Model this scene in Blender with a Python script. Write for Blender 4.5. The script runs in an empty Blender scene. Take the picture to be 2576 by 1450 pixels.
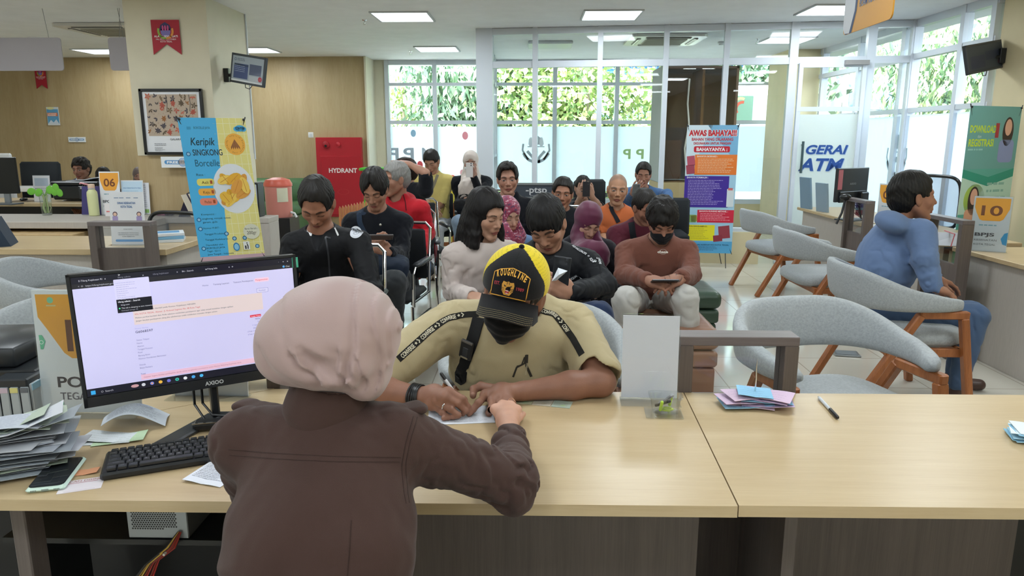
import bpy,math,random
import numpy as np
from mathutils import Vector,Matrix,Euler
# ---------------------------------------------------------------- camera, world, exposure
SC=bpy.context.scene
COL=SC.collection
F_PX,PITCH,YAW,CAM_H=1820.0,math.radians(11.67),math.radians(1.5),1.47
CEIL=2.75
cam_data=bpy.data.cameras.new('camera')
cam_data.sensor_width=36.0
cam_data.lens=36.0*F_PX/2576.0
cam_data.clip_start=0.02
cam_data.clip_end=300
cam=bpy.data.objects.new('camera',cam_data)
cam.location=(0,0,CAM_H)
cam.rotation_euler=(math.pi/2-PITCH,0,YAW)
COL.objects.link(cam)
SC.camera=cam
SC.view_settings.view_transform='Standard'
SC.view_settings.look='None'
SC.view_settings.gamma=1.0
SC.view_settings.use_curve_mapping=False
SC.view_settings.exposure=0.5
try:
 SC.cycles.max_bounces=8
 SC.cycles.diffuse_bounces=3
 SC.cycles.glossy_bounces=3
 SC.cycles.transmission_bounces=6
 SC.cycles.transparent_max_bounces=24
 SC.cycles.caustics_reflective=False
 SC.cycles.caustics_refractive=False
 SC.cycles.use_denoising=True
 SC.cycles.sample_clamp_indirect=6.0
except Exception:
 pass
world=bpy.data.worlds.new('sky')
SC.world=world
world.use_nodes=True
_bg=world.node_tree.nodes['Background']
_bg.inputs[0].default_value=(0.76,0.88,1.0,1)
_bg.inputs[1].default_value=6.6
_sun=bpy.data.lights.new('sun','SUN')
_sun.energy=15.0
_sun.angle=math.radians(1.0)
_sun.color=(1.0,0.95,0.85)
sun=bpy.data.objects.new('sun',_sun)
sun.rotation_euler=(math.radians(42),0,math.radians(-18))
COL.objects.link(sun)
def area_lamp(name,loc,sx,sy,power,color=(1,1,1),rot=(0,0,0)):
 l=bpy.data.lights.new(name,'AREA')
 l.shape='RECTANGLE'
 l.size,l.size_y,l.energy,l.color=sx,sy,power,color
 o=bpy.data.objects.new(name,l)
 o.location=loc
 o.rotation_euler=rot
 COL.objects.link(o)
 return o
 # the recessed ceiling panels, on the grid of the hall (each lit panel carries a lamp)
PANEL_W=12.5
PANELS=[(x,y)for y in(-3.1,-0.3,2.5,5.2)for x in(-6.35,-4.07,-1.37,0.83,3.05)]
PANELS+=[(-6.35,8.1),(-1.37,8.1),(0.83,8.05),(3.05,7.8),(-1.37,10.95),(-4.07,11.0),(-6.4,11.1),(3.35,10.1)]
for _i,(_x,_y)in enumerate(PANELS):
 area_lamp('panel_lamp',(_x,_y,CEIL-0.03),0.56,0.56,PANEL_W,(0.88,0.955,1.0))
 # ---------------------------------------------------------------- pixel rays (2576 x 1450)
_cy,_sy,_cp,_sp=math.cos(YAW),math.sin(YAW),math.cos(PITCH),math.sin(PITCH)
FWD=Vector((-_sy*_cp,_cy*_cp,-_sp))
RIGHT=Vector((_cy,_sy,0))
UP=RIGHT.cross(FWD)
CAMP=Vector((0,0,CAM_H))
def ray(px,py):
 return FWD+RIGHT*((px-1288)/F_PX)-UP*((py-725)/F_PX)
def P(px,py,Y):
 r=ray(px,py)
 return CAMP+r*(Y/r.y)
def PZ(px,py,z):
 r=ray(px,py)
 return CAMP+r*((z-CAM_H)/r.z)
def PX(px,py,X):
 r=ray(px,py)
 return CAMP+r*(X/r.x)
 # ---------------------------------------------------------------- colours and materials
def lin(c):
 if isinstance(c,str):
  c=c.lstrip('#')
  c=tuple(int(c[i:i+2],16)/255 for i in(0,2,4))
 return tuple(x/12.92 if x<=0.04045 else((x+0.055)/1.055)**2.4 for x in c[:3])
def rgba(c):
 return(*lin(c),1.0)
MATS={}
def _new(name):
 m=bpy.data.materials.new(name)
 m.use_nodes=True
 nt=m.node_tree
 b=nt.nodes['Principled BSDF']
 return m,nt,b
def nd(nt,typ,**kw):
 n=nt.nodes.new(typ)
 for k,v in kw.items():
  if k.startswith('i_'):
   key=k[2:]
   key=int(key)if key.isdigit()else key.replace('_',' ')
   n.inputs[key].default_value=v
  else:
   setattr(n,k,v)
 return n
def mat_print(name,rough=0.5,bump=0.0,bscale=200.0,metal=0.0,spec=0.5,var=0.04,vscale=9.0,sheen=0.0,coat=0.0,sss=0.0,emit=0.0):
 """colour comes from the mesh's own colour attribute, with a little procedural variation and grain"""
 if name in MATS:
  return MATS[name]
 m,nt,b=_new(name)
 at=nd(nt,'ShaderNodeAttribute',attribute_name='Col')
 tc=nd(nt,'ShaderNodeTexCoord')
 no=nd(nt,'ShaderNodeTexNoise',i_Scale=vscale,i_Detail=3.0)
 nt.links.new(tc.outputs['Object'],no.inputs['Vector'])
 mr=nd(nt,'ShaderNodeMapRange')
 mr.inputs[3].default_value=1-var
 mr.inputs[4].default_value=1+var
 nt.links.new(no.outputs[0],mr.inputs[0])
 mx=nd(nt,'ShaderNodeVectorMath',operation='SCALE')
 nt.links.new(at.outputs['Color'],mx.inputs[0])
 nt.links.new(mr.outputs[0],mx.inputs['Scale'])
 nt.links.new(mx.outputs[0],b.inputs['Base Color'])
 b.inputs['Roughness'].default_value=rough
 b.inputs['Metallic'].default_value=metal
 b.inputs['Specular IOR Level'].default_value=spec
 if sheen:
  b.inputs['Sheen Weight'].default_value=sheen
 if coat:
  b.inputs['Coat Weight'].default_value=coat
 if sss:
  b.inputs['Subsurface Weight'].default_value=sss
  b.inputs['Subsurface Radius'].default_value=(0.012,0.004,0.002)
  b.inputs['Subsurface Scale'].default_value=1.0
 if emit:
  nt.links.new(mx.outputs[0],b.inputs['Emission Color'])
  b.inputs['Emission Strength'].default_value=emit
 if bump:
  n2=nd(nt,'ShaderNodeTexNoise',i_Scale=bscale,i_Detail=2.0)
  nt.links.new(tc.outputs['Object'],n2.inputs['Vector'])
  bp=nd(nt,'ShaderNodeBump',i_Strength=bump,i_Distance=0.002)
  nt.links.new(n2.outputs[0],bp.inputs['Height'])
  nt.links.new(bp.outputs[0],b.inputs['Normal'])
 MATS[name]=m
 return m
def mat_wood(name,c1,c2,axis='X',scale=1.0,rough=0.4,stretch=14.0,coat=0.0,contrast=0.5,seam=None):
 m,nt,b=_new(name)
 tc=nd(nt,'ShaderNodeTexCoord')
 mp=nd(nt,'ShaderNodeMapping')
 s=[stretch*scale]*3
 s['XYZ'.index(axis)]=1.0*scale
 mp.inputs['Scale'].default_value=s
 nt.links.new(tc.outputs['Object'],mp.inputs[0])
 n1=nd(nt,'ShaderNodeTexNoise',i_Scale=1.6,i_Detail=6.0,i_Roughness=0.62,i_Distortion=0.35)
 nt.links.new(mp.outputs[0],n1.inputs['Vector'])
 n2=nd(nt,'ShaderNodeTexNoise',i_Scale=14.0,i_Detail=3.0)
 nt.links.new(mp.outputs[0],n2.inputs['Vector'])
 ad=nd(nt,'ShaderNodeMix',data_type='FLOAT')
 ad.inputs[0].default_value=0.3
 nt.links.new(n1.outputs[0],ad.inputs[2])
 nt.links.new(n2.outputs[0],ad.inputs[3])
 cr=nd(nt,'ShaderNodeValToRGB')
 cr.color_ramp.elements[0].position=0.5-contrast*0.4
 cr.color_ramp.elements[1].position=0.5+contrast*0.4
 cr.color_ramp.elements[0].color=rgba(c2)
 cr.color_ramp.elements[1].color=rgba(c1)
 nt.links.new(ad.outputs[0],cr.inputs[0])
 nt.links.new(cr.outputs[0],b.inputs['Base Color'])
 b.inputs['Roughness'].default_value=rough
 b.inputs['Coat Weight'].default_value=coat
 bp=nd(nt,'ShaderNodeBump',i_Strength=0.08,i_Distance=0.001)
 nt.links.new(ad.outputs[0],bp.inputs['Height'])
 nt.links.new(bp.outputs[0],b.inputs['Normal'])
 MATS[name]=m
 return m
def mat_plain(name,c,rough=0.5,metal=0.0,bump=0.0,bscale=100.0,var=0.03,vscale=4.0,spec=0.5,coat=0.0,sheen=0.0,stretch=None):
 m,nt,b=_new(name)
 tc=nd(nt,'ShaderNodeTexCoord')
 no=nd(nt,'ShaderNodeTexNoise',i_Scale=vscale,i_Detail=4.0)
 if stretch:
  mp=nd(nt,'ShaderNodeMapping')
  mp.inputs['Scale'].default_value=stretch
  nt.links.new(tc.outputs['Object'],mp.inputs[0])
  nt.links.new(mp.outputs[0],no.inputs['Vector'])
 else:
  nt.links.new(tc.outputs['Object'],no.inputs['Vector'])
 l=lin(c)
 cr=nd(nt,'ShaderNodeValToRGB')
 cr.color_ramp.elements[0].position=0.3
 cr.color_ramp.elements[1].position=0.7
 cr.color_ramp.elements[0].color=(*[x*(1-var)for x in l],1)
 cr.color_ramp.elements[1].color=(*[min(1,x*(1+var))for x in l],1)
 nt.links.new(no.outputs[0],cr.inputs[0])
 nt.links.new(cr.outputs[0],b.inputs['Base Color'])
 b.inputs['Roughness'].default_value=rough
 b.inputs['Metallic'].default_value=metal
 b.inputs['Specular IOR Level'].default_value=spec
 b.inputs['Coat Weight'].default_value=coat
 b.inputs['Sheen Weight'].default_value=sheen
 if bump:
  n2=nd(nt,'ShaderNodeTexNoise',i_Scale=bscale,i_Detail=3.0)
  nt.links.new(tc.outputs['Object'],n2.inputs['Vector'])
  bp=nd(nt,'ShaderNodeBump',i_Strength=bump,i_Distance=0.002)
  nt.links.new(n2.outputs[0],bp.inputs['Height'])
  nt.links.new(bp.outputs[0],b.inputs['Normal'])
 MATS[name]=m
 return m
def mat_glass(name,tint=(0.93,0.97,0.97),refl=0.08,rough=0.0):
 """thin pane: mostly clear, with a mirror sheen that grows towards grazing"""
 m=bpy.data.materials.new(name)
 m.use_nodes=True
 nt=m.node_tree
 nt.nodes.clear()
 out=nd(nt,'ShaderNodeOutputMaterial')
 tr=nd(nt,'ShaderNodeBsdfTransparent')
 tr.inputs[0].default_value=(*tint,1)
 gl=nd(nt,'ShaderNodeBsdfGlossy')
 gl.inputs['Roughness'].default_value=rough
 lw=nd(nt,'ShaderNodeLayerWeight')
 lw.inputs['Blend'].default_value=0.5
 pw=nd(nt,'ShaderNodeMath',operation='POWER')
 pw.inputs[1].default_value=4.0
 nt.links.new(lw.outputs['Facing'],pw.inputs[0])
 ad=nd(nt,'ShaderNodeMath',operation='MULTIPLY_ADD')
 ad.inputs[1].default_value=0.7
 ad.inputs[2].default_value=refl*0.6
 ad.use_clamp=True
 nt.links.new(pw.outputs[0],ad.inputs[0])
 mx=nd(nt,'ShaderNodeMixShader')
 nt.links.new(ad.outputs[0],mx.inputs[0])
 nt.links.new(tr.outputs[0],mx.inputs[1])
 nt.links.new(gl.outputs[0],mx.inputs[2])
 nt.links.new(mx.outputs[0],out.inputs[0])
 MATS[name]=m
 return m
def mat_film(name,c,clear=0.12,diff=0.45):
 """frosted film on glass: light passes through it scattered"""
 m=bpy.data.materials.new(name)
 m.use_nodes=True
 nt=m.node_tree
 nt.nodes.clear()
 out=nd(nt,'ShaderNodeOutputMaterial')
 tl=nd(nt,'ShaderNodeBsdfTranslucent')
 df=nd(nt,'ShaderNodeBsdfDiffuse')
 tr=nd(nt,'ShaderNodeBsdfTransparent')
 for n in(tl,df):
  n.inputs[0].default_value=rgba(c)
 a=nd(nt,'ShaderNodeMixShader')
 a.inputs[0].default_value=diff
 nt.links.new(tl.outputs[0],a.inputs[1])
 nt.links.new(df.outputs[0],a.inputs[2])
 b=nd(nt,'ShaderNodeMixShader')
 b.inputs[0].default_value=clear
 nt.links.new(a.outputs[0],b.inputs[1])
 nt.links.new(tr.outputs[0],b.inputs[2])
 nt.links.new(b.outputs[0],out.inputs[0])
 MATS[name]=m
 return m
def mat_emit(name,c,s):
 m,nt,b=_new(name)
 b.inputs['Base Color'].default_value=rgba(c)
 b.inputs['Emission Color'].default_value=rgba(c)
 b.inputs['Emission Strength'].default_value=s
 MATS[name]=m
 return m
 # ---------------------------------------------------------------- object bookkeeping
def tag(o,label=None,cat=None,group=None,kind=None):
 if label:
  o['label']=label
 if cat:
  o['category']=cat
 if group:
  o['group']=group
 if kind:
  o['kind']=kind
 return o
def thing(name,label,cat,loc=(0,0,0),rz=0.0,group=None):
 o=bpy.data.objects.new(name,None)
 o.empty_display_size=0.1
 COL.objects.link(o)
 o.location=loc
 o.rotation_euler=(0,0,rz)
 return tag(o,label,cat,group)
def copy_tree(o,parent=None):
 c=o.copy()
 COL.objects.link(c)
 if parent is not None:
  c.parent=parent
 for ch in[x for x in o.children]:
  copy_tree(ch,c)
 return c
def mesh_obj(name,V,Fc,mats,fm=None,colors=None,parent=None,smooth=True,sharp=None):
 """V (n,3); Fc list of faces or (m,4) array; colors per vertex (n,3) linear"""
 me=bpy.data.meshes.new(name)
 V=np.asarray(V,dtype=np.float32)
 if isinstance(Fc,np.ndarray):
  nf,k=Fc.shape
  me.vertices.add(len(V))
  me.vertices.foreach_set('co',V.ravel())
  me.loops.add(nf*k)
  me.loops.foreach_set('vertex_index',Fc.astype(np.int32).ravel())
  me.polygons.add(nf)
  me.polygons.foreach_set('loop_start',np.arange(0,nf*k,k,dtype=np.int32))
  me.update(calc_edges=True)
 else:
  me.from_pydata([tuple(v)for v in V.tolist()],[],Fc)
  me.update()
 if not isinstance(mats,(list,tuple)):
  mats=[mats]
 for m in mats:
  me.materials.append(m)
 if fm is not None and len(mats)>1:
  me.polygons.foreach_set('material_index',np.asarray(fm,dtype=np.int32))
 if colors is not None:
  ca=me.color_attributes.new('Col','FLOAT_COLOR','POINT')
  c4=np.ones((len(V),4),dtype=np.float32)
  c4[:,:3]=colors
  ca.data.foreach_set('color',c4.ravel())
 if smooth is True:
  me.polygons.foreach_set('use_smooth',np.ones(len(me.polygons),dtype=bool))
  if sharp:
   try:
    me.set_sharp_from_angle(angle=math.radians(sharp))
   except Exception:
    pass
 o=bpy.data.objects.new(name,me)
 COL.objects.link(o)
 if parent is not None:
  o.parent=parent
 return o
def rotm(rx=0,ry=0,rz=0):
 return np.array(Euler((rx,ry,rz)).to_matrix())
class MB:
 """collects shapes into one mesh; every shape has a colour and a material slot"""
 def __init__(s):
  s.V,s.F,s.C,s.M=[],[],[],[]
  s.T=None
  s.mi=0
 def add(s,V,Fc,c='#ffffff',mi=None):
  V=np.asarray(V,dtype=float)
  if s.T is not None:
   V=V@s.T[0].T+s.T[1]
  n=len(s.V)
  s.V.extend(V.tolist())
  s.F.extend([tuple(i+n for i in f)for f in Fc])
  s.C.extend([lin(c)if not isinstance(c,tuple)or len(c)!=3 else c]*len(V))
  s.M.extend([s.mi if mi is None else mi]*len(Fc))
  return s
 def frame(s,origin,rot=None):
  s.T=(np.eye(3)if rot is None else np.asarray(rot,dtype=float),np.asarray(origin,dtype=float))
  return s
 def box(s,c,size,col='#ffffff',rot=None,bev=0.0,mi=None):
  x,y,z=[a/2 for a in size]
  if bev<=0:
   V=np.array([(sx*x,sy*y,sz*z)for sx in(-1,1)for sy in(-1,1)for sz in(-1,1)])
   Fc=[(0,1,3,2),(4,6,7,5),(0,4,5,1),(2,3,7,6),(0,2,6,4),(1,5,7,3)]
  else:
   b=min(bev,x*.99,y*.99,z*.99)
   V,idx=[],{}
   for sx in(-1,1):
    for sy in(-1,1):
     for sz in(-1,1):
      idx[sx,sy,sz]=len(V)
      V+=[(sx*x,sy*(y-b),sz*(z-b)),(sx*(x-b),sy*y,sz*(z-b)),(sx*(x-b),sy*(y-b),sz*z)]
   V=np.array(V)
   Fc=[]
   for sx in(-1,1):
    f=[idx[sx,a,b_]+0 for a,b_ in((-1,-1),(1,-1),(1,1),(-1,1))]
    Fc.append(tuple(f if sx>0 else f[::-1]))
   for sy in(-1,1):
    f=[idx[a,sy,b_]+1 for a,b_ in((-1,-1),(1,-1),(1,1),(-1,1))]
    Fc.append(tuple(f[::-1]if sy>0 else f))
   for sz in(-1,1):
    f=[idx[a,b_,sz]+2 for a,b_ in((-1,-1),(1,-1),(1,1),(-1,1))]
    Fc.append(tuple(f if sz>0 else f[::-1]))
   for sx in(-1,1):
    for sy in(-1,1):
     a,c_=idx[sx,sy,-1],idx[sx,sy,1]
     f=(a+0,a+1,c_+1,c_+0)
     Fc.append(f if sx*sy>0 else f[::-1])
   for sx in(-1,1):
    for sz in(-1,1):
     a,c_=idx[sx,-1,sz],idx[sx,1,sz]
     f=(a+0,c_+0,c_+2,a+2)
     Fc.append(f if sx*sz>0 else f[::-1])
   for sy in(-1,1):
    for sz in(-1,1):
     a,c_=idx[-1,sy,sz],idx[1,sy,sz]
     f=(a+1,a+2,c_+2,c_+1)
     Fc.append(f if sy*sz>0 else f[::-1])
   for sx in(-1,1):
    for sy in(-1,1):
     for sz in(-1,1):
      a=idx[sx,sy,sz]
      f=(a,a+1,a+2)
      Fc.append(f if sx*sy*sz>0 else f[::-1])
  if rot is not None:
   V=V@np.asarray(rot).T
  return s.add(V+np.asarray(c,dtype=float),Fc,col,mi)
 def bar(s,a,b,w,h,col='#ffffff',up=(0,0,1),bev=0.0,mi=None):
  a,b=Vector(a),Vector(b)
  d=b-a
  L=d.length
  x=d.normalized()
  u=Vector(up)
  y=u.cross(x)
  if y.length<1e-5:
   y=Vector((0,1,0)).cross(x)
  y.normalize()
  z=x.cross(y)
  R=np.array([x,y,z]).T
  return s.box(np.array((a+b)/2),(L,w,h),col,R,bev,mi)
 def tube(s,pts,r,col='#ffffff',n=10,caps=True,mi=None,closed=False):
  pts=[Vector(p)for p in pts]
  rs=r if isinstance(r,(list,tuple))else[r]*len(pts)
  V,Fc=[],[]
  prev=None
  m=len(pts)
  for i,p in enumerate(pts):
   if closed:
    t=pts[(i+1)%m]-pts[i-1]
   else:
    t=pts[min(i+1,m-1)]-pts[max(i-1,0)]
   t=t.normalized()if t.length>1e-9 else Vector((0,0,1))
   if prev is None:
    a=Vector((0,0,1))if abs(t.z)<0.9 else Vector((1,0,0))
    x=t.cross(a).normalized()
   else:
    x=(prev-t*prev.dot(t))
    x=x.normalized()if x.length>1e-6 else t.orthogonal().normalized()
   prev=x
   y=t.cross(x)
   for k in range(n):
    an=2*math.pi*k/n
    V.append(p+(x*math.cos(an)+y*math.sin(an))*rs[i])
  for i in range(m if closed else m-1):
   j=(i+1)%m
   for k in range(n):
    k2=(k+1)%n
    Fc.append((i*n+k,i*n+k2,j*n+k2,j*n+k))
  if caps and not closed:
   Fc.append(tuple(range(n))[::-1])
   Fc.append(tuple((m-1)*n+k for k in range(n)))
  return s.add([tuple(v)for v in V],Fc,col,mi)
 def lathe(s,prof,c=(0,0,0),col='#ffffff',n=24,rot=None,mi=None,sx=1.0,sy=1.0):
  V,Fc=[],[]
  for r,z in prof:
   for k in range(n):
    a=2*math.pi*k/n
    V.append((r*math.cos(a)*sx,r*math.sin(a)*sy,z))
  for i in range(len(prof)-1):
   for k in range(n):
    k2=(k+1)%n
    Fc.append((i*n+k,i*n+k2,(i+1)*n+k2,(i+1)*n+k))
  if prof[0][0]>1e-6:
   Fc.append(tuple(range(n))[::-1])
  if prof[-1][0]>1e-6:
   Fc.append(tuple((len(prof)-1)*n+k for k in range(n)))
  V=np.array(V)
  if rot is not None:
   V=V@np.asarray(rot).T
  return s.add(V+np.asarray(c,dtype=float),Fc,col,mi)
 def ball(s,c,r,col='#ffffff',n=14,m=9,rot=None,mi=None):
  r=(r,r,r)if not isinstance(r,(tuple,list))else r
  prof=[(math.sin(math.pi*i/m),-math.cos(math.pi*i/m))for i in range(m+1)]
  prof=[(max(a,0.0),b)for a,b in prof]
  V,Fc=[],[]
  V.append((0,0,-1))
  for a,b in prof[1:-1]:
   for k in range(n):
    t=2*math.pi*k/n
    V.append((a*math.cos(t),a*math.sin(t),b))
  V.append((0,0,1))
  for k in range(n):
   Fc.append((0,1+(k+1)%n,1+k))
  for i in range(m-2):
   for k in range(n):
    k2=(k+1)%n
    a=1+i*n
    Fc.append((a+k,a+k2,a+n+k2,a+n+k))
  a=1+(m-2)*n
  for k in range(n):
   Fc.append((a+k,a+(k+1)%n,len(V)-1))
  V=np.array(V)*np.array(r)
  if rot is not None:
   V=V@np.asarray(rot).T
  return s.add(V+np.asarray(c,dtype=float),Fc,col,mi)
 def prism(s,poly,z0,z1,col='#ffffff',mi=None,R=None,o=(0,0,0)):
  """poly in local xy, counter-clockwise, extruded along local z"""
  n=len(poly)
  V=[(x,y,z0)for x,y in poly]+[(x,y,z1)for x,y in poly]
  Fc=[tuple(range(n))[::-1],tuple(range(n,2*n))]+[(i,(i+1)%n,n+(i+1)%n,n+i)for i in range(n)]
  V=np.array(V)
  if R is not None:
   V=V@np.asarray(R).T
  return s.add(V+np.asarray(o,dtype=float),Fc,col,mi)
 def grid(s,nu,nv,fn,col='#ffffff',thick=0.0,mi=None):
  """sheet: fn(u,v)->xyz for u,v in 0..1; thick gives it a back"""
  P_=np.array([[fn(i/nu,j/nv)for j in range(nv+1)]for i in range(nu+1)],dtype=float)
  du=np.gradient(P_,axis=0)
  dv=np.gradient(P_,axis=1)
  N=np.cross(du,dv)
  N/=(np.linalg.norm(N,axis=2,keepdims=True)+1e-12)
  A=P_.reshape(-1,3)
  w=nv+1
  Fc=[(i*w+j,(i+1)*w+j,(i+1)*w+j+1,i*w+j+1)for i in range(nu)for j in range(nv)]
  if thick:
   B=(P_-N*thick).reshape(-1,3)
   k=len(A)
   Fb=[tuple(q+k for q in f[::-1])for f in Fc]
   rim=[i*w for i in range(nu+1)]+[nu*w+j for j in range(1,w)]+[i*w+nv for i in range(nu-1,-1,-1)]+[j for j in range(nv-1,0,-1)]
   Fr=[(rim[q],rim[(q+1)%len(rim)],rim[(q+1)%len(rim)]+k,rim[q]+k)for q in range(len(rim))]
   Fr=[f[::-1]for f in Fr]
   A=np.vstack([A,B])
   Fc=Fc+Fb+Fr
  return s.add(A,Fc,col,mi)
 def build(s,name,mats,parent=None,smooth=True,sharp=35):
  return mesh_obj(name,s.V,s.F,mats,s.M,np.array(s.C),parent,smooth,sharp)
  # ---------------------------------------------------------------- lettering
_TXT={}
def text_mesh(txt,bold=0.0,shear=0.0,spacing=1.0,res=2):
 key=(txt,bold,shear,spacing,res)
 if key in _TXT:
  return _TXT[key]
 cu=bpy.data.curves.new('t','FONT')
 cu.body=txt
 cu.size=1.0
 cu.offset=bold
 cu.shear=shear
 cu.space_character=spacing
 cu.resolution_u=res
 o=bpy.data.objects.new('t',cu)
 COL.objects.link(o)
 dg=bpy.context.evaluated_depsgraph_get()
 me=o.evaluated_get(dg).to_mesh()
 V=np.array([v.co[:]for v in me.vertices]).reshape(-1,3)
 Fc=[tuple(p.vertices)for p in me.polygons]
 o.evaluated_get(dg).to_mesh_clear()
 bpy.data.objects.remove(o)
 bpy.data.curves.remove(cu)
 if len(V)==0:
  V=np.zeros((0,3))
  r=(V,[],0,0)
 else:
  x0,x1=V[:,0].min(),V[:,0].max()
  V[:,0]-=x0
  r=(V,Fc,x1-x0,0.72)
 _TXT[key]=r
 return r
class Sheet:
 """flat print on a surface: local x right, y up, small steps outwards for every layer"""
 def __init__(s,origin,u,v,step=0.0004):
  s.mb=MB()
  s.o=np.array(origin,dtype=float)
  s.u=np.array(u,dtype=float)/np.linalg.norm(u)
  v=np.array(v,dtype=float)
  s.v=v/np.linalg.norm(v)
  s.n=np.cross(s.u,s.v)
  s.step=step
  s.k=1
  s.warp=None
 def put(s,V2,Fc,col):
  V2=np.asarray(V2,dtype=float)
  if len(V2)==0:
   return
  h=s.step*s.k
  if s.warp is not None:
   W=s.warp(V2,h)
  else:
   W=s.o+V2[:,:1]*s.u+V2[:,1:2]*s.v+s.n*h
  s.mb.add(W,Fc,col)
 def lay(s,k=1):
  s.k+=k
  return s
 def rect(s,x,y,w,h,col,rot=0.0,r=0.0):
  if r>0:
   pts=[]
   for cx,cy,a0 in((w/2-r,h/2-r,0),(-w/2+r,h/2-r,90),(-w/2+r,-h/2+r,180),(w/2-r,-h/2+r,270)):
    for q in range(5):
     a=math.radians(a0+q*22.5)
     pts.append((cx+r*math.cos(a),cy+r*math.sin(a)))
  else:
   pts=[(-w/2,-h/2),(w/2,-h/2),(w/2,h/2),(-w/2,h/2)]
  return s.poly([(px+x+w/2,py+y+h/2)for px,py in pts],col,rot,(x+w/2,y+h/2))
 def poly(s,pts,col,rot=0.0,about=(0,0)):
  pts=np.array(pts,dtype=float)
  if rot:
   c,t=math.cos(rot),math.sin(rot)
   q=pts-about
   pts=np.stack([q[:,0]*c-q[:,1]*t,q[:,0]*t+q[:,1]*c],1)+about
  s.put(pts,[tuple(range(len(pts)))],col)
  return s
 def disc(s,x,y,r,col,ry=None,n=28,a0=0,a1=360):
  ry=ry or r
  full=abs(a1-a0)>=360
  pts=[(x+r*math.cos(math.radians(a0+(a1-a0)*i/n)),y+ry*math.sin(math.radians(a0+(a1-a0)*i/n)))for i in range(n if full else n+1)]
  if not full:
   pts.append((x,y))
  return s.poly(pts,col)
 def ring(s,x,y,r,w,col,n=28,a0=0,a1=360,ry=1.0):
  V,Fc=[],[]
  for i in range(n+1):
   a=math.radians(a0+(a1-a0)*i/n)
   V+=[(x+(r-w/2)*math.cos(a),y+(r-w/2)*math.sin(a)*ry),(x+(r+w/2)*math.cos(a),y+(r+w/2)*math.sin(a)*ry)]
  for i in range(n):
   Fc.append((2*i,2*i+1,2*i+3,2*i+2))
  s.put(V,Fc,col)
  return s
 def line(s,pts,w,col):
  pts=[np.array(p,dtype=float)for p in pts]
  V,Fc=[],[]
  for i,p in enumerate(pts):
   t=pts[min(i+1,len(pts)-1)]-pts[max(i-1,0)]
   t=t/(np.linalg.norm(t)+1e-9)
   nn=np.array((-t[1],t[0]))
   V+=[p-nn*w/2,p+nn*w/2]
  for i in range(len(pts)-1):
   Fc.append((2*i,2*i+2,2*i+3,2*i+1))
  s.put(V,Fc,col)
  return s
 def text(s,txt,x,y,h,col,w=None,align='l',bold=0.0,shear=0.0,rot=0.0,spacing=1.0,res=2,mirror=False):
  """cap height h; w squeezes or stretches to that width"""
  V,Fc,tw,ch=text_mesh(txt,bold,shear,spacing,5 if h>0.018 and res==2 else res)
  if tw==0:
   return s
  k=h/ch
  kx=(w/tw)if w else k
  Q=V[:,:2]*(kx,k)
  wd=tw*kx
  if align=='c':
   Q[:,0]-=wd/2
  elif align=='r':
   Q[:,0]-=wd
  if mirror:
   Q[:,0]*=-1
   Fc=[f[::-1]for f in Fc]
  if rot:
   c,t=math.cos(rot),math.sin(rot)
   Q=np.stack([Q[:,0]*c-Q[:,1]*t,Q[:,0]*t+Q[:,1]*c],1)
  s.put(Q+(x,y),Fc,col)
  return s
 def lines(s,x,y,w,n,gap,th,col,seed=1,ragged=0.3):
  """small print too fine to read in the photograph"""
  rnd=random.Random(seed)
  for i in range(n):
   cx=x
   end=x+w*(1-ragged*rnd.random())
   while cx<end-th:
    ww=min(end-cx,th*rnd.uniform(1.2,5))
    s.rect(cx,y-i*gap,ww,th,col)
    cx+=ww+th*0.7
  return s
 def build(s,name,mat,parent=None):
  return s.mb.build(name,mat,parent,smooth=False)
  # ---------------------------------------------------------------- organic shapes: smooth unions meshed by surface nets
def A3(p):
 return np.array(p,dtype=np.float64)
def f_cap(a,b,ra,rb,flat=None):
 """tapered capsule; flat=(axis, k) squashes it along an axis by k (<1)"""
 a,b=A3(a),A3(b)
 if flat is not None:
  ax=A3(flat[0])
  ax=ax/np.linalg.norm(ax)
  kk=1/flat[1]-1
 def f(p):
  q=p-a
  d=b-a
  L=d@d+1e-12
  t=np.clip(q@d/L,0,1)
  w=q-t[:,None]*d
  if flat is not None:
   w=w+(w@ax)[:,None]*ax*kk
   dist=np.sqrt((w*w).sum(1))
   return(dist-(ra+(rb-ra)*t))*(flat[1]+(1-flat[1])*0.4)
  return np.sqrt((w*w).sum(1))-(ra+(rb-ra)*t)
 return f
def f_ell(c,r,R=None):
 c,r=A3(c),A3(r)
 Ri=None if R is None else np.asarray(R,dtype=float)
 rm=r.min()
 def f(p):
  q=p-c
  if Ri is not None:
   q=q@Ri
  k0=np.sqrt(((q/r)**2).sum(1))
  k1=np.sqrt(((q/(r*r))**2).sum(1))+1e-9
  return np.where(k0<0.2,(k0-1)*rm,k0*(k0-1)/k1)
 return f
def f_box(c,h,R=None,rad=0.01):
 c,h=A3(c),A3(h)
 Ri=None if R is None else np.asarray(R,dtype=float)
 def f(p):
  q=p-c
  if Ri is not None:
   q=q@Ri
  d=np.abs(q)-(h-rad)
  return np.sqrt((np.maximum(d,0)**2).sum(1))+np.minimum(d.max(1),0)-rad
 return f
def f_plane(c,n):
 c,n=A3(c),A3(n)
 n=n/np.linalg.norm(n)
 return lambda p:(p-c)@n
def f_tor(c,R,r1,r2,sy=1.0):
 c=A3(c)
 def f(p):
  q=(p-c)@R
  a=np.sqrt(q[:,0]**2+(q[:,1]/sy)**2)-r1
  return np.sqrt(a*a+q[:,2]**2)-r2
 return f
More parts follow.
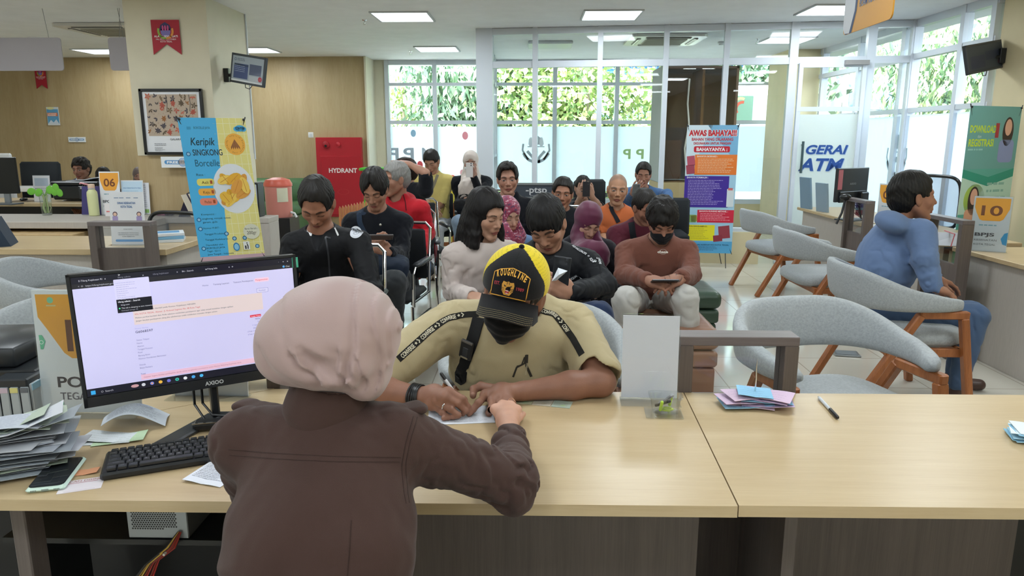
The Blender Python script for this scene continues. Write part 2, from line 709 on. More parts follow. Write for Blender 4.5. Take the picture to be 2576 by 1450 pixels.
class SDF:
 def __init__(s):
  s.ops=[]
  s.disp=[]
  s.R=None
  s.t=None
  s.sc=1.0
 def frame(s,t=None,R=None,sc=1.0):
  s.t,s.R,s.sc=(None if t is None else A3(t)),(None if R is None else np.asarray(R,dtype=float)),sc
  return s
 def _wrap(s,f):
  if s.t is None:
   return f
  t,R,sc=s.t,s.R,s.sc
  if R is None:
   R=np.eye(3)
  return lambda p:f((p-t)@R/sc)*sc
 def u(s,f,k=0.02):
  s.ops.append(('u',k*s.sc,s._wrap(f)))
  return s
 def sub(s,f,k=0.01):
  s.ops.append(('s',k*s.sc,s._wrap(f)))
  return s
 def isect(s,f,k=0.01):
  s.ops.append(('i',k*s.sc,s._wrap(f)))
  return s
 def add_disp(s,f):
  """f(p)->distance offset; runs in the current frame"""
  s.disp.append(s._wrap2(f))
  return s
 def _wrap2(s,f):
  if s.t is None:
   return f
  t,R,sc=s.t,s.R,s.sc
  return lambda p:f((p-t)@(np.eye(3)if R is None else R)/sc)*sc
 def __call__(s,p,ops=None,disp=True):
  d=np.full(len(p),9.0)
  for op,k,f in(s.ops if ops is None else ops):
   e=f(p)
   if op=='u':
    h=np.clip(0.5+0.5*(d-e)/k,0,1)
    d=d+(e-d)*h-k*h*(1-h)
   elif op=='s':
    h=np.clip(0.5-0.5*(d+e)/k,0,1)
    d=d+(-e-d)*h+k*h*(1-h)
   else:
    h=np.clip(0.5-0.5*(e-d)/k,0,1)
    d=e+(d-e)*h+k*h*(1-h)
  if disp:
   for f in s.disp:
    d=d+f(p)
  return d
 def mesh(s,lo,hi,h):
  B=12
  lo,hi=A3(lo),A3(hi)
  nb=np.maximum(1,np.ceil((hi-lo)/(h*B)).astype(int))
  n=nb*B
  gi=np.stack(np.meshgrid(*[np.arange(k)for k in nb],indexing='ij'),-1).reshape(-1,3)
  cen=lo+(gi*B+(B-1)/2)*h
  rad=h*B*math.sqrt(3)/2
  dc=np.full(len(cen),9.0)
  pd=[]
  for op,k,f in s.ops:
   e=f(cen)
   pd.append(e)
   if op=='u':
    hh=np.clip(0.5+0.5*(dc-e)/k,0,1)
    dc=dc+(e-dc)*hh-k*hh*(1-hh)
   elif op=='s':
    dc=np.maximum(dc,-e)
   else:
    dc=np.maximum(dc,e)
  F=np.repeat(np.repeat(np.repeat(dc.reshape(nb),B,0),B,1),B,2).astype(np.float32)
  F[np.abs(F)<1e-6]=1e-6
  near=np.where(np.abs(dc)<rad*1.2+0.016)[0]
  a=np.arange(B)
  off=np.stack(np.meshgrid(a,a,a,indexing='ij'),-1).reshape(-1,3)*h
  for bi in near:
   g=gi[bi]*B
   base=lo+g*h
   act=[]
   dmin=min([pd[j][bi]for j in range(len(pd))if s.ops[j][0]=='u']+[9.0])
   for j,(op,k,f)in enumerate(s.ops):
    e=pd[j][bi]
    if op=='u':
     if e<max(dmin,0)+2.0*rad+k:
      act.append(s.ops[j])
    elif op=='s':
     if e<1.3*rad+k+0.01:
      act.append(s.ops[j])
    else:
     act.append(s.ops[j])
   v=s(base+off,act)
   F[g[0]:g[0]+B,g[1]:g[1]+B,g[2]:g[2]+B]=v.reshape(B,B,B)
  return surface_nets(F,lo,h)
def surface_nets(F,lo,h):
 S=F<0
 nx,ny,nz=F.shape
 c=[(i,j,k)for i in(0,1)for j in(0,1)for k in(0,1)]
 tot=np.zeros((nx-1,ny-1,nz-1),dtype=np.int8)
 for i,j,k in c:
  tot+=S[i:nx-1+i,j:ny-1+j,k:nz-1+k]
 act=np.argwhere((tot>0)&(tot<8))
 if len(act)==0:
  return np.zeros((0,3)),np.zeros((0,4),dtype=int)
 vals=np.stack([F[act[:,0]+i,act[:,1]+j,act[:,2]+k]for i,j,k in c],1)
 ca=np.array(c,dtype=float)
 acc=np.zeros((len(act),3))
 cnt=np.zeros(len(act))
 for a in range(8):
  for b in range(a+1,8):
   if np.abs(ca[a]-ca[b]).sum()!=1:
    continue
   va,vb=vals[:,a],vals[:,b]
   m=(va<0)!=(vb<0)
   t=np.where(m,va/np.where(m,va-vb,1),0)
   acc+=np.where(m[:,None],ca[a]+t[:,None]*(ca[b]-ca[a]),0)
   cnt+=m
 V=lo+(act+acc/cnt[:,None])*h
 idx=np.full(tot.shape,-1,dtype=np.int64)
 idx[act[:,0],act[:,1],act[:,2]]=np.arange(len(act))
 Q=[]
 for ax in range(3):
  o1,o2=[(1,2),(2,0),(0,1)][ax]
  sl0=[slice(None)]*3
  sl1=[slice(None)]*3
  sl0[ax]=slice(0,-1)
  sl1[ax]=slice(1,None)
  e=S[tuple(sl0)]!=S[tuple(sl1)]
  E=np.argwhere(e)
  E=E[(E[:,o1]>0)&(E[:,o2]>0)]
  E=E[(E[:,o1]<tot.shape[o1])&(E[:,o2]<tot.shape[o2])]
  if len(E)==0:
   continue
  d1=np.zeros(3,dtype=int)
  d1[o1]=1
  d2=np.zeros(3,dtype=int)
  d2[o2]=1
  g=lambda X:idx[X[:,0],X[:,1],X[:,2]]
  q=np.stack([g(E-d1-d2),g(E-d2),g(E),g(E-d1)],1)
  inside=S[E[:,0],E[:,1],E[:,2]]
  q[~inside]=q[~inside][:,::-1]
  q=q[(q>=0).all(1)]
  Q.append(q)
 return V,np.vstack(Q)
def sdf_obj(name,sdf,boxes,mat,color,parent=None):
 """boxes: list of (lo, hi, h). color: hex, linear triple or fn(p)->(n,3) linear"""
 Vs,Fs,n=[],[],0
 for lo,hi,h in boxes:
  V,Q=sdf.mesh(lo,hi,h)
  if len(V)==0:
   continue
  Vs.append(V)
  Fs.append(Q+n)
  n+=len(V)
 V=np.vstack(Vs)
 Q=np.vstack(Fs)
 if callable(color):
  C=color(V)
 else:
  C=np.tile(np.array(lin(color)if isinstance(color,str)else color),(len(V),1))
 if parent is not None:
  par=parent
  W=np.array(par.matrix_basis.inverted())
  V=V@W[:3,:3].T+W[:3,3]
 return mesh_obj(name,V,Q,mat,None,C,parent)
def trace(sdf,p,d,n=48,lift=0.0):
 """march points p along unit direction d on to the surface"""
 p=np.array(p,dtype=float)
 d=np.asarray(d,dtype=float)
 for _ in range(n):
  e=sdf(p)
  p=p+np.clip(e,-0.05,0.2)[:,None]*0.8*d
 return p-d*lift
def sgrad(sdf,p,e=0.002):
 g=np.stack([sdf(p+np.eye(3)[i]*e)-sdf(p-np.eye(3)[i]*e)for i in range(3)],1)
 return g/(np.linalg.norm(g,axis=1,keepdims=True)+1e-9)
def snap(sdf,p,lift=0.0,n=12):
 p=np.array(p,dtype=float)
 for _ in range(n):
  g=sgrad(sdf,p)
  p=p-g*(sdf(p)-lift)[:,None]*0.8
 return p
def noise3(p,s=1.0,seed=0):
 """cheap smooth pseudo-noise in -1..1"""
 q=p*s
 r=np.zeros(len(p))
 rs=np.random.RandomState(seed)
 for i in range(5):
  v=rs.normal(size=3)
  v/=np.linalg.norm(v)
  f=1.0+i*0.55
  r+=np.sin(q@v*f*2*math.pi+rs.uniform(0,6.28)+1.7*np.sin(q@np.roll(v,1)*f*3.1+rs.uniform(0,6.28)))/(1+0.5*i)
 return r/2.6
 # ---------------------------------------------------------------- people
SKIN=mat_print('skin',rough=0.5,bump=0.12,bscale=260.0,var=0.03,vscale=30,spec=0.35,sss=0.0)
HAIR=mat_print('hair',rough=0.55,bump=0.2,bscale=420.0,var=0.15,vscale=60,spec=0.3)
CLOTH=mat_print('cloth',rough=0.88,bump=0.25,bscale=420.0,var=0.05,vscale=12,spec=0.15,sheen=0.12)
SATIN=mat_print('satin_cloth',rough=0.55,bump=0.1,bscale=500.0,var=0.03,vscale=8,spec=0.3,sheen=0.2)
NYLON=mat_print('nylon',rough=0.68,bump=0.15,bscale=300.0,var=0.05,vscale=14,spec=0.25)
PLASTIC=mat_print('plastic',rough=0.35,bump=0.03,bscale=300.0,var=0.02)
PRINT=mat_print('print',rough=0.6,var=0.015)
GLOSSP=mat_print('gloss_print',rough=0.42,var=0.015,coat=0.04,spec=0.35)
def head_frame(pos,yaw=0,pitch=0,roll=0,sc=1.0):
 R=rotm(0,0,math.pi+math.radians(yaw))@rotm(-math.radians(pitch),0,0)@rotm(0,math.radians(roll),0)
 return(A3(pos),R,sc)
def head_prims(S,Fr,o):
 S.frame(Fr[0],Fr[1],Fr[2])
 w=o.get('wide',1.0)
 jw=o.get('jaw',1.0)
 S.u(f_ell((0,-0.014,0.036),(0.075*w,0.094,0.086)),0.02)
 S.u(f_ell((0,0.026,-0.018),(0.061*w,0.066,0.085)),0.025)
 for s in(-1,1):
  S.u(f_cap((s*0.053*w*jw,-0.002,-0.045),(s*0.02*jw,0.062,-0.098),0.02,0.014),0.025)
  S.u(f_ell((s*0.043*w,0.052,-0.022),(0.02,0.022,0.022)),0.02)
  S.u(f_cap((s*0.012,0.081,0.024),(s*0.044*w,0.067,0.026),0.009,0.009),0.014)
 S.u(f_ell((0,0.068,-0.1),(0.02,0.016,0.015)),0.02)
 for s in(-1,1):
  S.sub(f_ell((s*0.0315,0.093,0.004),(0.0165,0.015,0.0115)),0.012)
  S.u(f_ell((s*0.0315,0.0715,0.003),(0.0155,0.0125,0.0125)),0.004)
 nl=o.get('nose',1.0)
 S.u(f_cap((0,0.079,0.016),(0,0.094+0.008*nl,-0.028),0.0065,0.0105),0.01)
 for s in(-1,1):
  S.u(f_ell((s*0.0125,0.087,-0.034),(0.0085,0.0105,0.0078)),0.007)
  S.sub(f_ell((s*0.0068,0.094,-0.0425),(0.0038,0.005,0.004)),0.003)
 S.u(f_ell((0,0.08,-0.056),(0.027,0.013,0.016)),0.014)
 S.u(f_cap((-0.015,0.0855,-0.0605),(0.015,0.0855,-0.0605),0.0055,0.0055),0.006)
 S.u(f_ell((0,0.089,-0.0605),(0.009,0.0065,0.0055)),0.004)
 S.u(f_ell((0,0.0855,-0.0735),(0.0165,0.0075,0.0062)),0.006)
 S.sub(f_cap((-0.019,0.0915,-0.0672),(0.019,0.0915,-0.0672),0.0018,0.0018),0.003)
 if not o.get('noear'):
  for s in(-1,1):
   Re=rotm(0,0,s*0.35)@rotm(0.15,0,0)
   S.u(f_ell((s*0.078*w,-0.004,-0.004),(0.0075,0.0185,0.031),Re),0.006)
   S.sub(f_ell((s*0.086*w,0.001,0.0),(0.0045,0.0095,0.017),Re),0.004)
 S.frame()
def smooth01(x):
 x=np.clip(x,0,1)
 return x*x*(3-2*x)
def paint_face(Fr,o):
 skin=np.array(lin(o.get('skin','#B98468')))
 lip=np.array(lin(o.get('lip','#94504A')))
 hairc=np.array(lin(o.get('hairc','#15130F')))
 eyes=o.get('eyes','open')
 t,R,sc=Fr
 def f(V,C):
  q=(V-t)@R/sc
  x,y,z=q[:,0],q[:,1],q[:,2]
  ax=np.abs(x)
  front=y>0.03
  def mix(m,c):
   m=(m*front)[:,None]
   C[:]=C*(1-m)+np.asarray(c)*m
   # warmth of cheeks and nose, darker lids
  mix(0.35*np.exp(-(((ax-0.038)/0.02)**2+((z+0.03)/0.02)**2)),skin*(1.08,0.82,0.78))
  mix(0.3*np.exp(-((x/0.013)**2+((z+0.03)/0.014)**2)),skin*(1.06,0.85,0.8))
  mix(0.35*np.exp(-(((ax-0.0315)/0.018)**2+((z-0.002)/0.011)**2)),skin*0.7)
  # brows
  bz=0.0235+0.004*np.sin((ax-0.014)/0.036*math.pi)-0.10*np.maximum(ax-0.04,0)
  th=0.0042*o.get('brow',1.0)*np.clip((0.056-ax)/0.02,0.35,1)
  m=smooth01((th-np.abs(z-bz))/0.002+0.5)*smooth01((ax-0.011)/0.004)*smooth01((0.056-ax)/0.005)
  mix(m*0.88,hairc)
  # lips
  ml=smooth01((1-((x/0.0255)**2+((z+0.0672)/0.0115)**2))/0.35)
  mix(ml*(y>0.07)*0.85,lip)
  mix(np.exp(-((z+0.0672)/0.0016)**2)*(ax<0.024)*(y>0.07)*0.8,lip*0.3)
  # nostrils
  mix(np.exp(-(((ax-0.0068)/0.0036)**2+((z+0.0415)/0.003)**2))*0.8,skin*0.2)
  ex,ez=ax-0.0315,z-0.002
  if eyes=='open':
   gx=np.sign(x)
   g=o.get('gaze',0.0)
   lidh=0.0046*o.get('eye',1.0)
   me=smooth01((1-((ex/0.0145)**2+(ez/lidh)**2))/0.3)
   mix(me,(0.42,0.38,0.36))
   mi=smooth01((1-(((x-gx*0.0315-g)/0.0062)**2+((ez-0.0005)/0.0064)**2))/0.3)*me
   mix(mi,(0.012,0.008,0.006))
   ml=np.exp(-((ez-lidh*np.sqrt(np.clip(1-(ex/0.0155)**2,0,1)))/0.0014)**2)*(np.abs(ex)<0.0155)
   mix(ml*0.9,hairc)
  else:
   zl=-0.0052+0.0025*(ex/0.0145)**2
   ml=np.exp(-((ez-zl)/0.0017)**2)*(np.abs(ex)<0.0155)
   mix(ml*0.92,hairc)
   mix(np.exp(-((ez-0.0075)/0.0014)**2)*(np.abs(ex)<0.013)*0.4,skin*0.45)
  if o.get('moustache'):
   m=smooth01((1-((x/0.026)**2+((z+0.0515)/0.0055)**2))/0.6)
   mix(m*(y>0.075)*o['moustache'],hairc)
  if o.get('beard'):
   m=smooth01((1-((x/0.014)**2+((z+0.098)/0.012)**2))/0.6)
   mix(m*(y>0.05)*o['beard'],hairc)
  if o.get('stubble'):
   m=smooth01((-0.045-z)/0.02)*(y>0.0)
   mix(m*o['stubble'],skin*0.5)
  if o.get('wrinkle'):
   for s_ in(0.042,0.052,0.062):
    mix(np.exp(-((z-s_-0.002*np.cos(x*60))/0.0013)**2)*(ax<0.035)*0.35,skin*0.5)
   mix(np.exp(-((ax-0.026-(-(z+0.035))*0.35)/0.002)**2)*(z<-0.03)*(z>-0.075)*0.4,skin*0.5)
   # scalp under thin hair
  if o.get('scalp'):
   m=smooth01((z-0.05-0.9*np.maximum(y-0.03,0))/0.03+smooth01((-y)/0.05)*(z>-0.02))
   C[:]=C*(1-m[:,None]*o['scalp'])+np.array(lin('#6B6058'))*m[:,None]*o['scalp']
 return f
def hair_prims(S,Fr,st):
 t=st.get('t',0.008)
 S.frame(*Fr)
 w=st.get('wide',1.0)
 S.u(f_ell((0,-0.014,0.040),((0.077+t*0.7)*w,0.095+t,0.086+t*1.3)),0.01)
 S.u(f_ell((0,-0.045,-0.005),((0.066+t*0.6)*w,0.06+t,0.075)),0.02)
 for e in st.get('extra',[]):
  S.u(f_ell(*e),0.018)
 hz=st.get('hairline',0.062)
 # face opening
 S.sub(f_box((st.get('shift',0.0),0.125,hz-0.115),(st.get('open',0.062),0.085+st.get('deep',0.0),0.115),rotm(-0.08,0,0),0.034),0.010)
 S.sub(f_ell((0,0.12,-0.03),(0.078,0.09,0.06)),0.008)
 zs=st.get('side',-0.002)
 S.sub(f_box((0,0.118,zs-0.1),(0.13,0.12,0.1),rotm(0.0,0,0),0.004),0.008)
 zb=st.get('back',-0.075)
 S.sub(f_box((0,-0.05,zb-0.1),(0.15,0.2,0.1),None,0.004),0.01)
 for s in(-1,1):
  if not st.get('noearcut'):
   S.sub(f_ell((s*0.092*w,-0.002,-0.012),(0.026,0.024,0.036)),0.008)
 for e in st.get('fringe',[]):
  S.u(f_ell(*e),0.010)
 for e in st.get('cut',[]):
  S.sub(f_ell(*e),0.008)
 amp=st.get('rough',0.003)
 part=st.get('part')
 def dsp(p):
  ph=np.arctan2(p[:,0],p[:,1]+0.035)
  fr_=smooth01((np.sqrt(p[:,0]**2+(p[:,1]+0.035)**2)-0.01)/0.05)
  d=(np.sin(ph*34+3*noise3(p,9,3))*0.0010+np.sin(ph*71+p[:,2]*60)*0.0004)*fr_+noise3(p,16,5)*amp
  if part is not None:
   x0=part
   d=d+0.006*np.exp(-((p[:,0]-x0)/0.005)**2)*(p[:,1]>-0.06)*(p[:,2]>0.03)
  return d
 S.add_disp(dsp)
 S.frame()
def hijab_prims(S,Fr,o,neck,chest,width=0.16):
 """headscarf: cap over the skull, wrap under the chin, drape to the chest"""
 S.frame(*Fr)
 b=o.get('bun',0.0)
 S.u(f_ell((0,-0.014,0.036),(0.086,0.107,0.099)),0.01)
 if b:
  S.u(f_ell((0,-0.095,-0.02),(0.06,0.05,0.055)),0.05)
 S.u(f_ell((0,0.012,-0.06),(0.078,0.082,0.075)),0.03)
 for e in o.get('xtra',[]):
  S.u(f_ell(*e),0.03)
 S.frame()
 t,R,sc=Fr
 chin=t+R@A3((0,0.03,-0.11))*sc
 nk=A3(neck)
 S.u(f_cap(chin*0.5+(t+R@A3((0,-0.02,-0.07)))*0.5,nk,0.078,0.105),0.04)
 if chest is not None:
  S.u(f_cap(nk,A3(chest),0.10,width,flat=(tuple(R@A3((0,1,0))),0.62)),0.05)
 S.frame(*Fr)
 S.sub(f_ell((0,0.135,-0.012),(o.get('fw',0.052),0.085,o.get('fh',0.079))),0.012)
 S.frame()
 def dsp(p):
  q=(p-t)@R
  return 0.0028*np.sin(q[:,0]*95+2.0*noise3(q,5,2)+q[:,2]*18)*smooth01((-q[:,2]-0.02)/0.08)+noise3(q,6,4)*0.0035
 S.add_disp(dsp)
def hand(S,wrist,fdir,dorsal,side,curls=(0.3,0.35,0.4,0.45),spread=0.0,thumb=(0.6,0.3),sc=1.0,tips=None,k=0.006,palm=1.0):
 """side +1 left hand, -1 right; curls per finger (radians per joint, or a triple)"""
 y=A3(fdir)
 y/=np.linalg.norm(y)
 z=A3(dorsal)
 z=z-(z@y)*y
 z/=np.linalg.norm(z)
 x=np.cross(y,z)*side
 R=np.array([x,y,z]).T
 w=A3(wrist)
 T=lambda v:w+R@(A3(v)*sc)
 S.u(f_cap(T((0,-0.01,0)),T((0,0.03,0)),0.027*sc,0.031*sc,flat=(tuple(z),0.72)),0.02)
 S.u(f_box(T((0.002,0.05,0)),(0.041*sc,0.041*sc,0.0145*sc),R,0.013*sc),0.02)
 S.u(f_ell(T((0.024,0.03,-0.009)),(0.02*sc,0.03*sc,0.016*sc),R),0.015)
 bx=(0.0295,0.0098,-0.0098,-0.0282)
 by=(0.086,0.09,0.086,0.077)
 L=((0.044,0.026,0.021),(0.048,0.029,0.022),(0.044,0.027,0.021),(0.034,0.021,0.019))
 rr=((0.0098,0.0088,0.0078,0.0068),(0.0098,0.0088,0.008,0.007),(0.0094,0.0084,0.0075,0.0066),(0.0084,0.0074,0.0067,0.006))
 out=[]
 for i in range(4):
  c=curls[i]
  c=(c,c*1.15,c*0.8)if not isinstance(c,(tuple,list))else c
  p=A3((bx[i],by[i],0.0))
  S.u(f_cap(T((bx[i]*0.8,by[i]-0.03,0.002)),T(p),rr[i][0]*1.0*sc,rr[i][0]*1.08*sc),0.01)
  a=0.0
  sp=spread*(1.5-i)
  for j in range(3):
   a+=c[j]
   d=A3((math.sin(sp)*math.cos(a),math.cos(sp)*math.cos(a),-math.sin(a)))
   q=p+d*L[i][j]
   S.u(f_cap(T(p),T(q),rr[i][j]*sc,rr[i][j+1]*sc),k if j==0 else 0.003)
   if j<2:
    S.u(f_ell(T(q),[rr[i][j+1]*1.06*sc]*3),0.003)
   p=q
  nrm=A3((0,math.sin(a),math.cos(a)))
  out.append((T(p+nrm*0.004-d*0.002),R@d,R@nrm))
 ts,tf=thumb[:2]
 tz=thumb[2]if len(thumb)>2 else-0.35
 p0=A3((0.022,0.02,-0.008))
 p1=p0+A3((math.sin(ts),math.cos(ts),tz))/np.linalg.norm((math.sin(ts),math.cos(ts),tz))*0.043
 a2=ts-tf
 d2=A3((math.sin(a2),math.cos(a2),tz*1.1))
 d2/=np.linalg.norm(d2)
 p2=p1+d2*0.032
 a3=a2-tf*0.8
 d3=A3((math.sin(a3),math.cos(a3),tz*1.1))
 d3/=np.linalg.norm(d3)
 p3=p2+d3*0.024
 S.u(f_cap(T(p0),T(p1),0.0165*sc,0.0115*sc),0.012)
 S.u(f_cap(T(p1),T(p2),0.0112*sc,0.0102*sc),0.004)
 S.u(f_cap(T(p2),T(p3),0.0106*sc,0.008*sc),0.003)
 tn=np.cross(d3,A3((0,0,1)))
 tn=A3((0.3,0,1.0))
 out.append((T(p3+tn/np.linalg.norm(tn)*0.006),R@d3,R@(tn/np.linalg.norm(tn))))
 if tips is not None:
  tips.extend(out)
 return out
def bbox(pts,pad):
 a=np.array([A3(p)for p in pts])
 return a.min(0)-pad,a.max(0)+pad
def mid(a,b,t=0.5):
 return A3(a)*(1-t)+A3(b)*t
def seated(label,J,o,hair=None,hijab=None,name='person',h=0.006,hh=0.0032,parts=None):
 """J: world joints (head, neck, chest, pelvis, sh, el, wr as right/left pairs, kn, an optional)
       o: options for skin, garments; right means the person's own right (image left when facing us)"""
 root=thing(name,label,'person',(float(J['pelvis'][0]),float(J['pelvis'][1]),0.0))
 bpy.context.view_layer.update()
 Fr=head_frame(J['head'],*J.get('look',(0,0,0)),sc=o.get('headscale',1.0))
 sk=np.array(lin(o.get('skin','#B98468')))
 neck,chest,pel=A3(J['neck']),A3(J['chest']),A3(J['pelvis'])
 fr=A3(J['face'])/np.linalg.norm(J['face'])
 fr3=tuple(fr)
 B=SDF()
 head_prims(B,Fr,o)
 skull=Fr[0]+Fr[1]@A3((0,-0.03,-0.045))*Fr[2]
 B.u(f_cap(skull,neck,0.05*o.get('neckw',1.0),0.055*o.get('neckw',1.0)),0.02)
 shr,shl=A3(J['sh'][0]),A3(J['sh'][1])
 B.u(f_cap(mid(neck,shr,0.3),mid(neck,shl,0.3),0.05,0.05),0.04)
 B.u(f_cap(neck,chest,0.06,0.08),0.04)
 tips=[]
 fine=[]
 for i in(0,1):
  if J['el'][i]is None:
   continue
  sh,el,wr=A3(J['sh'][i]),A3(J['el'][i]),A3(J['wr'][i])
  B.u(f_cap(mid(chest,sh,0.8),el,0.043,0.036),0.03)
  B.u(f_cap(el,mid(el,wr,0.35),0.037,0.037),0.03)
  B.u(f_cap(mid(el,wr,0.35),wr,0.037,0.025),0.02)
  hd=J['hand'][i]
  if hd is not None:
   hd=dict(hd)
   fd=hd.pop('f')
   dn=hd.pop('d')
   hand(B,wr,fd,dn,-1 if i==0 else 1,tips=tips,**hd)
   e=wr+A3(fd)/np.linalg.norm(fd)*0.09
   fine.append((e-0.115,e+0.115))
 for e in o.get('body_extra',[]):
  B.u(e,0.02)
 paint=paint_face(Fr,o)
 def col(V):
  C=np.tile(sk,(len(V),1)).astype(float)
  C*=(1+0.05*noise3(V,12,7))[:,None]
  paint(V,C)
  for p,d,n in tips:
   q=V-p
   r=np.sqrt(((q-(q@n)[:,None]*n*0.3)**2).sum(1))
   m=smooth01((0.0062-r)/0.0015)[:,None]
   C[:]=C*(1-m)+(sk*(1.12,1.08,1.1)+0.06)*m
  return C
 hc=Fr[0]
 boxes=[(hc-0.15,hc+0.15,hh)]
 hfine=min(hh,o.get('hand_h',0.0032))
 for lo,hi in fine:
  boxes.append((lo,hi,hfine))
 pts=[hc,neck,chest]+[J['sh'][0],J['sh'][1]]
 if o.get('arms_bare'):
  for i in(0,1):
   if J['el'][i]is not None:
    pts+=[J['el'][i],J['wr'][i]]
 lo,hi=bbox(pts,0.08)
 boxes.append((lo,hi,h))
 sdf_multi('body',B,boxes,SKIN,col,root)
 # ---- garment
 if 'top' in o:
  g=o['top']
  T=garment(J,g,fr3)
  pts=[neck,chest,pel,shr,shl]
  for i in(0,1):
   if J['el'][i]is not None:
    pts.append(J['el'][i])
    if g.get('sleeve',1.0)>0.5:
     pts.append(J['wr'][i])
  lo,hi=bbox(pts,0.19)
  c=lin(g['c'])
  fcol=g.get('col')
  sdf_multi(g.get('name','shirt'),T,[(lo,hi,g.get('h',h))],g.get('mat',CLOTH),fcol if fcol else c,root)
  o['_top']=T
 if 'pants' in o:
  g=o['pants']
  L=SDF()
  knr,knl=A3(J['kn'][0]),A3(J['kn'][1])
  s=g.get('w',1.0)
  hipr=pel+(shr-shl)*0.22
  hipl=pel-(shr-shl)*0.22
  L.u(f_cap(hipr,hipl,0.115,0.115),0.05)
  pts=[pel,knr,knl]
  for hp,kn,an in((hipr,knr,J['an'][0]),(hipl,knl,J['an'][1])):
   L.u(f_cap(hp,kn,0.09*s,0.066*s),0.04)
   if an is not None:
    L.u(f_cap(kn,A3(an),0.064*s,g.get('hem',0.05)),0.02)
    pts.append(an)
  L.add_disp(lambda p:noise3(p,5,11)*0.005+0.003*(1-2*np.abs(np.sin(p[:,2]*24+p[:,0]*14+3*noise3(p,4,1)))))
  lo,hi=bbox(pts,0.13)
  sdf_multi(g.get('name','trousers'),L,[(lo,hi,h*1.2)],g.get('mat',CLOTH),lin(g['c']),root)
 if 'shoes' in o:
  for i in(0,1):
   an=J['an'][i]
   if an is None:
    continue
   a=A3(an)
   fd=A3(J.get('foot',fr3))
   fd=fd/np.linalg.norm(fd)
   mb=SDF()
   a2=A3((a[0],a[1],0.035))
   mb.u(f_cap(a2-fd*0.05,a2+fd*0.14,0.038,0.034),0.02)
   mb.u(f_cap(a2-fd*0.03,A3((a[0],a[1],0.1)),0.04,0.04),0.02)
   mb.isect(f_plane((0,0,0.002),(0,0,-1)),0.004)
   lo,hi=bbox([a2-fd*0.1,a2+fd*0.2],0.07)
   lo[2]=-0.02
   sdf_obj('shoe',mb,[(lo,hi,0.007)],PLASTIC,o['shoes'],root)
 if hair is not None:
  Hs=SDF()
  hair_prims(Hs,Fr,hair)
  r=hair.get('box',0.16)
  hc_=np.array(lin(hair.get('c','#191614')))
  gc=hair.get('grey')
  def hcol(V):
   C=np.tile(hc_,(len(V),1)).astype(float)
   q=(V-Fr[0])@Fr[1]
   ph=np.arctan2(q[:,0],q[:,1]+0.035)
   m=0.5+0.5*np.sin(ph*90+6*noise3(q,20,8))
   C*=(0.75+0.6*m)[:,None]
   if gc:
    k=gc[1]*(0.4+0.6*(0.5+0.5*noise3(q,30,9)))
    C[:]=C*(1-k[:,None])+np.array(lin(gc[0]))*k[:,None]
   return C
  sdf_obj('hair',Hs,[(hc-r,hc+r,hair.get('h',hh))],HAIR,hcol,root)
 if hijab is not None:
  Hj=SDF()
  hijab_prims(Hj,Fr,hijab,hijab.get('neck',neck),hijab.get('chest'),hijab.get('width',0.16))
  pts=[hc,neck]+([hijab['chest']]if hijab.get('chest')is not None else[])
  lo,hi=bbox(pts,0.2)
  sdf_obj('headscarf',Hj,[(lo,hi,hijab.get('h',0.0045))],SATIN,hijab.get('col',hijab['c']),root)
 if 'mask' in o:
  face_mask(root,Fr,o['mask'],B)
 o['_root'],o['_Fr'],o['_B']=root,Fr,B
 return root
def sdf_multi(name,S,boxes,mat,color,parent):
 """fine boxes first; coarser meshes drop the faces that lie inside finer boxes"""
 Vs,Fs,n=[],[],0
 for i,(lo,hi,h)in enumerate(boxes):
  V,Q=S.mesh(lo,hi,h)
  if len(V)==0:
   continue
  for lo2,hi2,h2 in boxes[:i]:
   ins=((V>lo2+h)&(V<hi2-h)).all(1)
   Q=Q[~ins[Q].all(1)]
  used=np.zeros(len(V),bool)
  used[Q.ravel()]=True
  mp=np.cumsum(used)-1
  V=V[used]
  Q=mp[Q]
  Vs.append(V)
  Fs.append(Q+n)
  n+=len(V)
 V,Q=np.vstack(Vs),np.vstack(Fs)
 C=color(V)if callable(color)else np.tile(np.array(lin(color)if isinstance(color,str)else color),(len(V),1))
 if parent is not None:
  W=np.array(parent.matrix_basis.inverted())
  V=V@W[:3,:3].T+W[:3,3]
 return mesh_obj(name,V,Q,mat,None,C,parent)
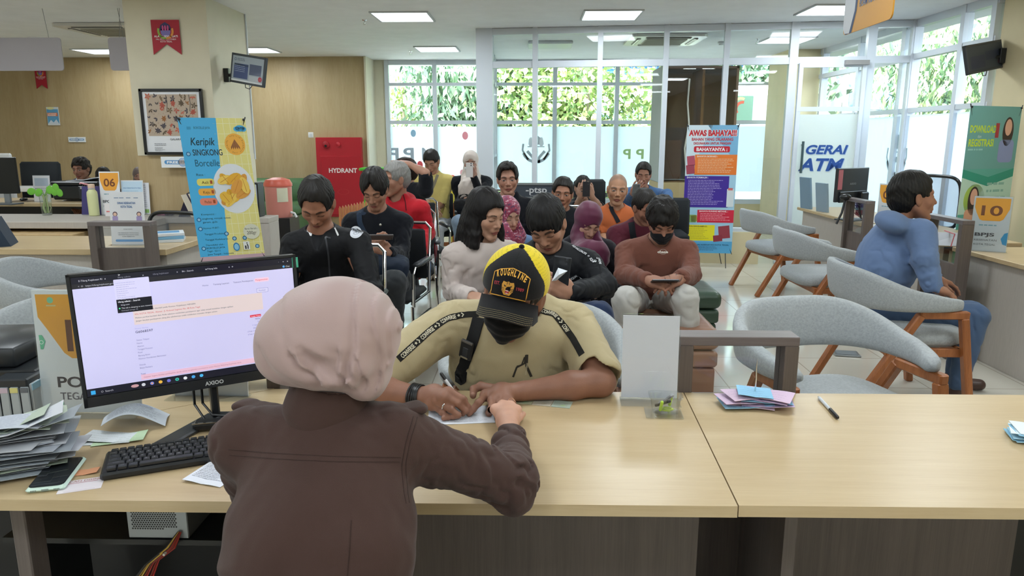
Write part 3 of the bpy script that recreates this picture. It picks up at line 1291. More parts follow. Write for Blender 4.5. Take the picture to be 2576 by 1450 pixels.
def garment(J,g,fr3):
 neck,chest,pel=A3(J['neck']),A3(J['chest']),A3(J['pelvis'])
 shr,shl=A3(J['sh'][0]),A3(J['sh'][1])
 T=SDF()
 w=np.linalg.norm(shr-shl)/2
 s=g.get('w',1.0)
 ax=(shl-shr)/(2*w)
 up=neck-pel
 up/=np.linalg.norm(up)
 T.u(f_cap(mid(shr,shl,0.08),mid(shr,shl,0.92),0.062*s,0.062*s),0.04)
 T.u(f_cap(neck-up*0.01,mid(shr,shl),0.066,0.085),0.05)
 for sh in(shr,shl):
  T.u(f_cap(neck,mid(neck,sh,0.8),0.058,0.05),0.05)
 cw=w*0.98
 R=np.array([ax,np.cross(up,ax),up]).T
 T.u(f_ell(chest,(cw*0.98*s,0.125*s,0.19),R),0.06)
 T.u(f_cap(mid(chest,pel,0.35),pel,0.165*s*g.get('waist',1.0),0.17*s*g.get('waist',1.0),flat=(fr3,0.75)),0.07)
 if g.get('belly'):
  T.u(f_ell(mid(chest,pel,0.7)+A3(fr3)*0.05,(0.14,0.12,0.15)),0.05)
 sl=g.get('sleeve',1.0)
 for i in(0,1):
  if J['el'][i]is None:
   continue
  sh,el,wr=A3(J['sh'][i]),A3(J['el'][i]),A3(J['wr'][i])
  r=g.get('r',0.052)*s
  if sl<=0.5:
   e=mid(sh,el,min(1.0,sl*2))
   T.u(f_cap(sh,e,r*1.15,r*1.12),0.035)
   d=(el-sh)/np.linalg.norm(el-sh)
   T.sub(f_cap(e+d*0.01,e+d*0.14,r*1.0,r*1.3),0.006)
  else:
   T.u(f_cap(sh,el,r*1.08,r*0.92),0.03)
   e=mid(el,wr,g.get('cuffat',0.97))
   T.u(f_cap(el,e,r*0.93,g.get('cuff',0.036)),0.02)
   d=(wr-el)/np.linalg.norm(wr-el)
   T.sub(f_cap(e+d*(g.get('cuff',0.036)*0.6),e+d*0.2,0.030,0.05),0.004)
   if g.get('roll'):
    T.u(f_cap(e-d*0.03,e-d*0.0,g.get('cuff',0.036)*1.18,g.get('cuff',0.036)*1.15),0.004)
 if g.get('collar')=='hood':
  Fh=g.get('hoodat',neck-A3(fr3)*0.05+up*0.01)
  T.u(f_ell(Fh,(0.115,0.085,0.062),R),0.03)
  T.u(f_cap(neck+up*0.045-ax*0.055+A3(fr3)*0.03,neck+up*0.045+ax*0.055+A3(fr3)*0.03,0.032,0.032),0.03)
 if g.get('collar')=='polo':
  T.u(f_cap(neck+up*0.03-ax*0.05-A3(fr3)*0.02,neck+up*0.03+ax*0.05-A3(fr3)*0.02,0.03,0.03),0.02)
 nr=g.get('neck',0.062)
 hd=A3(J['head'])
 nd_=hd-neck
 nd_/=np.linalg.norm(nd_)
 off=A3(fr3)*g.get('neckoff',0.012)
 T.sub(f_cap(neck+off+nd_*(g.get('neckz',0.03)),neck+off+nd_*0.22,nr,nr*1.5),0.012)
 if g.get('ring'):
  Rn=np.array([ax,np.cross(nd_,ax),nd_]).T
  T.u(f_tor(neck+off+nd_*(g.get('neckz',0.03)+g.get('ringz',0.0)),Rn,nr+0.002,g['ring']),0.006)
 if g.get('vee'):
  v=g['vee']
  T.sub(f_cap(neck+A3(fr3)*0.10+nd_*0.04,neck+A3(fr3)*(0.15)-up*v,0.045,0.012),0.01)
 amp=g.get('fold',0.004)
 el_pts=[A3(e)for e in J['el']if e is not None]
 seed=g.get('seed',3)
 segs=[]
 for i in(0,1):
  if J['el'][i]is not None:
   segs.append((A3(J['sh'][i]),A3(J['el'][i])))
   if sl>0.5:
    segs.append((A3(J['el'][i]),A3(J['wr'][i])))
 def ridge(x):
  return 1-2*np.abs(np.sin(x))
 def dsp(p):
  n1=noise3(p,3.1,seed)
  n2=noise3(p,6.3,seed+5)
  d=n1*amp*0.9+noise3(p*(1,1,0.6),9.5,seed+1)*amp*0.35
  q=p-chest
  tw=q@ax
  vv=q@up
  lat=np.abs(tw)/w
  # drag lines from the armpits towards the belly
  d=d+amp*0.75*ridge(vv*21+np.abs(tw)*26+2.6*n1+1.5*n2)*smooth01((lat-0.15)/0.5)*smooth01((0.14-vv)/0.12)
  for a_,b_ in segs:
   ab=b_-a_
   L=np.linalg.norm(ab)
   t=np.clip((p-a_)@ab/(L*L),-0.2,1.2)
   r_=np.sqrt((((p-a_)-t[:,None]*ab)**2).sum(1))
   m=np.exp(-(r_/0.085)**2)
   d=d+amp*0.6*ridge(t*L*48+3.2*n2+1.4*n1)*m*(0.35+0.65*(np.exp(-((t-1.0)/0.22)**2)+np.exp(-((t-0.05)/0.2)**2)))
  hh_=(p-pel)@up
  d=d+amp*0.8*ridge(hh_*40+2.2*n1+1.2*n2)*np.exp(-((hh_-0.04)/0.11)**2)
  return d
 T.add_disp(dsp)
 for f in g.get('adds',[]):
  T.u(f,0.01)
 for f in g.get('subs',[]):
  T.sub(f,0.01)
 return T
def face_mask(root,Fr,c,B):
 t,R,sc=Fr
 M=SDF()
 M.frame(*Fr)
 M.u(f_ell((0,0.045,-0.055),(0.0665,0.062,0.055)),0.02)
 M.u(f_cap((0,0.095,-0.025),(0,0.088,-0.09),0.014,0.02),0.025)
 M.sub(f_ell((0,0.0,-0.0),(0.08,0.05,0.15)),0.01)
 M.sub(f_box((0,0.1,0.03),(0.12,0.12,0.045),rotm(-0.12,0,0),0.004),0.006)
 M.sub(f_box((0,0.02,-0.16),(0.12,0.2,0.045),None,0.004),0.01)
 M.add_disp(lambda p:0.0012*np.sin(p[:,2]*300))
 M.frame()
 return sdf_obj('face_mask',M,[(t-0.14,t+0.14,0.003)],CLOTH,c,root)
def in_world(root,mb_name,mb,mat,smooth=True):
 """a part given in world coordinates, hung under its thing"""
 V=np.array(mb.V)
 W=np.array(root.matrix_basis.inverted())
 V=V@W[:3,:3].T+W[:3,3]
 return mesh_obj(mb_name,V,mb.F,mat,mb.M,np.array(mb.C),root,smooth,35)
def ribbon(root,name,sdf,pts,w,c,mat,lift=0.003,n=40,thick=0.002,view=True):
 """a strap laid on a surface along points near it"""
 pts=[A3(p)for p in pts]
 d=np.concatenate([[0],np.cumsum([np.linalg.norm(pts[i+1]-pts[i])for i in range(len(pts)-1)])])
 u=np.linspace(0,d[-1],n)
 Q=np.stack([np.interp(u,d,[p[i]for p in pts])for i in range(3)],1)
 for _ in range(3):
  Q[1:-1]=(Q[:-2]+Q[1:-1]*2+Q[2:])/4
 if view:
  D_=Q-np.array(CAMP)
  D_/=np.linalg.norm(D_,axis=1,keepdims=True)
  Q2=Q-D_*0.22
  for _ in range(40):
   Q2=Q2+np.clip(sdf(Q2),-0.03,0.1)[:,None]*0.8*D_
  ok=(np.abs(sdf(Q2))<0.006)&(np.linalg.norm(Q2-Q,axis=1)<0.3)
  Q=np.where(ok[:,None],Q2,Q)
  for _ in range(2):
   Q[1:-1]=(Q[:-2]+Q[1:-1]*2+Q[2:])/4
 C=snap(sdf,Q,lift)
 for _ in range(3):
  C[1:-1]=(C[:-2]+C[1:-1]*2+C[2:])/4
 C=snap(sdf,C,lift,4)
 G=sgrad(sdf,C,0.008)
 T=np.gradient(C,axis=0)
 T/=np.linalg.norm(T,axis=1,keepdims=True)+1e-9
 S_=np.cross(T,G)
 S_/=np.linalg.norm(S_,axis=1,keepdims=True)+1e-9
 rows=[]
 for s in np.linspace(-0.5,0.5,5):
  rows.append(snap(sdf,C+S_*(s*w),lift,6))
 rows=np.array(rows)
 mb=MB()
 mb.grid(4,n-1,lambda a,b:rows[int(round(a*4)),int(round(b*(n-1)))],c,thick=thick)
 o=in_world(root,name,mb,mat)
 return o,C,S_,G
 # ---------------------------------------------------------------- the setting
def struct(name,mb,mats,smooth=False):
 o=mb.build(name,mats,None,smooth)
 o['kind']='structure'
 return o
WOODWALL=mat_wood('wall_veneer','#C2AD86','#AD956B',axis='Z',scale=0.55,rough=0.5,stretch=9.0,contrast=0.55)
OAK=mat_wood('pale_oak_laminate','#C9B48F','#B59C75',axis='X',scale=0.9,rough=0.32,stretch=16.0,contrast=0.7)
OAKL=mat_wood('pale_oak_laminate_low','#CBB083','#B99A6C',axis='Z',scale=0.9,rough=0.4,stretch=12.0)
ASH=mat_wood('dark_ash_laminate','#716660','#4C4340',axis='Z',scale=0.6,rough=0.45,stretch=34.0,contrast=0.7)
ASHX=mat_wood('dark_ash_laminate_rail','#7A7170','#5A5150',axis='X',scale=1.2,rough=0.4,stretch=30.0,contrast=0.6)
CHWOOD=mat_wood('chair_wood','#A9683A','#7E4824',axis='Z',scale=2.0,rough=0.4,stretch=9.0)
CREAM=mat_plain('cream_paint','#DAD3BC',rough=0.7,bump=0.03,bscale=60)
CREAMY=mat_plain('yellow_cream_paint','#D9CBA4',rough=0.7,bump=0.03,bscale=60)
CEILM=mat_plain('ceiling_paint','#F0F1F2',rough=0.85,bump=0.02,bscale=40)
GREYLAM=mat_plain('grey_laminate','#B5AEA6',rough=0.5,bump=0.02,bscale=200,var=0.05,vscale=20,stretch=(8,8,0.6))
ALU=mat_plain('white_aluminium','#D3DAE2',rough=0.35,var=0.01)
CHROME=mat_plain('chrome','#D8DADD',rough=0.12,metal=1.0,var=0.01)
STEEL=mat_plain('galvanised_steel','#9A9FA3',rough=0.38,metal=0.75,var=0.06)
GREYFAB=mat_plain('grey_weave','#9FA4A6',rough=0.92,bump=0.5,bscale=330,var=0.13,vscale=120,sheen=0.15)
BLACKP=mat_plain('black_plastic','#17181A',rough=0.4,var=0.05)
GLASS=mat_glass('window_glass')
GLASSP=mat_glass('partition_glass',tint=(0.93,0.965,0.97),refl=0.07)
ACRYL=mat_glass('clear_acrylic',tint=(0.95,0.97,0.98),refl=0.06)
FILM=mat_film('frosted_film','#E4EBF1',clear=0.06,diff=0.25)
FILM2=mat_film('frosted_film_door','#EEF4F2',clear=0.05,diff=0.5)
# floor of large glossy cream tiles
m,nt,b=_new('floor_tile')
tc=nd(nt,'ShaderNodeTexCoord')
br=nd(nt,'ShaderNodeTexBrick',offset=0.0,squash=1.0)
br.inputs['Color1'].default_value=rgba('#CFCABD')
br.inputs['Color2'].default_value=rgba('#CAC5B7')
br.inputs['Mortar'].default_value=rgba('#A9A192')
br.inputs['Scale'].default_value=1.0
br.inputs['Mortar Size'].default_value=0.004
br.inputs['Brick Width'].default_value=0.6
br.inputs['Row Height'].default_value=0.6
nt.links.new(tc.outputs['Object'],br.inputs['Vector'])
nt.links.new(br.outputs['Color'],b.inputs['Base Color'])
no=nd(nt,'ShaderNodeTexNoise',i_Scale=1.3,i_Detail=3.0)
nt.links.new(tc.outputs['Object'],no.inputs['Vector'])
mr=nd(nt,'ShaderNodeMapRange')
mr.inputs[3].default_value=0.05
mr.inputs[4].default_value=0.13
nt.links.new(no.outputs[0],mr.inputs[0])
nt.links.new(mr.outputs[0],b.inputs['Roughness'])
b.inputs['Specular IOR Level'].default_value=0.85
FLOORM=m
XL,XR,YB,YW,YF=-9.0,4.25,-6.0,11.95,12.5
mb=MB()
mb.box(((XL+XR)/2,(YB+YF)/2,-0.05),(XR-XL+0.4,YF-YB+0.2,0.1))
struct('floor',mb,FLOORM)
mb=MB()
mb.box(((XL+XR)/2,(YB+YF)/2+0.2,CEIL+0.1),(XR-XL+1.2,YF-YB+1.6,0.2))
struct('ceiling',mb,CEILM)
mb=MB()
mb.box((XL-0.1,(YB+YF)/2,CEIL/2),(0.2,YF-YB,CEIL))
struct('wall_left',mb,CREAM)
mb=MB()
mb.box(((XL+XR)/2,YB-0.1,CEIL/2),(XR-XL+0.4,0.2,CEIL))
struct('wall_rear',mb,CREAM)
mb=MB()
mb.box((XR+0.1,(YB+7.0)/2,CEIL/2),(0.2,7.0-YB,CEIL))
struct('wall_right',mb,CREAMY)
# veneered wall at the back, in two planes
mb=MB()
mb.box(((XL-3.59)/2,YW+0.1,CEIL/2),(-3.59-XL,0.2,CEIL))
mb.box(((-3.59-2.66)/2,YW+0.07,CEIL/2),(0.93,0.2,CEIL))
for x in(-8.1,-6.9,-5.72,-4.65):
 mb.box((x,YW-0.001,CEIL/2),(0.008,0.004,CEIL))
struct('wall_veneered',mb,WOODWALL)
mb=MB()
mb.box((-2.645,YW+0.3,CEIL/2),(0.03,0.75,CEIL))
mb.box((-2.55,YF+0.05,CEIL/2),(0.22,0.12,CEIL))
struct('wall_reveal',mb,CREAM)
# the cream pillar with a veneered foot
mb=MB()
mb.box((-3.405,7.47,(CEIL+1.31)/2),(0.78,0.94,CEIL-1.31))
mb.box((-3.39,7.49,0.655),(0.76,0.9,1.31))
struct('pillar',mb,CREAM)
mb=MB()
mb.box((-3.42,7.02,0.655),(0.77,0.03,1.31))
mb.box((-3.785,7.49,0.655),(0.03,0.9,1.31))
struct('pillar_cladding',mb,WOODWALL)
mb=MB()
mb.box((-3.008,7.93,2.0),(0.018,0.018,1.5),bev=0.003)
struct('trim_1',mb,ALU)
# cream column in the far corner of the vestibule
mb=MB()
mb.box((4.0,11.6,CEIL/2),(0.46,0.9,CEIL))
struct('pillar_corner',mb,CREAMY)
def glazing(name,a,b,posts,rails,z0,z1,fmat=ALU,gmat=GLASS,pw=0.07,pd=0.09,post_top=None):
 """framed glazing from a to b; posts as fractions, rails as (height, thickness)"""
 a,b=Vector((*a,0)),Vector((*b,0))
 d=b-a
 mbf=MB()
 for t in posts:
  w=pw
  if isinstance(t,tuple):
   t,w=t
  p=a+d*t
  R=rotm(0,0,math.atan2(d.y,d.x))
  mbf.box((p.x,p.y,(z0+z1)/2),(w,pd,z1-z0),rot=R)
 for z,th in rails:
  mbf.bar((a.x,a.y,z),(b.x,b.y,z),pd*0.8,th)
 o=mbf.build(name,fmat,None,False)
 o['kind']='structure'
 mbg=MB()
 mbg.add([(a.x,a.y,z0),(b.x,b.y,z0),(b.x,b.y,z1),(a.x,a.y,z1)],[(0,1,2,3)])
 g=mbg.build('glass_pane',gmat,o,False)
 return o
 # far window wall
xs0,xs1=-2.42,4.2
fr=lambda x:(x-xs0)/(xs1-xs0)
w1=glazing('window_1',(xs0,YF),(xs1,YF),[fr(-2.42),fr(-1.62),fr(-0.62),fr(0.39),fr(1.42),fr(2.3),fr(3.2),fr(4.18)],[(2.71,0.08),(2.36,0.05),(1.74,0.06),(0.42,0.08)],0.4,CEIL)
mb=MB()
mb.box(((xs0+xs1)/2,YF+0.06,0.2),(xs1-xs0,0.18,0.4))
struct('wall_sill',mb,CREAMY)
mb=MB()
mb.box(((xs0+xs1)/2,YF-0.008,1.13),(xs1-xs0-0.05,0.002,1.08))
o=mb.build('frosted_film',FILM,w1,False)
# side glazing towards the street, hall part and vestibule part
w2=glazing('window_2',(XR,7.02),(XR,12.45),[0.01,0.10,0.27,(0.31,0.09),0.52,0.74],[(2.71,0.08),(2.36,0.06),(1.78,0.05),(0.42,0.08)],0.4,CEIL)
mb=MB()
mb.box((XR+0.06,9.7,0.2),(0.18,5.5,0.4))
struct('wall_sill_side',mb,CREAMY)
mb=MB()
mb.box((XR-0.008,9.7,1.1),(0.002,5.4,1.25))
mb.build('frosted_film',FILM,w2,False)
# the glass partition of the vestibule
PA,PB=(-0.66,9.05),(4.22,8.5)
def part_pt(x,off=0.0):
 t=(x-PA[0])/(PB[0]-PA[0])
 return(x,PA[1]+(PB[1]-PA[1])*t-off)
def part_fr(px):
 best=min(((abs(P(px,300,PA[1]+(PB[1]-PA[1])*t).x-(PA[0]+(PB[0]-PA[0])*t)),t)for t in[i/500 for i in range(501)]))
 return best[1]
w3=glazing('window_3',PA,PB,[(0.02,0.2),part_fr(1346),part_fr(1506),part_fr(1668),part_fr(1818),(part_fr(1984),0.09),(part_fr(2174),0.09),part_fr(2290)],[(2.71,0.07),(2.335,0.075),(0.40,0.05)],0.0,CEIL,gmat=GLASSP,pw=0.06)
# low plastered sill under the fixed lights
q0,q1=part_pt(-0.5),part_pt(2.72)
mb=MB()
mb.bar((q0[0],q0[1],0.19),(q1[0],q1[1],0.19),0.14,0.38)
struct('wall_low',mb,CREAMY)
# return of the partition towards the windows
w4=glazing('window_4',(-0.62,9.1),(-0.62,12.45),[0.0,0.22,0.36,0.62,0.8,1.0],[(2.71,0.07),(2.335,0.06),(1.2,0.04),(0.42,0.06)],0.4,CEIL,gmat=GLASSP,pw=0.05)
mb=MB()
mb.box((-0.62,10.75,0.2),(0.1,3.35,0.4))
struct('wall_low_side',mb,CREAMY)
# glass door to the cash machines, with frosted film and blue lettering
tA,tB=part_fr(1996),part_fr(2162)
dxa,dxb=PA[0]+(PB[0]-PA[0])*tA,PA[0]+(PB[0]-PA[0])*tB
ya,yb=part_pt(dxa,0.05)[1],part_pt(dxb,0.05)[1]
mb=MB()
for z,th in((0.05,0.1),(1.8,0.05),(2.28,0.05)):
 mb.bar((dxa,ya,z),(dxb,yb,z),0.04,th)
for(x,y)in((dxa+0.02,ya),(dxb-0.02,yb)):
 mb.box((x,y,1.15),(0.045,0.04,2.3))
d1=mb.build('door_1',ALU,None,False)
d1['kind']='structure'
mb=MB()
mb.bar((dxa,ya,0.88),(dxb,yb,0.88),0.008,1.72)
mb.build('frosted_pane',FILM2,d1,False)
mb=MB()
hx,hy=dxa+0.09,ya-0.06
mb.tube([(hx,hy,1.08),(hx,hy,1.44)],0.014,'#3A5054')
for z in(1.12,1.40):
 mb.tube([(hx,hy,z),(hx,hy+0.06,z)],0.008,'#8A9294')
mb.build('door_handle',PLASTIC,d1)
mb=MB()
mb.box((dxb-0.12,yb-0.03,2.30),(0.26,0.05,0.05),'#8C8A88')
mb.build('door_closer',PLASTIC,d1,False)
u=np.array((dxb-dxa,yb-ya,0))
s=Sheet((dxa,ya-0.008,0),u,(0,0,1),0.0008)
for t,x,y,h,w in(('GERAI',0.37,1.30,0.10,0.46),('ATM',0.32,1.11,0.14,0.50)):
 s.k=1
 s.text(t,x+0.006,y-0.006,h,'#9FB6DC',w=w,align='c',bold=0.03,shear=0.25)
 s.lay()
 s.text(t,x,y,h,'#1F4C96',w=w,align='c',bold=0.03,shear=0.25)
s.build('lettering',PRINT,d1)
def emblem(s,x,y,r,c,full=True):
 """leaf-roof, water line and two cupping hands"""
 s.poly([(x-r*0.55,y+r*0.30),(x+r*0.55,y+r*0.30),(x+r*0.5,y+r*0.62),(x,y+r),(x-r*0.5,y+r*0.62)],c)
 s.rect(x-r*0.6,y+r*0.12,r*1.2,r*0.07,c)
 for sg in(-1,1):
  s.ring(x+sg*r*0.02,y+r*0.02,r*0.92,r*0.2,c,n=14,a0=-95 if sg>0 else 200,a1=-20 if sg>0 else 275)
  s.line([(x+sg*r*0.9,y+r*0.35),(x+sg*r*0.95,y-r*0.1),(x+sg*r*0.55,y-r*0.75)],r*0.14,c)
  s.line([(x+sg*r*0.62,y-r*0.15),(x+sg*r*0.22,y-r*0.6),(x+sg*r*0.2,y-r*1.0)],r*0.2,c)
 s.disc(x,y-r*0.2,r*0.14,c)
 return s
 # lettering and emblem cut into the film of the far windows, read from behind
s=Sheet((0,YF-0.011,0),(1,0,0),(0,0,1),0.0006)
emblem(s,0.08,1.30,0.24,'#B9C6CF')
for sg in(-1,0,1):
 s.k=3
 s.disc(0.08+sg*0.09,1.43-abs(sg)*0.02,0.035,'#E9F2FA',ry=0.085)
s.k=1
for ch,x in(('M',-1.68),('P',-2.0),('P',-2.26)):
 s.text(ch,x,1.12,0.2,'#AEBCCB',w=0.18,bold=0.03,mirror=True)
for x in(1.90,1.68):
 s.text('P',x,1.14,0.16,'#B6DC94',w=0.13,bold=0.03,mirror=True)
for x,z,c,rr in((-2.0,1.56,'#9FC9E8',0.045),(-1.12,1.52,'#F29AA5',0.05),(-1.18,0.9,'#F2B4BC',0.04),(-1.9,1.03,'#E85A62',0.05)):
 s.disc(x,z,rr,c,ry=rr*1.35)
s.build('lettering',PRINT,w1)
s=Sheet((XR-0.012,8.3,0),(0,-1,0),(0,0,1),0.0006)
emblem(s,-0.35,1.28,0.24,'#B7CBD2')
s.build('lettering',PRINT,w2)
# recessed ceiling panels, lit
LIT=mat_emit('lit_diffuser','#F2FBFF',4.2)
OFF=mat_plain('unlit_diffuser','#DCE0E4',rough=0.4)
proto=None
for i,(x,y)in enumerate(PANELS):
 if proto is None:
  t=thing('ceiling_light','square recessed ceiling light panel, lit','ceiling light',(x,y,CEIL),group='recessed ceiling light panels')
  mb=MB()
  for sx,sy,lx,ly in((0,0.295,0.61,0.02),(0,-0.295,0.61,0.02),(0.295,0,0.02,0.57),(-0.295,0,0.02,0.57)):
   mb.box((sx,sy,-0.008),(lx,ly,0.016),'#C9CDD0')
  mb.build('frame',PRINT,t,False)
  mb=MB()
  mb.box((0,0,-0.004),(0.57,0.57,0.006))
  mb.build('diffuser',LIT,t,False)
  proto=t
 else:
  t=copy_tree(proto)
  t.location=(x,y,CEIL)
 px,py=None,None
 lab={(-1.37,8.1):'lit ceiling panel above the waiting area, just left of its middle',(0.83,8.05):'lit ceiling panel in front of the glass partition, over the middle rows',(3.05,7.8):'lit ceiling panel partly hidden by the yellow hanging sign',(-1.37,10.95):'lit ceiling panel near the left window with the paper clouds',(-4.07,11.0):'lit ceiling panel right of the pillar, above the wood wall',(-6.4,11.1):'lit ceiling panel behind the grey hanging boards',(3.35,10.1):'lit ceiling panel inside the glass vestibule'}.get((x,y))
 t['label']=lab or 'lit square ceiling panel outside the view, above the hall'
 if not lab:
  t['group']='ceiling light panels outside the view'
t=thing('ceiling_light','unlit ceiling panel in the vestibule, left of the air conditioner','ceiling light',(0.25,10.4,CEIL),group='recessed ceiling light panels')
mb=MB()
mb.box((0,0,-0.02),(0.6,0.6,0.04),bev=0.01)
mb.build('diffuser',OFF,t,False)
t=thing('downlight','round lit downlight in the ceiling at the left','ceiling light',tuple(PZ(92,95,CEIL)))
mb=MB()
mb.lathe([(0.10,0.0),(0.10,-0.012),(0.085,-0.014)],col='#E4E6E8')
mb.build('trim_ring',PRINT,t)
mb=MB()
mb.lathe([(0.084,-0.013),(0.0,-0.0135)])
mb.build('lens',LIT,t)
def cassette(name,label,x,y,w):
 t=thing(name,label,'air conditioner',(x,y,CEIL))
 mb=MB()
 mb.prism([(-w/2+.05,-w/2),(w/2-.05,-w/2),(w/2,-w/2+.05),(w/2,w/2-.05),(w/2-.05,w/2),(-w/2+.05,w/2),(-w/2,w/2-.05),(-w/2,-w/2+.05)],-0.035,-0.004,'#DCDAD2')
 mb.build('panel',PLASTIC,t,False)
 mb=MB()
 k=w*0.27
 mb.box((0,0,-0.042),(2*k,2*k,0.012),'#B9B5A6')
 for i in range(12):
  mb.box((0,-k+2*k*(i+.5)/12,-0.050),(2*k,0.006,0.005),'#A8A494')
 mb.build('intake_grille',PLASTIC,t,False)
 for a in range(4):
  R=rotm(0,0,a*math.pi/2)
  mb=MB()
  c=R@np.array((0,-w*0.38,-0.037))
  mb.box(c,(w*0.6,0.05,0.012),'#6B675E',R)
  c=R@np.array((0,-w*0.385,-0.045))
  mb.box(c,(w*0.58,0.028,0.006),'#E3E1DA',R@rotm(0.3,0,0))
  mb.build('louvre',PLASTIC,t,False)
 return t
cassette('air_conditioner','square ceiling air conditioner inside the glass vestibule',1.72,9.95,0.95)
cassette('air_conditioner','square ceiling air conditioner behind the grey hanging boards',-4.95,8.9,0.95)
for(x,y,lab)in((PZ(917,50,CEIL).x,PZ(917,50,CEIL).y,'small sprinkler head beside the large lit panel left of the middle'),(PZ(1033,128,CEIL).x,PZ(1033,128,CEIL).y,'small sprinkler head beside the lit panel near the paper clouds'),(PZ(1906,98,CEIL).x,PZ(1906,98,CEIL).y,'small sprinkler head in the vestibule ceiling')):
 t=thing('sprinkler',lab,'sprinkler',(x,y,CEIL))
 mb=MB()
 mb.lathe([(0.028,0),(0.024,-0.006),(0.008,-0.01),(0.007,-0.035)],col='#8E9092',n=14)
 mb.build('stem',CHROME,t)
 mb=MB()
 mb.lathe([(0.02,-0.05),(0.019,-0.052)],col='#7E8082',n=14)
 mb.tube([(0.007,0,-0.03),(0.013,0,-0.04),(0.003,0,-0.05)],0.003)
 mb.tube([(-0.007,0,-0.03),(-0.013,0,-0.04),(-0.003,0,-0.05)],0.003)
 mb.build('deflector',CHROME,t)
t=thing('smoke_detector','round white smoke detector on the vestibule ceiling','smoke detector',tuple(PZ(1816,105,CEIL)))
mb=MB()
mb.lathe([(0.055,0),(0.055,-0.02),(0.04,-0.03),(0.038,-0.045),(0.0,-0.05)],col='#D6D8DA')
mb.build('housing',PLASTIC,t)
# ---------------------------------------------------------------- outside
random.seed(5)
LEAF=mat_print('leaf',rough=0.55,var=0.2,vscale=3)
_nt=LEAF.node_tree
_b=_nt.nodes['Principled BSDF']
_b.inputs['Transmission Weight'].default_value=0.0
OUTM=mat_print('outdoor_paint',rough=0.8,var=0.05,vscale=2)
def tree(name,label,x,y,base,r,n,cols,leaf=0.16,trunk=0.12,seed=1,drop=False,squash=1.0,cz=2.6,group='trees outside the windows'):
 rs=np.random.RandomState(seed)
 t=thing(name,label,'tree',(x,y,0),group=group)
 mb=MB()
 mb.tube([(0,0,base),(0.05,0.05,base+1),(0,0,cz)],[trunk,trunk*.8,trunk*.5],'#9A8A78')
 ends=[]
 for i in range(9):
  a=rs.uniform(0,6.28)
  e=np.array((math.cos(a)*r*rs.uniform(.5,.9),math.sin(a)*r*rs.uniform(.3,.7),cz+rs.uniform(-.5,.8)*r*squash))
  mb.tube([(0,0,base+1.0+rs.uniform(0,1)),tuple(e*.6+np.array((0,0,.4))*.4),tuple(e)],[trunk*.5,trunk*.3,0.02],'#A89A88')
  ends.append(e)
 mb.build('trunk',OUTM,t)
 V,Fc,C=[],[],[]
 cl=[np.array((0,0,cz))]+ends+[e*rs.uniform(.3,1.0)+(0,0,rs.uniform(-.4,.4))for e in ends*3]
 cc=[np.array(lin(c))for c in cols]
 clv=[rs.uniform(0.55,1.25)for _ in cl]
 for i in range(n):
  k=rs.randint(len(cl))
  p=cl[k]+rs.normal(size=3)*(r*.24,r*.22,r*.2*squash)
  L=leaf*rs.uniform(.6,1.3)
  d=rs.normal(size=3)
  if drop:
   d[2]=-abs(d[2])*2.2-0.6
  d/=np.linalg.norm(d)
  s_=np.cross(d,rs.normal(size=3))
  s_/=np.linalg.norm(s_)
  w=L*(.16 if drop else.34)
  b0=len(V)
  V+=[p,p+d*L*.5+s_*w,p+d*L,p+d*L*.5-s_*w]
  Fc.append((b0,b0+1,b0+2,b0+3))
  c=cc[rs.randint(len(cc))]*clv[k]*rs.uniform(.75,1.2)
  C+=[c]*4
 mesh_obj('foliage',np.array(V),np.array(Fc),LEAF,None,np.array(C),t,smooth=False)
 return t
G1=('#A9C47A','#C6DA8C','#8FB078','#DCE89A')
G2=('#7E9E7C','#96B48C','#6C8C74')
tree('leafy_tree','broad light green tree behind the middle windows',1.0,16.5,-1,2.1,15000,G1,seed=2,cz=2.7,leaf=0.16)
tree('leafy_tree','dense dark green tree behind the right-hand paper cloud',-1.3,16.8,-1,1.5,7000,G2,seed=3,cz=3.0,drop=True,leaf=0.28)
tree('leafy_tree','small pale green tree low behind the left-hand paper cloud',-3.1,18.0,-1,0.9,2600,G1,seed=4,cz=2.1,leaf=0.14)
tree('leafy_tree','drooping green mango tree behind the right side windows',8.3,13.2,-1,2.2,15000,('#90B07C','#B4CC92','#78987A'),seed=6,cz=2.7,drop=True,leaf=0.2)
tree('leafy_tree','green tree behind the wall by the cash machine door',5.4,17.6,-1,1.7,5000,G2,seed=7,cz=3.2,leaf=0.2)
tree('leafy_tree','leafy tree near the far right pane behind the hanging screen',9.6,9.4,-1,2.0,12000,('#90B07C','#B4CC92','#78987A'),seed=8,cz=2.6,drop=True,leaf=0.2)
t=thing('building','pale building with blue eaves and a lime band outside','building',(4.2,24,0))
mb=MB()
mb.box((0,0,1.5),(4.4,3,5.0),'#DCE6EC')
mb.build('wall',OUTM,t,False)
mb=MB()
mb.prism([(-2.6,3.6),(2.6,3.6),(0.3,4.8)],-1.9,1.9,'#8A93AE',R=rotm(math.pi/2,0,0))
mb.build('roof',OUTM,t,False)
mb=MB()
mb.box((0,-1.6,3.5),(5.0,0.3,0.3),'#3F78C8')
mb.box((0,-1.6,2.1),(4.6,0.3,0.35),'#6FB2E0')
mb.box((0,-1.6,1.6),(4.5,0.25,0.65),'#B5D36A')
mb.build('eaves',OUTM,t,False)
t=thing('building','tall pale blue building filling the left windows','building',(-3.2,23,0))
mb=MB()
mb.box((0,0,4),(5.2,2,11),'#C9DCF0')
mb.build('wall',OUTM,t,False)
mb=MB()
mb.box((2.2,-1.3,1.0),(0.9,0.3,3.0),'#5E92D8',rotm(0,0.5,0))
mb.build('awning',OUTM,t,False)
t=thing('cash_machine_booth','white cash machine booth with a green panel outside the right windows','booth',(4.1,14.6,0))
mb=MB()
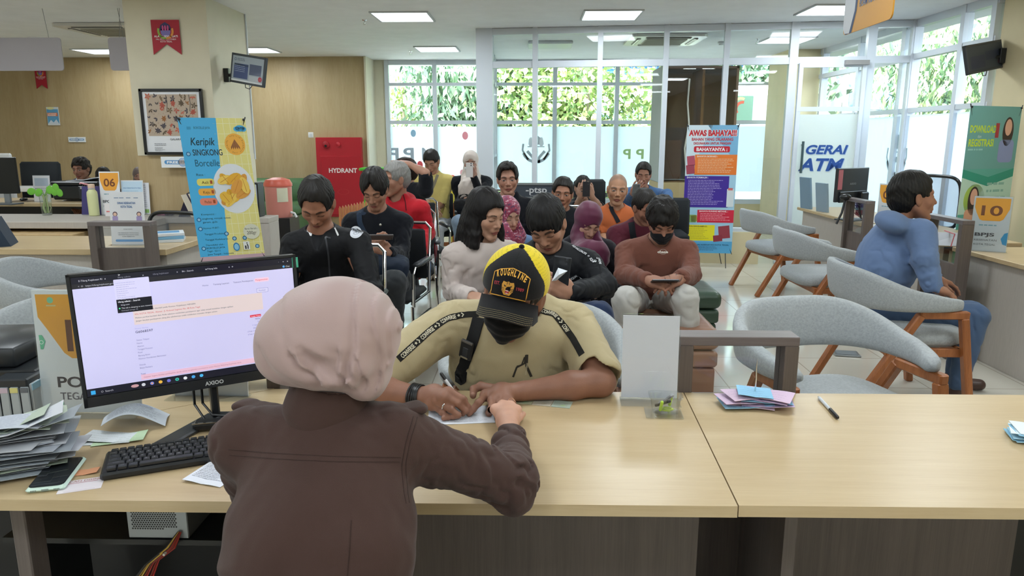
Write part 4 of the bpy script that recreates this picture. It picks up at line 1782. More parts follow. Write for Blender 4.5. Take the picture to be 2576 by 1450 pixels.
mb.box((0,0,1.2),(1.7,1.0,2.5),'#EDF2F6',bev=0.02)
mb.build('body',OUTM,t,False)
s=Sheet((-0.8,-0.505,0),(1,0,0),(0,0,1),0.002)
s.rect(0.1,1.75,0.75,0.62,'#8FB49A',r=0.06)
s.lay()
s.ring(0.62,2.08,0.13,0.05,'#F0D89A',a0=60,a1=200)
s.ring(0.66,2.02,0.12,0.05,'#E0664E',a0=80,a1=220)
s.rect(0.3,1.05,0.35,0.22,'#C4D3D0')
s.build('front_graphics',OUTM,t)
t=thing('street_house','grey house wall with a white gate outside the side windows','building',(10.5,19.5,0))
mb=MB()
mb.box((0,0,2),(6,2,5),'#A9A8A2')
mb.build('wall',OUTM,t,False)
mb=MB()
mb.box((-2.2,-1.4,1.6),(1.6,0.2,2.2),'#E9EEF2')
mb.box((-2.2,-1.52,2.35),(1.5,0.03,0.4),'#6F8FD0')
mb.build('gate',OUTM,t,False)
mb=MB()
mb.box((0,40,-0.35),(120,95,0.1),'#C9C8C2')
mb.box((60,-10,-0.35),(111,60,0.1),'#C9C8C2')
o=struct('ground',mb,OUTM)
for i,(x,y,c,lab)in enumerate(((4.6,19.0,'#4C545C','dark motorcycle parked in the street beyond the low window strip'),(0.9,19.2,'#3A4048','small dark car parked outside behind the waiting people'))):
 if i==0:
  t=thing('motorcycle',lab,'motorcycle',(x,y,-0.3))
  mb=MB()
  mb.tube([(-.6,0,.55),(-.2,0,.75),(.3,0,.7),(.55,0,.95)],[.08,.16,.14,.05],c)
  mb.build('body',PLASTIC,t)
  for sx in(-.55,.6):
   mb=MB()
   mb.tube([(sx+.27*math.cos(a*math.pi/10),0,.3+.27*math.sin(a*math.pi/10))for a in range(20)],.05,'#222426',closed=True)
   mb.build('wheel',PLASTIC,t)
  mb=MB()
  mb.tube([(.5,-.3,1.0),(.5,.3,1.0)],.018,'#222426')
  mb.build('handlebar',PLASTIC,t)
 else:
  t=thing('car',lab,'car',(x,y,-0.3))
  mb=MB()
  mb.prism([(-1.9,.3),(1.9,.3),(1.95,.75),(1.2,.9),(.7,1.4),(-1.0,1.4),(-1.6,.9),(-1.95,.8)],-.8,.8,c,R=rotm(math.pi/2,0,0))
  mb.build('body',PLASTIC,t,False)
  mb=MB()
  mb.prism([(1.05,.93),(.65,1.33),(-.95,1.33),(-1.4,.93)],-.805,.805,'#9AA8B4',R=rotm(math.pi/2,0,0))
  mb.build('windows',GLOSSP,t,False)
  for sx in(-1.2,1.2):
   mb=MB()
   mb.lathe([(.33,-.1),(.33,.1)],(sx,-.75,.33),'#1C1E20',rot=rotm(math.pi/2,0,0))
   mb.build('wheel',PLASTIC,t)
   # ---------------------------------------------------------------- furniture of the hall
DZ=0.72
def rbox(name,c,size,mat,parent=None,col='#ffffff',bev=0.004,rot=None):
 mb=MB()
 mb.box(c,size,col,rot,bev)
 return mb.build(name,mat,parent,False)
def slab(mb,pts,z0,z1):
 """horizontal slab from counter-clockwise corner points"""
 return mb.prism(pts,z0,z1)
def desk_frame(name,label,x0,x1,y,ztop,zlow,d=0.08,w=0.042,rz=0.0,rail=ASHX):
 cx=(x0+x1)/2
 t=thing(name,label,'desk screen',(cx,y,0),rz)
 h=(x1-x0)/2
 mb=MB()
 mb.box((0,0,ztop-0.014),(2*h,d,0.028),bev=0.002)
 mb.build('top_rail',rail,t,False)
 for s in(-1,1):
  mb=MB()
  mb.box((s*(h-w/2),0,(ztop-0.028)/2),(w,d,ztop-0.028),bev=0.002)
  mb.build('post',ASH,t,False)
 mb=MB()
 mb.box((0,0,zlow/2),(2*h-2*w,0.03,zlow))
 mb.build('lower_panel',ASH,t,False)
 mb=MB()
 mb.box((0,0,(zlow+ztop-0.028)/2),(2*h-2*w,0.005,ztop-0.028-zlow))
 mb.build('glass_insert',ACRYL,t,False)
 return t
 # our service desk: two tops that meet at a slanted seam
t=thing('service_desk','long pale oak desk top under the monitor, where the cap wearer signs','desk',(-0.9,1.7,0))
mb=MB()
slab(mb,[(-2.2+.9,1.375-1.7),(0.434+.9,1.395-1.7),(0.462+.9,2.085-1.7),(-0.78+.9,2.085-1.7),(-1.08+.9,1.87-1.7),(-2.2+.9,1.87-1.7)],0.694,DZ)
mb.build('desk_top',OAK,t,False)
mb=MB()
slab(mb,[(-2.2+.9,1.873-1.7),(-1.082+.9,1.873-1.7),(-0.784+.9,2.087-1.7),(-0.784+.9,2.4-1.7),(-2.2+.9,2.4-1.7)],0.694,DZ-0.0005)
mb.build('desk_extension',OAK,t,False)
mb=MB()
mb.box((0.9+0.02,0.0,0.347),(0.82,0.02,0.694))
mb.build('modesty_panel',ASH,t,False)
mb=MB()
mb.box((-0.9+.68,0.3,0.347),(1.3,0.02,0.694))
mb.build('modesty_panel',BLACKP,t,False)
mb=MB()
mb.box((-0.26,-0.2,0.347),(0.035,0.06,0.694),bev=0.003)
mb.build('leg',ASH,t,False)
mb=MB()
mb.box((1.31,0.17,0.347),(0.02,0.3,0.694))
mb.build('side_panel',BLACKP,t,False)
t=thing('service_desk','right-hand pale oak desk top with the spiked receipts and the loose pen','desk',(1.3,1.7,0))
mb=MB()
slab(mb,[(0.437-1.3,1.398-1.7),(2.3-1.3,1.412-1.7),(2.3-1.3,2.095-1.7),(0.465-1.3,2.085-1.7)],0.694,DZ)
mb.build('desk_top',OAK,t,False)
mb=MB()
mb.box((-0.3,0.2,0.347),(0.74,0.02,0.694))
mb.build('modesty_panel',ASH,t,False)
mb=MB()
mb.box((-0.665,0.09,0.347),(0.03,0.34,0.694))
mb.build('side_panel',ASH,t,False)
mb=MB()
mb.box((0.5,0.34,0.347),(1.0,0.02,0.694))
mb.build('back_panel',BLACKP,t,False)
desk_frame('desk_screen','dark wood frame screen on the desk behind the spiked receipts',0.446,0.80,2.13,0.893,0.70)
desk_frame('desk_screen','dark wood frame screen whose post stands behind the monitor',-1.10,-0.765,2.13,0.893,0.70)
# gridded worktops and counters on the left
t=thing('counter','long pale oak counter with the dark framed screen and the white notice','counter',(-3.7,5.0,0))
mb=MB()
mb.box((0,0.02,0.73),(2.56,0.66,0.04),bev=0.003)
mb.build('counter_top',OAK,t,False)
mb=MB()
mb.box((0.05,0.0,0.355),(2.4,0.5,0.71))
mb.build('front_panel',GREYLAM,t,False)
desk_frame('desk_screen','dark wood framed screen in front of the white health office notice',-2.86,-2.45,4.62,0.945,0.77,d=0.09,w=0.05)
t=thing('counter','grey-topped counter with oak drawers, holding the plant and the yellow bottle','counter',(-4.9,6.6,0))
mb=MB()
mb.box((0.05,0.0,0.72),(2.9,0.68,0.06),bev=0.004)
mb.build('counter_top',GREYLAM,t,False)
mb=MB()
mb.box((1.3,-0.1,0.345),(0.36,0.5,0.69))
mb.box((0,0.2,0.345),(2.6,0.3,0.69))
mb.build('carcass',GREYLAM,t,False)
for i in range(4):
 rbox('drawer',(-1.15+i*0.6,-0.22,0.37),(0.585,0.54,0.58),OAKL,t)
t=thing('counter','grey-topped oak cabinet run with a grey end panel beside the yellow banner','counter',(-3.2,6.8,0))
mb=MB()
mb.box((0.28,-0.03,0.725),(0.98,0.27,0.05),bev=0.003)
mb.build('counter_top',GREYLAM,t,False)
mb=MB()
mb.box((0.70,-0.03,0.35),(0.14,0.26,0.70),bev=0.003)
mb.build('end_panel',GREYLAM,t,False)
for i in range(3):
 rbox('door',(-0.05+i*0.29,-0.03,0.35),(0.28,0.22,0.69),OAKL,t)
t=thing('desk','far oak desk carrying the black printer and the mouse','desk',(-6.3,8.45,0))
mb=MB()
mb.box((0,0.05,0.73),(3.4,0.75,0.04),bev=0.003)
mb.build('desk_top',OAK,t,False)
mb=MB()
mb.box((0,0.2,0.35),(3.2,0.03,0.7))
mb.build('modesty_panel',BLACKP,t,False)
mb=MB()
for x in(-1.6,1.6):
 mb.box((x,0.05,0.355),(0.04,0.6,0.71))
mb.build('side_panel',OAKL,t,False)
# right-hand desks along the side wall
RD=[(6.62,8.2,'far pale desk with the monitor and the 09 sign on it'),(3.0,5.15,'near pale desk on the right with the number 10 sign')]
for(y0,y1,lab)in RD:
 t=thing('service_desk',lab,'desk',(3.45,(y0+y1)/2,0))
 L=y1-y0
 mb=MB()
 dw=0.62 if y0>6 else 0.92
 mb.box((-0.47+dw/2,0,DZ-0.014),(dw,L,0.03),bev=0.003)
 mb.build('desk_top',OAK,t,False)
 mb=MB()
 mb.box((-0.4,0,0.346),(0.03,L-0.08,0.69))
 mb.box((-0.4+dw*.4,-L/2+0.04,0.346),(dw*.8,0.03,0.69))
 mb.build('front_panel',GREYLAM,t,False)
t=thing('service_desk','middle pale desk behind the man in the blue hoodie','desk',(3.45,5.95,0))
mb=MB()
mb.box((-0.16,0.0,DZ-0.014),(0.62,1.2,0.03),bev=0.003)
mb.build('desk_top',OAK,t,False)
mb=MB()
mb.box((-0.4,0,0.346),(0.03,1.1,0.69))
mb.build('front_panel',GREYLAM,t,False)
desk_frame('desk_screen','dark framed desk screen left of the far monitor',6.3-0.2,6.3+0.22,0,0.955,0.66,rz=0)
_f=bpy.data.objects[[o.name for o in bpy.data.objects if o.name.startswith('desk_screen')][-1]]
_f.location=(2.86,6.4,0)
_f.rotation_euler=(0,0,math.radians(90))
_g=desk_frame('desk_screen','dark framed desk screen in front of the hooded man on the right',-0.23,0.23,0,0.945,0.64)
_g.location=(2.86,5.02,0)
_g.rotation_euler=(0,0,math.radians(90))
t=thing('cabinet','wooden cabinet with a dark top at the far right edge','cabinet',(4.08,5.3,0))
mb=MB()
mb.box((0.0,0,0.5),(0.28,0.8,1.0),bev=0.003)
mb.build('body',OAKL,t,False)
mb=MB()
mb.box((-0.01,0,1.02),(0.30,0.84,0.04),bev=0.003)
mb.build('top',ASHX,t,False)
# grey curved-back chairs
def lounge_chair(label,x,y,rz,group='grey curved-back chairs with wooden arms'):
 t=thing('armchair',label,'chair',(x,y,0),rz,group)
 t.scale=(1.12,1.1,1.0)
 mb=MB()
 n=44
 ring=14
 def path(s):
  a=s*1.0
  th=a*math.radians(128)
  k=0.30
  px=k*math.copysign(abs(math.sin(th))**0.75,math.sin(th))*1.0
  py=-0.27*math.copysign(abs(math.cos(th))**0.8,math.cos(th))
  return np.array((px,py-0.0))
 V,Fc=[],[]
 for i in range(n+1):
  s=-1+2*i/n
  p=path(s)
  q=path(min(s+0.01,1.01))-path(max(s-0.01,-1.01))
  q/=np.linalg.norm(q)
  nx=np.array((q[1],-q[0]))
  a=abs(s)
  ztop=0.80-0.145*smooth_f(a,0.12,1.0)
  zbot=0.585+0.01*a
  th=0.028
  if a>0.93:
   kk=(1-a)/0.07
   e=0.35+0.65*math.sqrt(max(0,1-(1-kk)**2))
  else:
   e=1.0
  zc,hh_=(ztop+zbot)/2,(ztop-zbot)/2*e
  for k in range(ring):
   an=2*math.pi*k/ring
   cx=math.copysign(abs(math.cos(an))**0.6,math.cos(an))*th*e
   cz=math.copysign(abs(math.sin(an))**0.6,math.sin(an))*hh_
   lean=(zc+cz-zbot)*0.16*(1-a)
   V.append((p[0]+nx[0]*(cx+lean),p[1]+nx[1]*(cx+lean),zc+cz))
 for i in range(n):
  for k in range(ring):
   k2=(k+1)%ring
   Fc.append((i*ring+k,(i+1)*ring+k,(i+1)*ring+k2,i*ring+k2))
 Fc.append(tuple(range(ring)))
 Fc.append(tuple(n*ring+k for k in range(ring))[::-1])
 mb.add(V,Fc)
 mb.build('backrest',GREYFAB,t,True,60)
 mb=MB()
 V,Fc=[],[]
 pr=[(0.0,0.005),(0.9,0.0),(1.0,0.02),(1.0,0.06),(0.96,0.08),(0.85,0.09),(0.0,0.098)]
 m=32
 for r,z in pr:
  for k in range(m):
   an=2*math.pi*k/m
   cx=math.copysign(abs(math.cos(an))**0.5,math.cos(an))*0.255*r
   cy=math.copysign(abs(math.sin(an))**0.5,math.sin(an))*0.25*r
   V.append((cx,cy+0.02,0.385+z))
 for i in range(len(pr)-1):
  for k in range(m):
   k2=(k+1)%m
   Fc.append((i*m+k,i*m+k2,(i+1)*m+k2,(i+1)*m+k))
 mb.add(V,Fc)
 mb.build('seat',GREYFAB,t,True,60)
 for s in(-1,1):
  mb=MB()
  mb.bar((s*0.30,0.26,0.0),(s*0.285,0.185,0.56),0.036,0.045,bev=0.006,up=(1,0,0))
  mb.build('front_leg',CHWOOD,t,False)
  mb=MB()
  mb.bar((s*0.285,0.205,0.575),(s*0.285,-0.02,0.575),0.036,0.042,bev=0.006)
  mb.build('arm_rail',CHWOOD,t,False)
  mb=MB()
  mb.bar((s*0.285,-0.01,0.575),(s*0.25,-0.30,0.0),0.036,0.042,bev=0.006,up=(1,0,0))
  mb.build('rear_leg',CHWOOD,t,False)
 mb=MB()
 for yy in(0.2,-0.13):
  mb.bar((-0.27,yy,0.365),(0.27,yy,0.365),0.03,0.045,bev=0.003)
 for s in(-1,1):
  mb.bar((s*0.26,0.22,0.365),(s*0.26,-0.15,0.365),0.025,0.045,bev=0.003)
 mb.build('seat_frame',CHWOOD,t,False)
 return t
def smooth_f(x,a,b):
 x=min(max((x-a)/(b-a),0),1)
 return x*x*(3-2*x)
lounge_chair('empty grey curved-back chair right behind the desk, nearest the camera',1.2,2.78,math.radians(195))
lounge_chair('grey curved-back chair in which the man in the blue hoodie sits',2.05,4.02,math.radians(-92))
lounge_chair('empty grey chair just behind the blue-hooded man, in front of the farthest one',2.25,5.6,math.radians(-88))
lounge_chair('farthest grey curved-back chair, standing near the red and blue banner',2.42,7.1,math.radians(-80))
lounge_chair('grey chair at the left edge with its wooden arm above the number sign',-2.68,4.0,math.radians(-75))
lounge_chair('grey chair at the left edge behind the ink-tank printer',-2.02,2.72,math.radians(165))
# chrome framed waiting chairs
def chrome_chair(label,x,y,rz,group='chrome waiting chairs'):
 t=thing('waiting_chair',label,'chair',(x,y,0),rz,group)
 mb=MB()
 mb.box((0,0.0,0.44),(0.44,0.42,0.05),'#26282B',bev=0.02)
 mb.build('seat',NYLON,t,True,60)
 mb=MB()
 mb.box((0,-0.235,0.68),(0.42,0.03,0.36),'#1F2226',rotm(-0.12,0,0),bev=0.013)
 mb.build('backrest',NYLON,t,True,60)
 mb=MB()
 arc=[(-0.235,-0.19,0.42),(-0.235,-0.22,0.6),(-0.235,-0.262,0.86),(-0.2,-0.27,0.895),(0.2,-0.27,0.895),(0.235,-0.262,0.86),(0.235,-0.22,0.6),(0.235,-0.19,0.42)]
 mb.tube(arc,0.011)
 mb.build('back_frame',CHROME,t)
 for s in(-1,1):
  mb=MB()
  mb.tube([(s*0.235,0.2,0.40),(s*0.25,0.24,0.0)],0.0105)
  mb.build('leg',CHROME,t)
  mb=MB()
  mb.tube([(s*0.235,-0.19,0.42),(s*0.24,-0.24,0.0)],0.0105)
  mb.build('leg',CHROME,t)
  mb=MB()
  mb.tube([(s*0.245,0.2,0.40),(s*0.25,0.21,0.62),(s*0.25,0.17,0.65),(s*0.25,-0.2,0.65)],0.0105)
  mb.tube([(s*0.245,0.21,0.3),(s*0.24,-0.2,0.3)],0.008)
  mb.tube([(s*0.235,0.2,0.42),(s*0.235,-0.2,0.42)],0.0105)
  mb.build('arm',CHROME,t)
  mb=MB()
  mb.box((s*0.25,0.0,0.667),(0.05,0.3,0.028),'#3A3D42',bev=0.012)
  mb.build('arm_pad',PLASTIC,t,True,60)
 return t
chrome_chair('chrome waiting chair under the man in the black zipped jacket',-1.04,3.66,math.pi)
chrome_chair('chrome waiting chair under the man with parted hair and phone',-0.97,4.78,math.radians(172))
chrome_chair('chrome waiting chair whose arm the red-hooded man grips',-1.0,5.72,math.radians(188))
chrome_chair('chrome waiting chair of the person with a raised arm',-1.06,6.8,math.radians(200))
chrome_chair('chrome waiting chair under the youth in the yellow polo',-1.08,8.05,math.radians(185))
chrome_chair('chrome waiting chair of the person in a cream headscarf',-0.5,8.05,math.radians(175))
chrome_chair('chrome waiting chair under the youth in the black hoodie',-0.2,5.85,math.radians(180))
chrome_chair('chrome waiting chair under the young man facing the camera',0.26,6.05,math.radians(180))
# leather stools
def ottoman(label,x,y,w,d,h,c,rz=0.0,foot=True):
 t=thing('ottoman',label,'ottoman',(x,y,0),rz)
 M_=mat_plain('leather_'+c,'#'+c,rough=0.36,bump=0.12,bscale=90,var=0.05)
 for nm,z0,z1,g in(('lower_cushion',0.03,h*0.52,0.94),('middle_cushion',h*0.52,h*0.76,0.97)):
  mb=MB()
  S_=SDF()
  S_.u(f_box((x,y,(z0+z1)/2),(w*g/2,d*g/2,(z1-z0)/2),None,0.022),0.01)
  sdf_obj(nm,S_,[((x-w,y-d,-.05),(x+w,y+d,h+.1),0.012)],M_,'#ffffff',t)
 mb=MB()
 S_=SDF()
 S_.u(f_box((x,y,h*0.76+0.065),(w/2,d/2,0.06),None if not rz else rotm(0,0,rz),0.045),0.01)
 S_.add_disp(lambda p:-0.008*np.cos(np.clip(((p[:,0]-x)/w),-.5,.5)*math.pi)*np.cos(np.clip((p[:,1]-y)/d,-.5,.5)*math.pi)+0.0015*noise3(p,7,2))
 sdf_obj('seat_cushion',S_,[((x-w,y-d,0.2),(x+w,y+d,h+.2),0.012)],M_,'#ffffff',t)
 mb=MB()
 mb.box((0,0,0.015),(w*0.7,d*0.7,0.03),'#151515')
 mb.build('plinth',PLASTIC,t,False)
 return t
ottoman('brown leather ottoman behind the blank white card stand',0.76,4.17,0.60,0.55,0.40,'8E6650')
ottoman('dark green leather bench under the person in the rust sweater',0.85,5.15,0.95,0.5,0.40,'34493A')
# swivel chairs seen from behind or in front
def office_chair(label,x,y,rz,mesh=False,h=0.55,w=0.46,z0=0.55):
 t=thing('office_chair',label,'chair',(x,y,0),rz)
 if mesh:
  mb=MB()
  pts=[(w/2*math.copysign(abs(math.cos(a))**0.4,math.cos(a))*(1.0+0.12*math.sin(a)),0.02-0.05*math.sin(a),z0+h/2+h/2*math.copysign(abs(math.sin(a))**0.5,math.sin(a)))for a in[2*math.pi*k/40 for k in range(40)]]
  mb.tube(pts,0.016,'#16181A',closed=True)
  mb.build('back_frame',PLASTIC,t)
  mb=MB()
  mb.add(pts,[tuple(range(40))],'#9FA6AA')
  m_=MATS.get('mesh_web')or mat_film('mesh_web','#6F7478',clear=0.45,diff=0.8)
  mb.build('mesh_back',m_,t,False)
 else:
  mb=MB()
  mb.box((0,0,z0+h/2),(w,0.07,h),'#202428',rotm(0.06,0,0),bev=0.03)
  mb.build('backrest',NYLON,t,True,60)
 mb=MB()
 mb.box((0,0.25,0.46),(0.48,0.46,0.09),'#202428',bev=0.03)
 mb.build('seat',NYLON,t,True,60)
 mb=MB()
 mb.tube([(0,0.22,0.42),(0,0.22,0.09)],0.028,'#2A2C2E')
 for k in range(5):
  a=k*2*math.pi/5
  mb.tube([(0,0.22,0.09),(0.29*math.cos(a),0.22+0.29*math.sin(a),0.05)],0.02,'#2A2C2E')
  mb.ball((0.29*math.cos(a),0.22+0.29*math.sin(a),0.03),0.028,'#151617',n=8,m=6)
 mb.tube([(0,0.02,z0+0.1),(0,0.06,0.46),(0,0.2,0.43)],0.018,'#2A2C2E')
 mb.build('base',PLASTIC,t)
 return t
office_chair('black office chair beside the man far left',-6.55,9.6,math.pi,z0=0.55,h=0.62,w=0.55)
office_chair('black mesh office chair behind the white notice on the left counter',-2.95,5.9,math.radians(165),True,0.42,0.50,0.45)
office_chair('black-framed mesh chair behind the hooded man at the right desks',3.92,7.15,math.radians(-70),True,0.5,0.5,0.62)
office_chair('dark high-backed chair right of the man filming with his phone',0.62,7.75,math.pi,z0=0.55,h=0.5,w=0.34)
office_chair('dark chair behind the man in the denim shirt',1.42,7.95,math.radians(178),z0=0.42,h=0.42,w=0.62)
t=thing('display_board','tall white board chair-back shape at the far left wall','board',(-7.6,9.9,0))
mb=MB()
mb.box((0,0,0.75),(0.95,0.05,1.05),'#E8E9EA',bev=0.02)
mb.build('board',PLASTIC,t,False)
mb=MB()
for s_ in(-0.4,0.4):
 mb.box((s_,0,0.12),(0.04,0.3,0.24),'#B9BCBF')
mb.build('foot',PLASTIC,t,False)
t=thing('desk','white angled desk behind the far printer','desk',(-6.67,9.2,0))
mb=MB()
mb.box((0,0,0.84),(1.5,0.45,0.05),'#DCDCD8',bev=0.004)
mb.build('desk_top',PLASTIC,t,False)
mb=MB()
for s_ in(-0.68,0.68):
 mb.box((s_,0,0.41),(0.05,0.4,0.82),'#C8C8C4')
mb.build('leg',PLASTIC,t,False)
# green sofa against the back wall
t=thing('sofa','green leather sofa against the wood wall beside the red hydrant box','sofa',(-5.0,11.3,0))
GL=mat_plain('green_leather','#4C7049',rough=0.4,bump=0.08,bscale=60)
mb=MB()
mb.box((0,0.33,0.6),(2.9,0.25,0.5),bev=0.08)
mb.build('backrest',GL,t,True,60)
for i in range(4):
 mb=MB()
 mb.box((-1.08+i*0.72,-0.05,0.40),(0.71,0.62,0.2),bev=0.06)
 mb.build('seat_cushion',GL,t,True,60)
mb=MB()
mb.box((0,0.0,0.17),(2.9,0.7,0.28),bev=0.02)
mb.build('base',GL,t,False)
# tall timber cupboard in the vestibule, plywood foot
t=thing('tall_cupboard','tall brown cupboard in the vestibule behind the warning banner','cupboard',(2.1,9.75,0))
mb=MB()
mb.box((0,0,0.46),(0.95,0.7,0.92),'#C8AE7E')
mb.ball((0.12,-0.36,0.77),(0.016,0.01,0.016),'#2A2622',n=8,m=6)
mb.build('plywood_base',OUTM,t,False)
mb=MB()
mb.box((-0.47,0,1.64),(0.025,0.7,1.43),'#AEB0A8')
mb.box((0.46,0,1.64),(0.03,0.7,1.43),'#8A6F5A')
mb.box((0,0.33,1.64),(0.92,0.03,1.43),'#B09784')
mb.box((0,0,2.34),(0.95,0.7,0.03),'#6E5A4C')
mb.build('case',OUTM,t,False)
mb=MB()
mb.box((0.05,0.0,1.64),(0.03,0.62,1.4),'#B9925E')
mb.box((-0.28,0.1,1.2),(0.3,0.3,0.5),'#8C6A4C')
mb.build('inner_boards',OUTM,t,False)
mb=MB()
mb.box((0,-0.345,1.64),(0.9,0.008,1.38),'#ffffff')
m_=mat_glass('smoked_glass',tint=(0.80,0.75,0.71),refl=0.1)
mb.build('smoked_door',m_,t,False)
mb=MB()
mb.tube([(-0.14,-0.37,2.2),(-0.15,-0.37,1.9),(-0.12,-0.37,1.65),(-0.16,-0.37,1.35),(-0.13,-0.37,1.1),(-0.1,-0.37,0.95)],0.011,'#E6DFD0')
mb.build('cable',PLASTIC,t)
# children's corner
t=thing('play_table','bright green toy frame with a long flat top in the play corner','toy',(-1.8,9.95,0))
mb=MB()
mb.box((0,0,1.065),(1.05,0.3,0.04),'#5CC83E',bev=0.015)
mb.build('top',PLASTIC,t,False)
mb=MB()
for x in(-0.45,0.45):
 mb.box((x,0,0.52),(0.06,0.2,1.05),'#5CC83E',bev=0.01)
mb.build('leg',PLASTIC,t,False)
for(x,y,c,lab)in((-1.05,9.7,'#E25B4A','red ball in the play corner behind the raised arm'),(-1.32,9.5,'#3C63B8','blue ball on the floor of the play corner'),(-0.6,9.6,'#6FD14C','green toy seat behind the wooden post')):
 t=thing('toy',lab,'toy',(x,y,0))
 mb=MB()
 z=0.95 if c=='#E25B4A' else 0.16
 if c=='#E25B4A':
  mb.tube([(0,0,0),(0,0,0.85)],0.03,'#E8D24A')
 if c=='#6FD14C':
  mb.box((0,0,0.4),(0.2,0.2,0.75),c,bev=0.08)
 else:
  mb.ball((0,0,z),0.05 if z>.5 else 0.16,c)
 mb.build('body',PLASTIC,t)
t=thing('picket_fence','low orange wooden picket fence in front of the hydrant box','fence',(-2.2,9.0,0))
FEN=mat_wood('fence_wood','#D9996A','#B87444',axis='Z',scale=2,stretch=8)
for i in range(13):
 x=-0.22+i*0.042
 y=(6-i)*0.02
 hgt=0.63+i*0.010
 mb=MB()
 pts=[(-0.014,0),(0.014,0),(0.014,hgt-0.03),(0.0,hgt),(-0.014,hgt-0.03)]
 mb.prism(pts,-0.01,0.01,R=rotm(math.pi/2,0,0),o=(x,y,0))
 mb.build('picket',FEN,t,False)
mb=MB()
mb.bar((-0.24,0.145,0.45),(0.30,-0.11,0.5),0.02,0.04)
mb.bar((-0.24,0.145,0.15),(0.30,-0.11,0.17),0.02,0.04)
mb.build('rail',FEN,t,False)
t=thing('picket_fence','brown wooden fence post with two rails in the middle of the hall','fence',(-0.885,8.75,0))
mb=MB()
mb.prism([(-0.07,0),(0.07,0),(0.07,0.66),(0.05,0.71),(0.0,0.73),(-0.05,0.71),(-0.07,0.66)],-0.03,0.03,R=rotm(math.pi/2,0,0))
mb.build('post',CHWOOD,t,False)
mb=MB()
for z in(0.2,0.5):
 mb.box((0,0.05,z),(0.42,0.02,0.05))
mb.build('rail',CHWOOD,t,False)
# wall pieces
t=thing('hydrant_box','red wall hydrant box marked HYDRANT','hydrant box',(-3.11,11.865,0))
mb=MB()
mb.box((0,0,0.85),(0.74,0.1,1.28),'#B5202E',bev=0.006)
mb.build('case',PLASTIC,t,False)
mb=MB()
mb.box((0.03,-0.055,0.72),(0.66,0.02,0.95),'#B01C2A',bev=0.006)
mb.build('door',PLASTIC,t,False)
s=Sheet((0,-0.066,0),(1,0,0),(0,0,1),0.001)
s.text('HYDRANT',-0.17,0.93,0.072,'#F4E7E2',w=0.46,bold=0.03)
s.ring(0.05,0.62,0.09,0.006,'#C23A40',ry=0.5)
s.build('lettering',PRINT,t)
mb=MB()
mb.lathe([(0.06,0),(0.055,0.02),(0.03,0.03),(0.0,0.032)],(-0.2,-0.05,1.37),'#A31824',rot=rotm(math.pi/2,0,0))
mb.lathe([(0.02,0.033),(0.0,0.034)],(-0.2,-0.05,1.355),'#1C1416',rot=rotm(math.pi/2,0,0))
mb.build('alarm_bell',PLASTIC,t)
mb=MB()
mb.lathe([(0.04,0),(0.036,0.02),(0.0,0.035)],(0.0,-0.05,1.38),'#C22030',rot=rotm(math.pi/2,0,0))
mb.build('signal_lamp',PLASTIC,t)
t=thing('light_switch','small white switch plate on the wood wall above the hydrant box','light switch',(-3.58,11.93,1.53))
mb=MB()
mb.box((0,-0.008,0),(0.085,0.014,0.085),'#ECEDEC',bev=0.004)
mb.build('plate',PLASTIC,t,False)
mb=MB()
mb.box((0,-0.018,0),(0.045,0.008,0.04),'#D3D6D8',bev=0.002)
mb.build('rocker',PLASTIC,t,False)
def ribbon_sign(label,x,y,ztop,w,h,text=True):
 t=thing('ribbon_sign',label,'sign',(x,y,ztop))
 mb=MB()
 mb.prism([(-w/2,0),(-w/2,-h),(0,-h+w*0.36),(w/2,-h),(w/2,0)],-0.002,0.002,'#A81A2E',R=rotm(math.pi/2,0,0))
 mb.build('board',PRINT,t,False)
 s=Sheet((0,-0.003,0),(1,0,0),(0,0,1),0.0006)
 yy=-h*0.30
 r=w*0.22
 s.poly([(-r,yy),(r,yy),(r*0.75,yy+r*.8),(0,yy+r*1.25),(-r*.75,yy+r*.8)],'#33305E')
 s.disc(0,yy-r*0.2,r*0.8,'#7A6FB0')
 s.lay()
 s.ring(0,yy-r*.1,r*1.15,r*.34,'#E0903E',a0=-90,a1=20)
 s.ring(0,yy-r*.1,r*1.15,r*.34,'#8FB04A',a0=160,a1=270)
 for k in(-1,0,1):
  s.disc(k*r*.4,yy+r*.35,r*.16,'#C8518A',ry=r*.42)
 if text:
  s.text('ALAYA SEWAGATI',0,-h*0.50,w*0.068,'#F6ECEC',w=w*.84,align='c',bold=0.02)
  s.text('MAL PELAYANAN PUBLIK',0,-h*0.50-w*.09,w*0.05,'#F0D8DA',w=w*.72,align='c',bold=0.01)
  s.text('KOTA TEGAL',0,-h*0.50-w*.17,w*0.06,'#F0D8DA',w=w*.42,align='c',bold=0.01)
 s.build('emblem',PRINT,t)
 return t
ribbon_sign('red swallow-tailed sign high on the cream pillar',-3.405,6.985,2.55,0.265,0.31)
ribbon_sign('small red swallow-tailed sign on the far wood wall',-7.92,11.92,2.62,0.18,0.36)
t=thing('poster','small blue poster reading LAYANAN MANDIRI on the far wood wall','poster',(-7.81,11.94,1.83))
mb=MB()
mb.box((0,0,0),(0.2,0.006,0.29),'#E4E8EA')
mb.build('board',PRINT,t,False)
s=Sheet((0,-0.004,0),(1,0,0),(0,0,1),0.0008)
s.rect(-0.093,-0.12,0.186,0.23,'#5FA3CC')
s.lay()
s.disc(-0.03,0.125,0.06,'#E8E3A8',ry=0.022)
s.rect(-0.09,0.0,0.17,0.055,'#E07B4C')
s.poly([(-0.09,-0.12),(-0.04,-0.06),(0.0,-0.1),(0.05,-0.05),(0.09,-0.12)],'#DDE6F0')
s.lay()
s.text('LAYANAN',-0.08,0.03,0.016,'#FFFFFF',w=.14,bold=0.03)
s.text('MANDIRI',-0.08,0.007,0.016,'#FFFFFF',w=.13,bold=0.03)
s.build('graphics',PRINT,t)
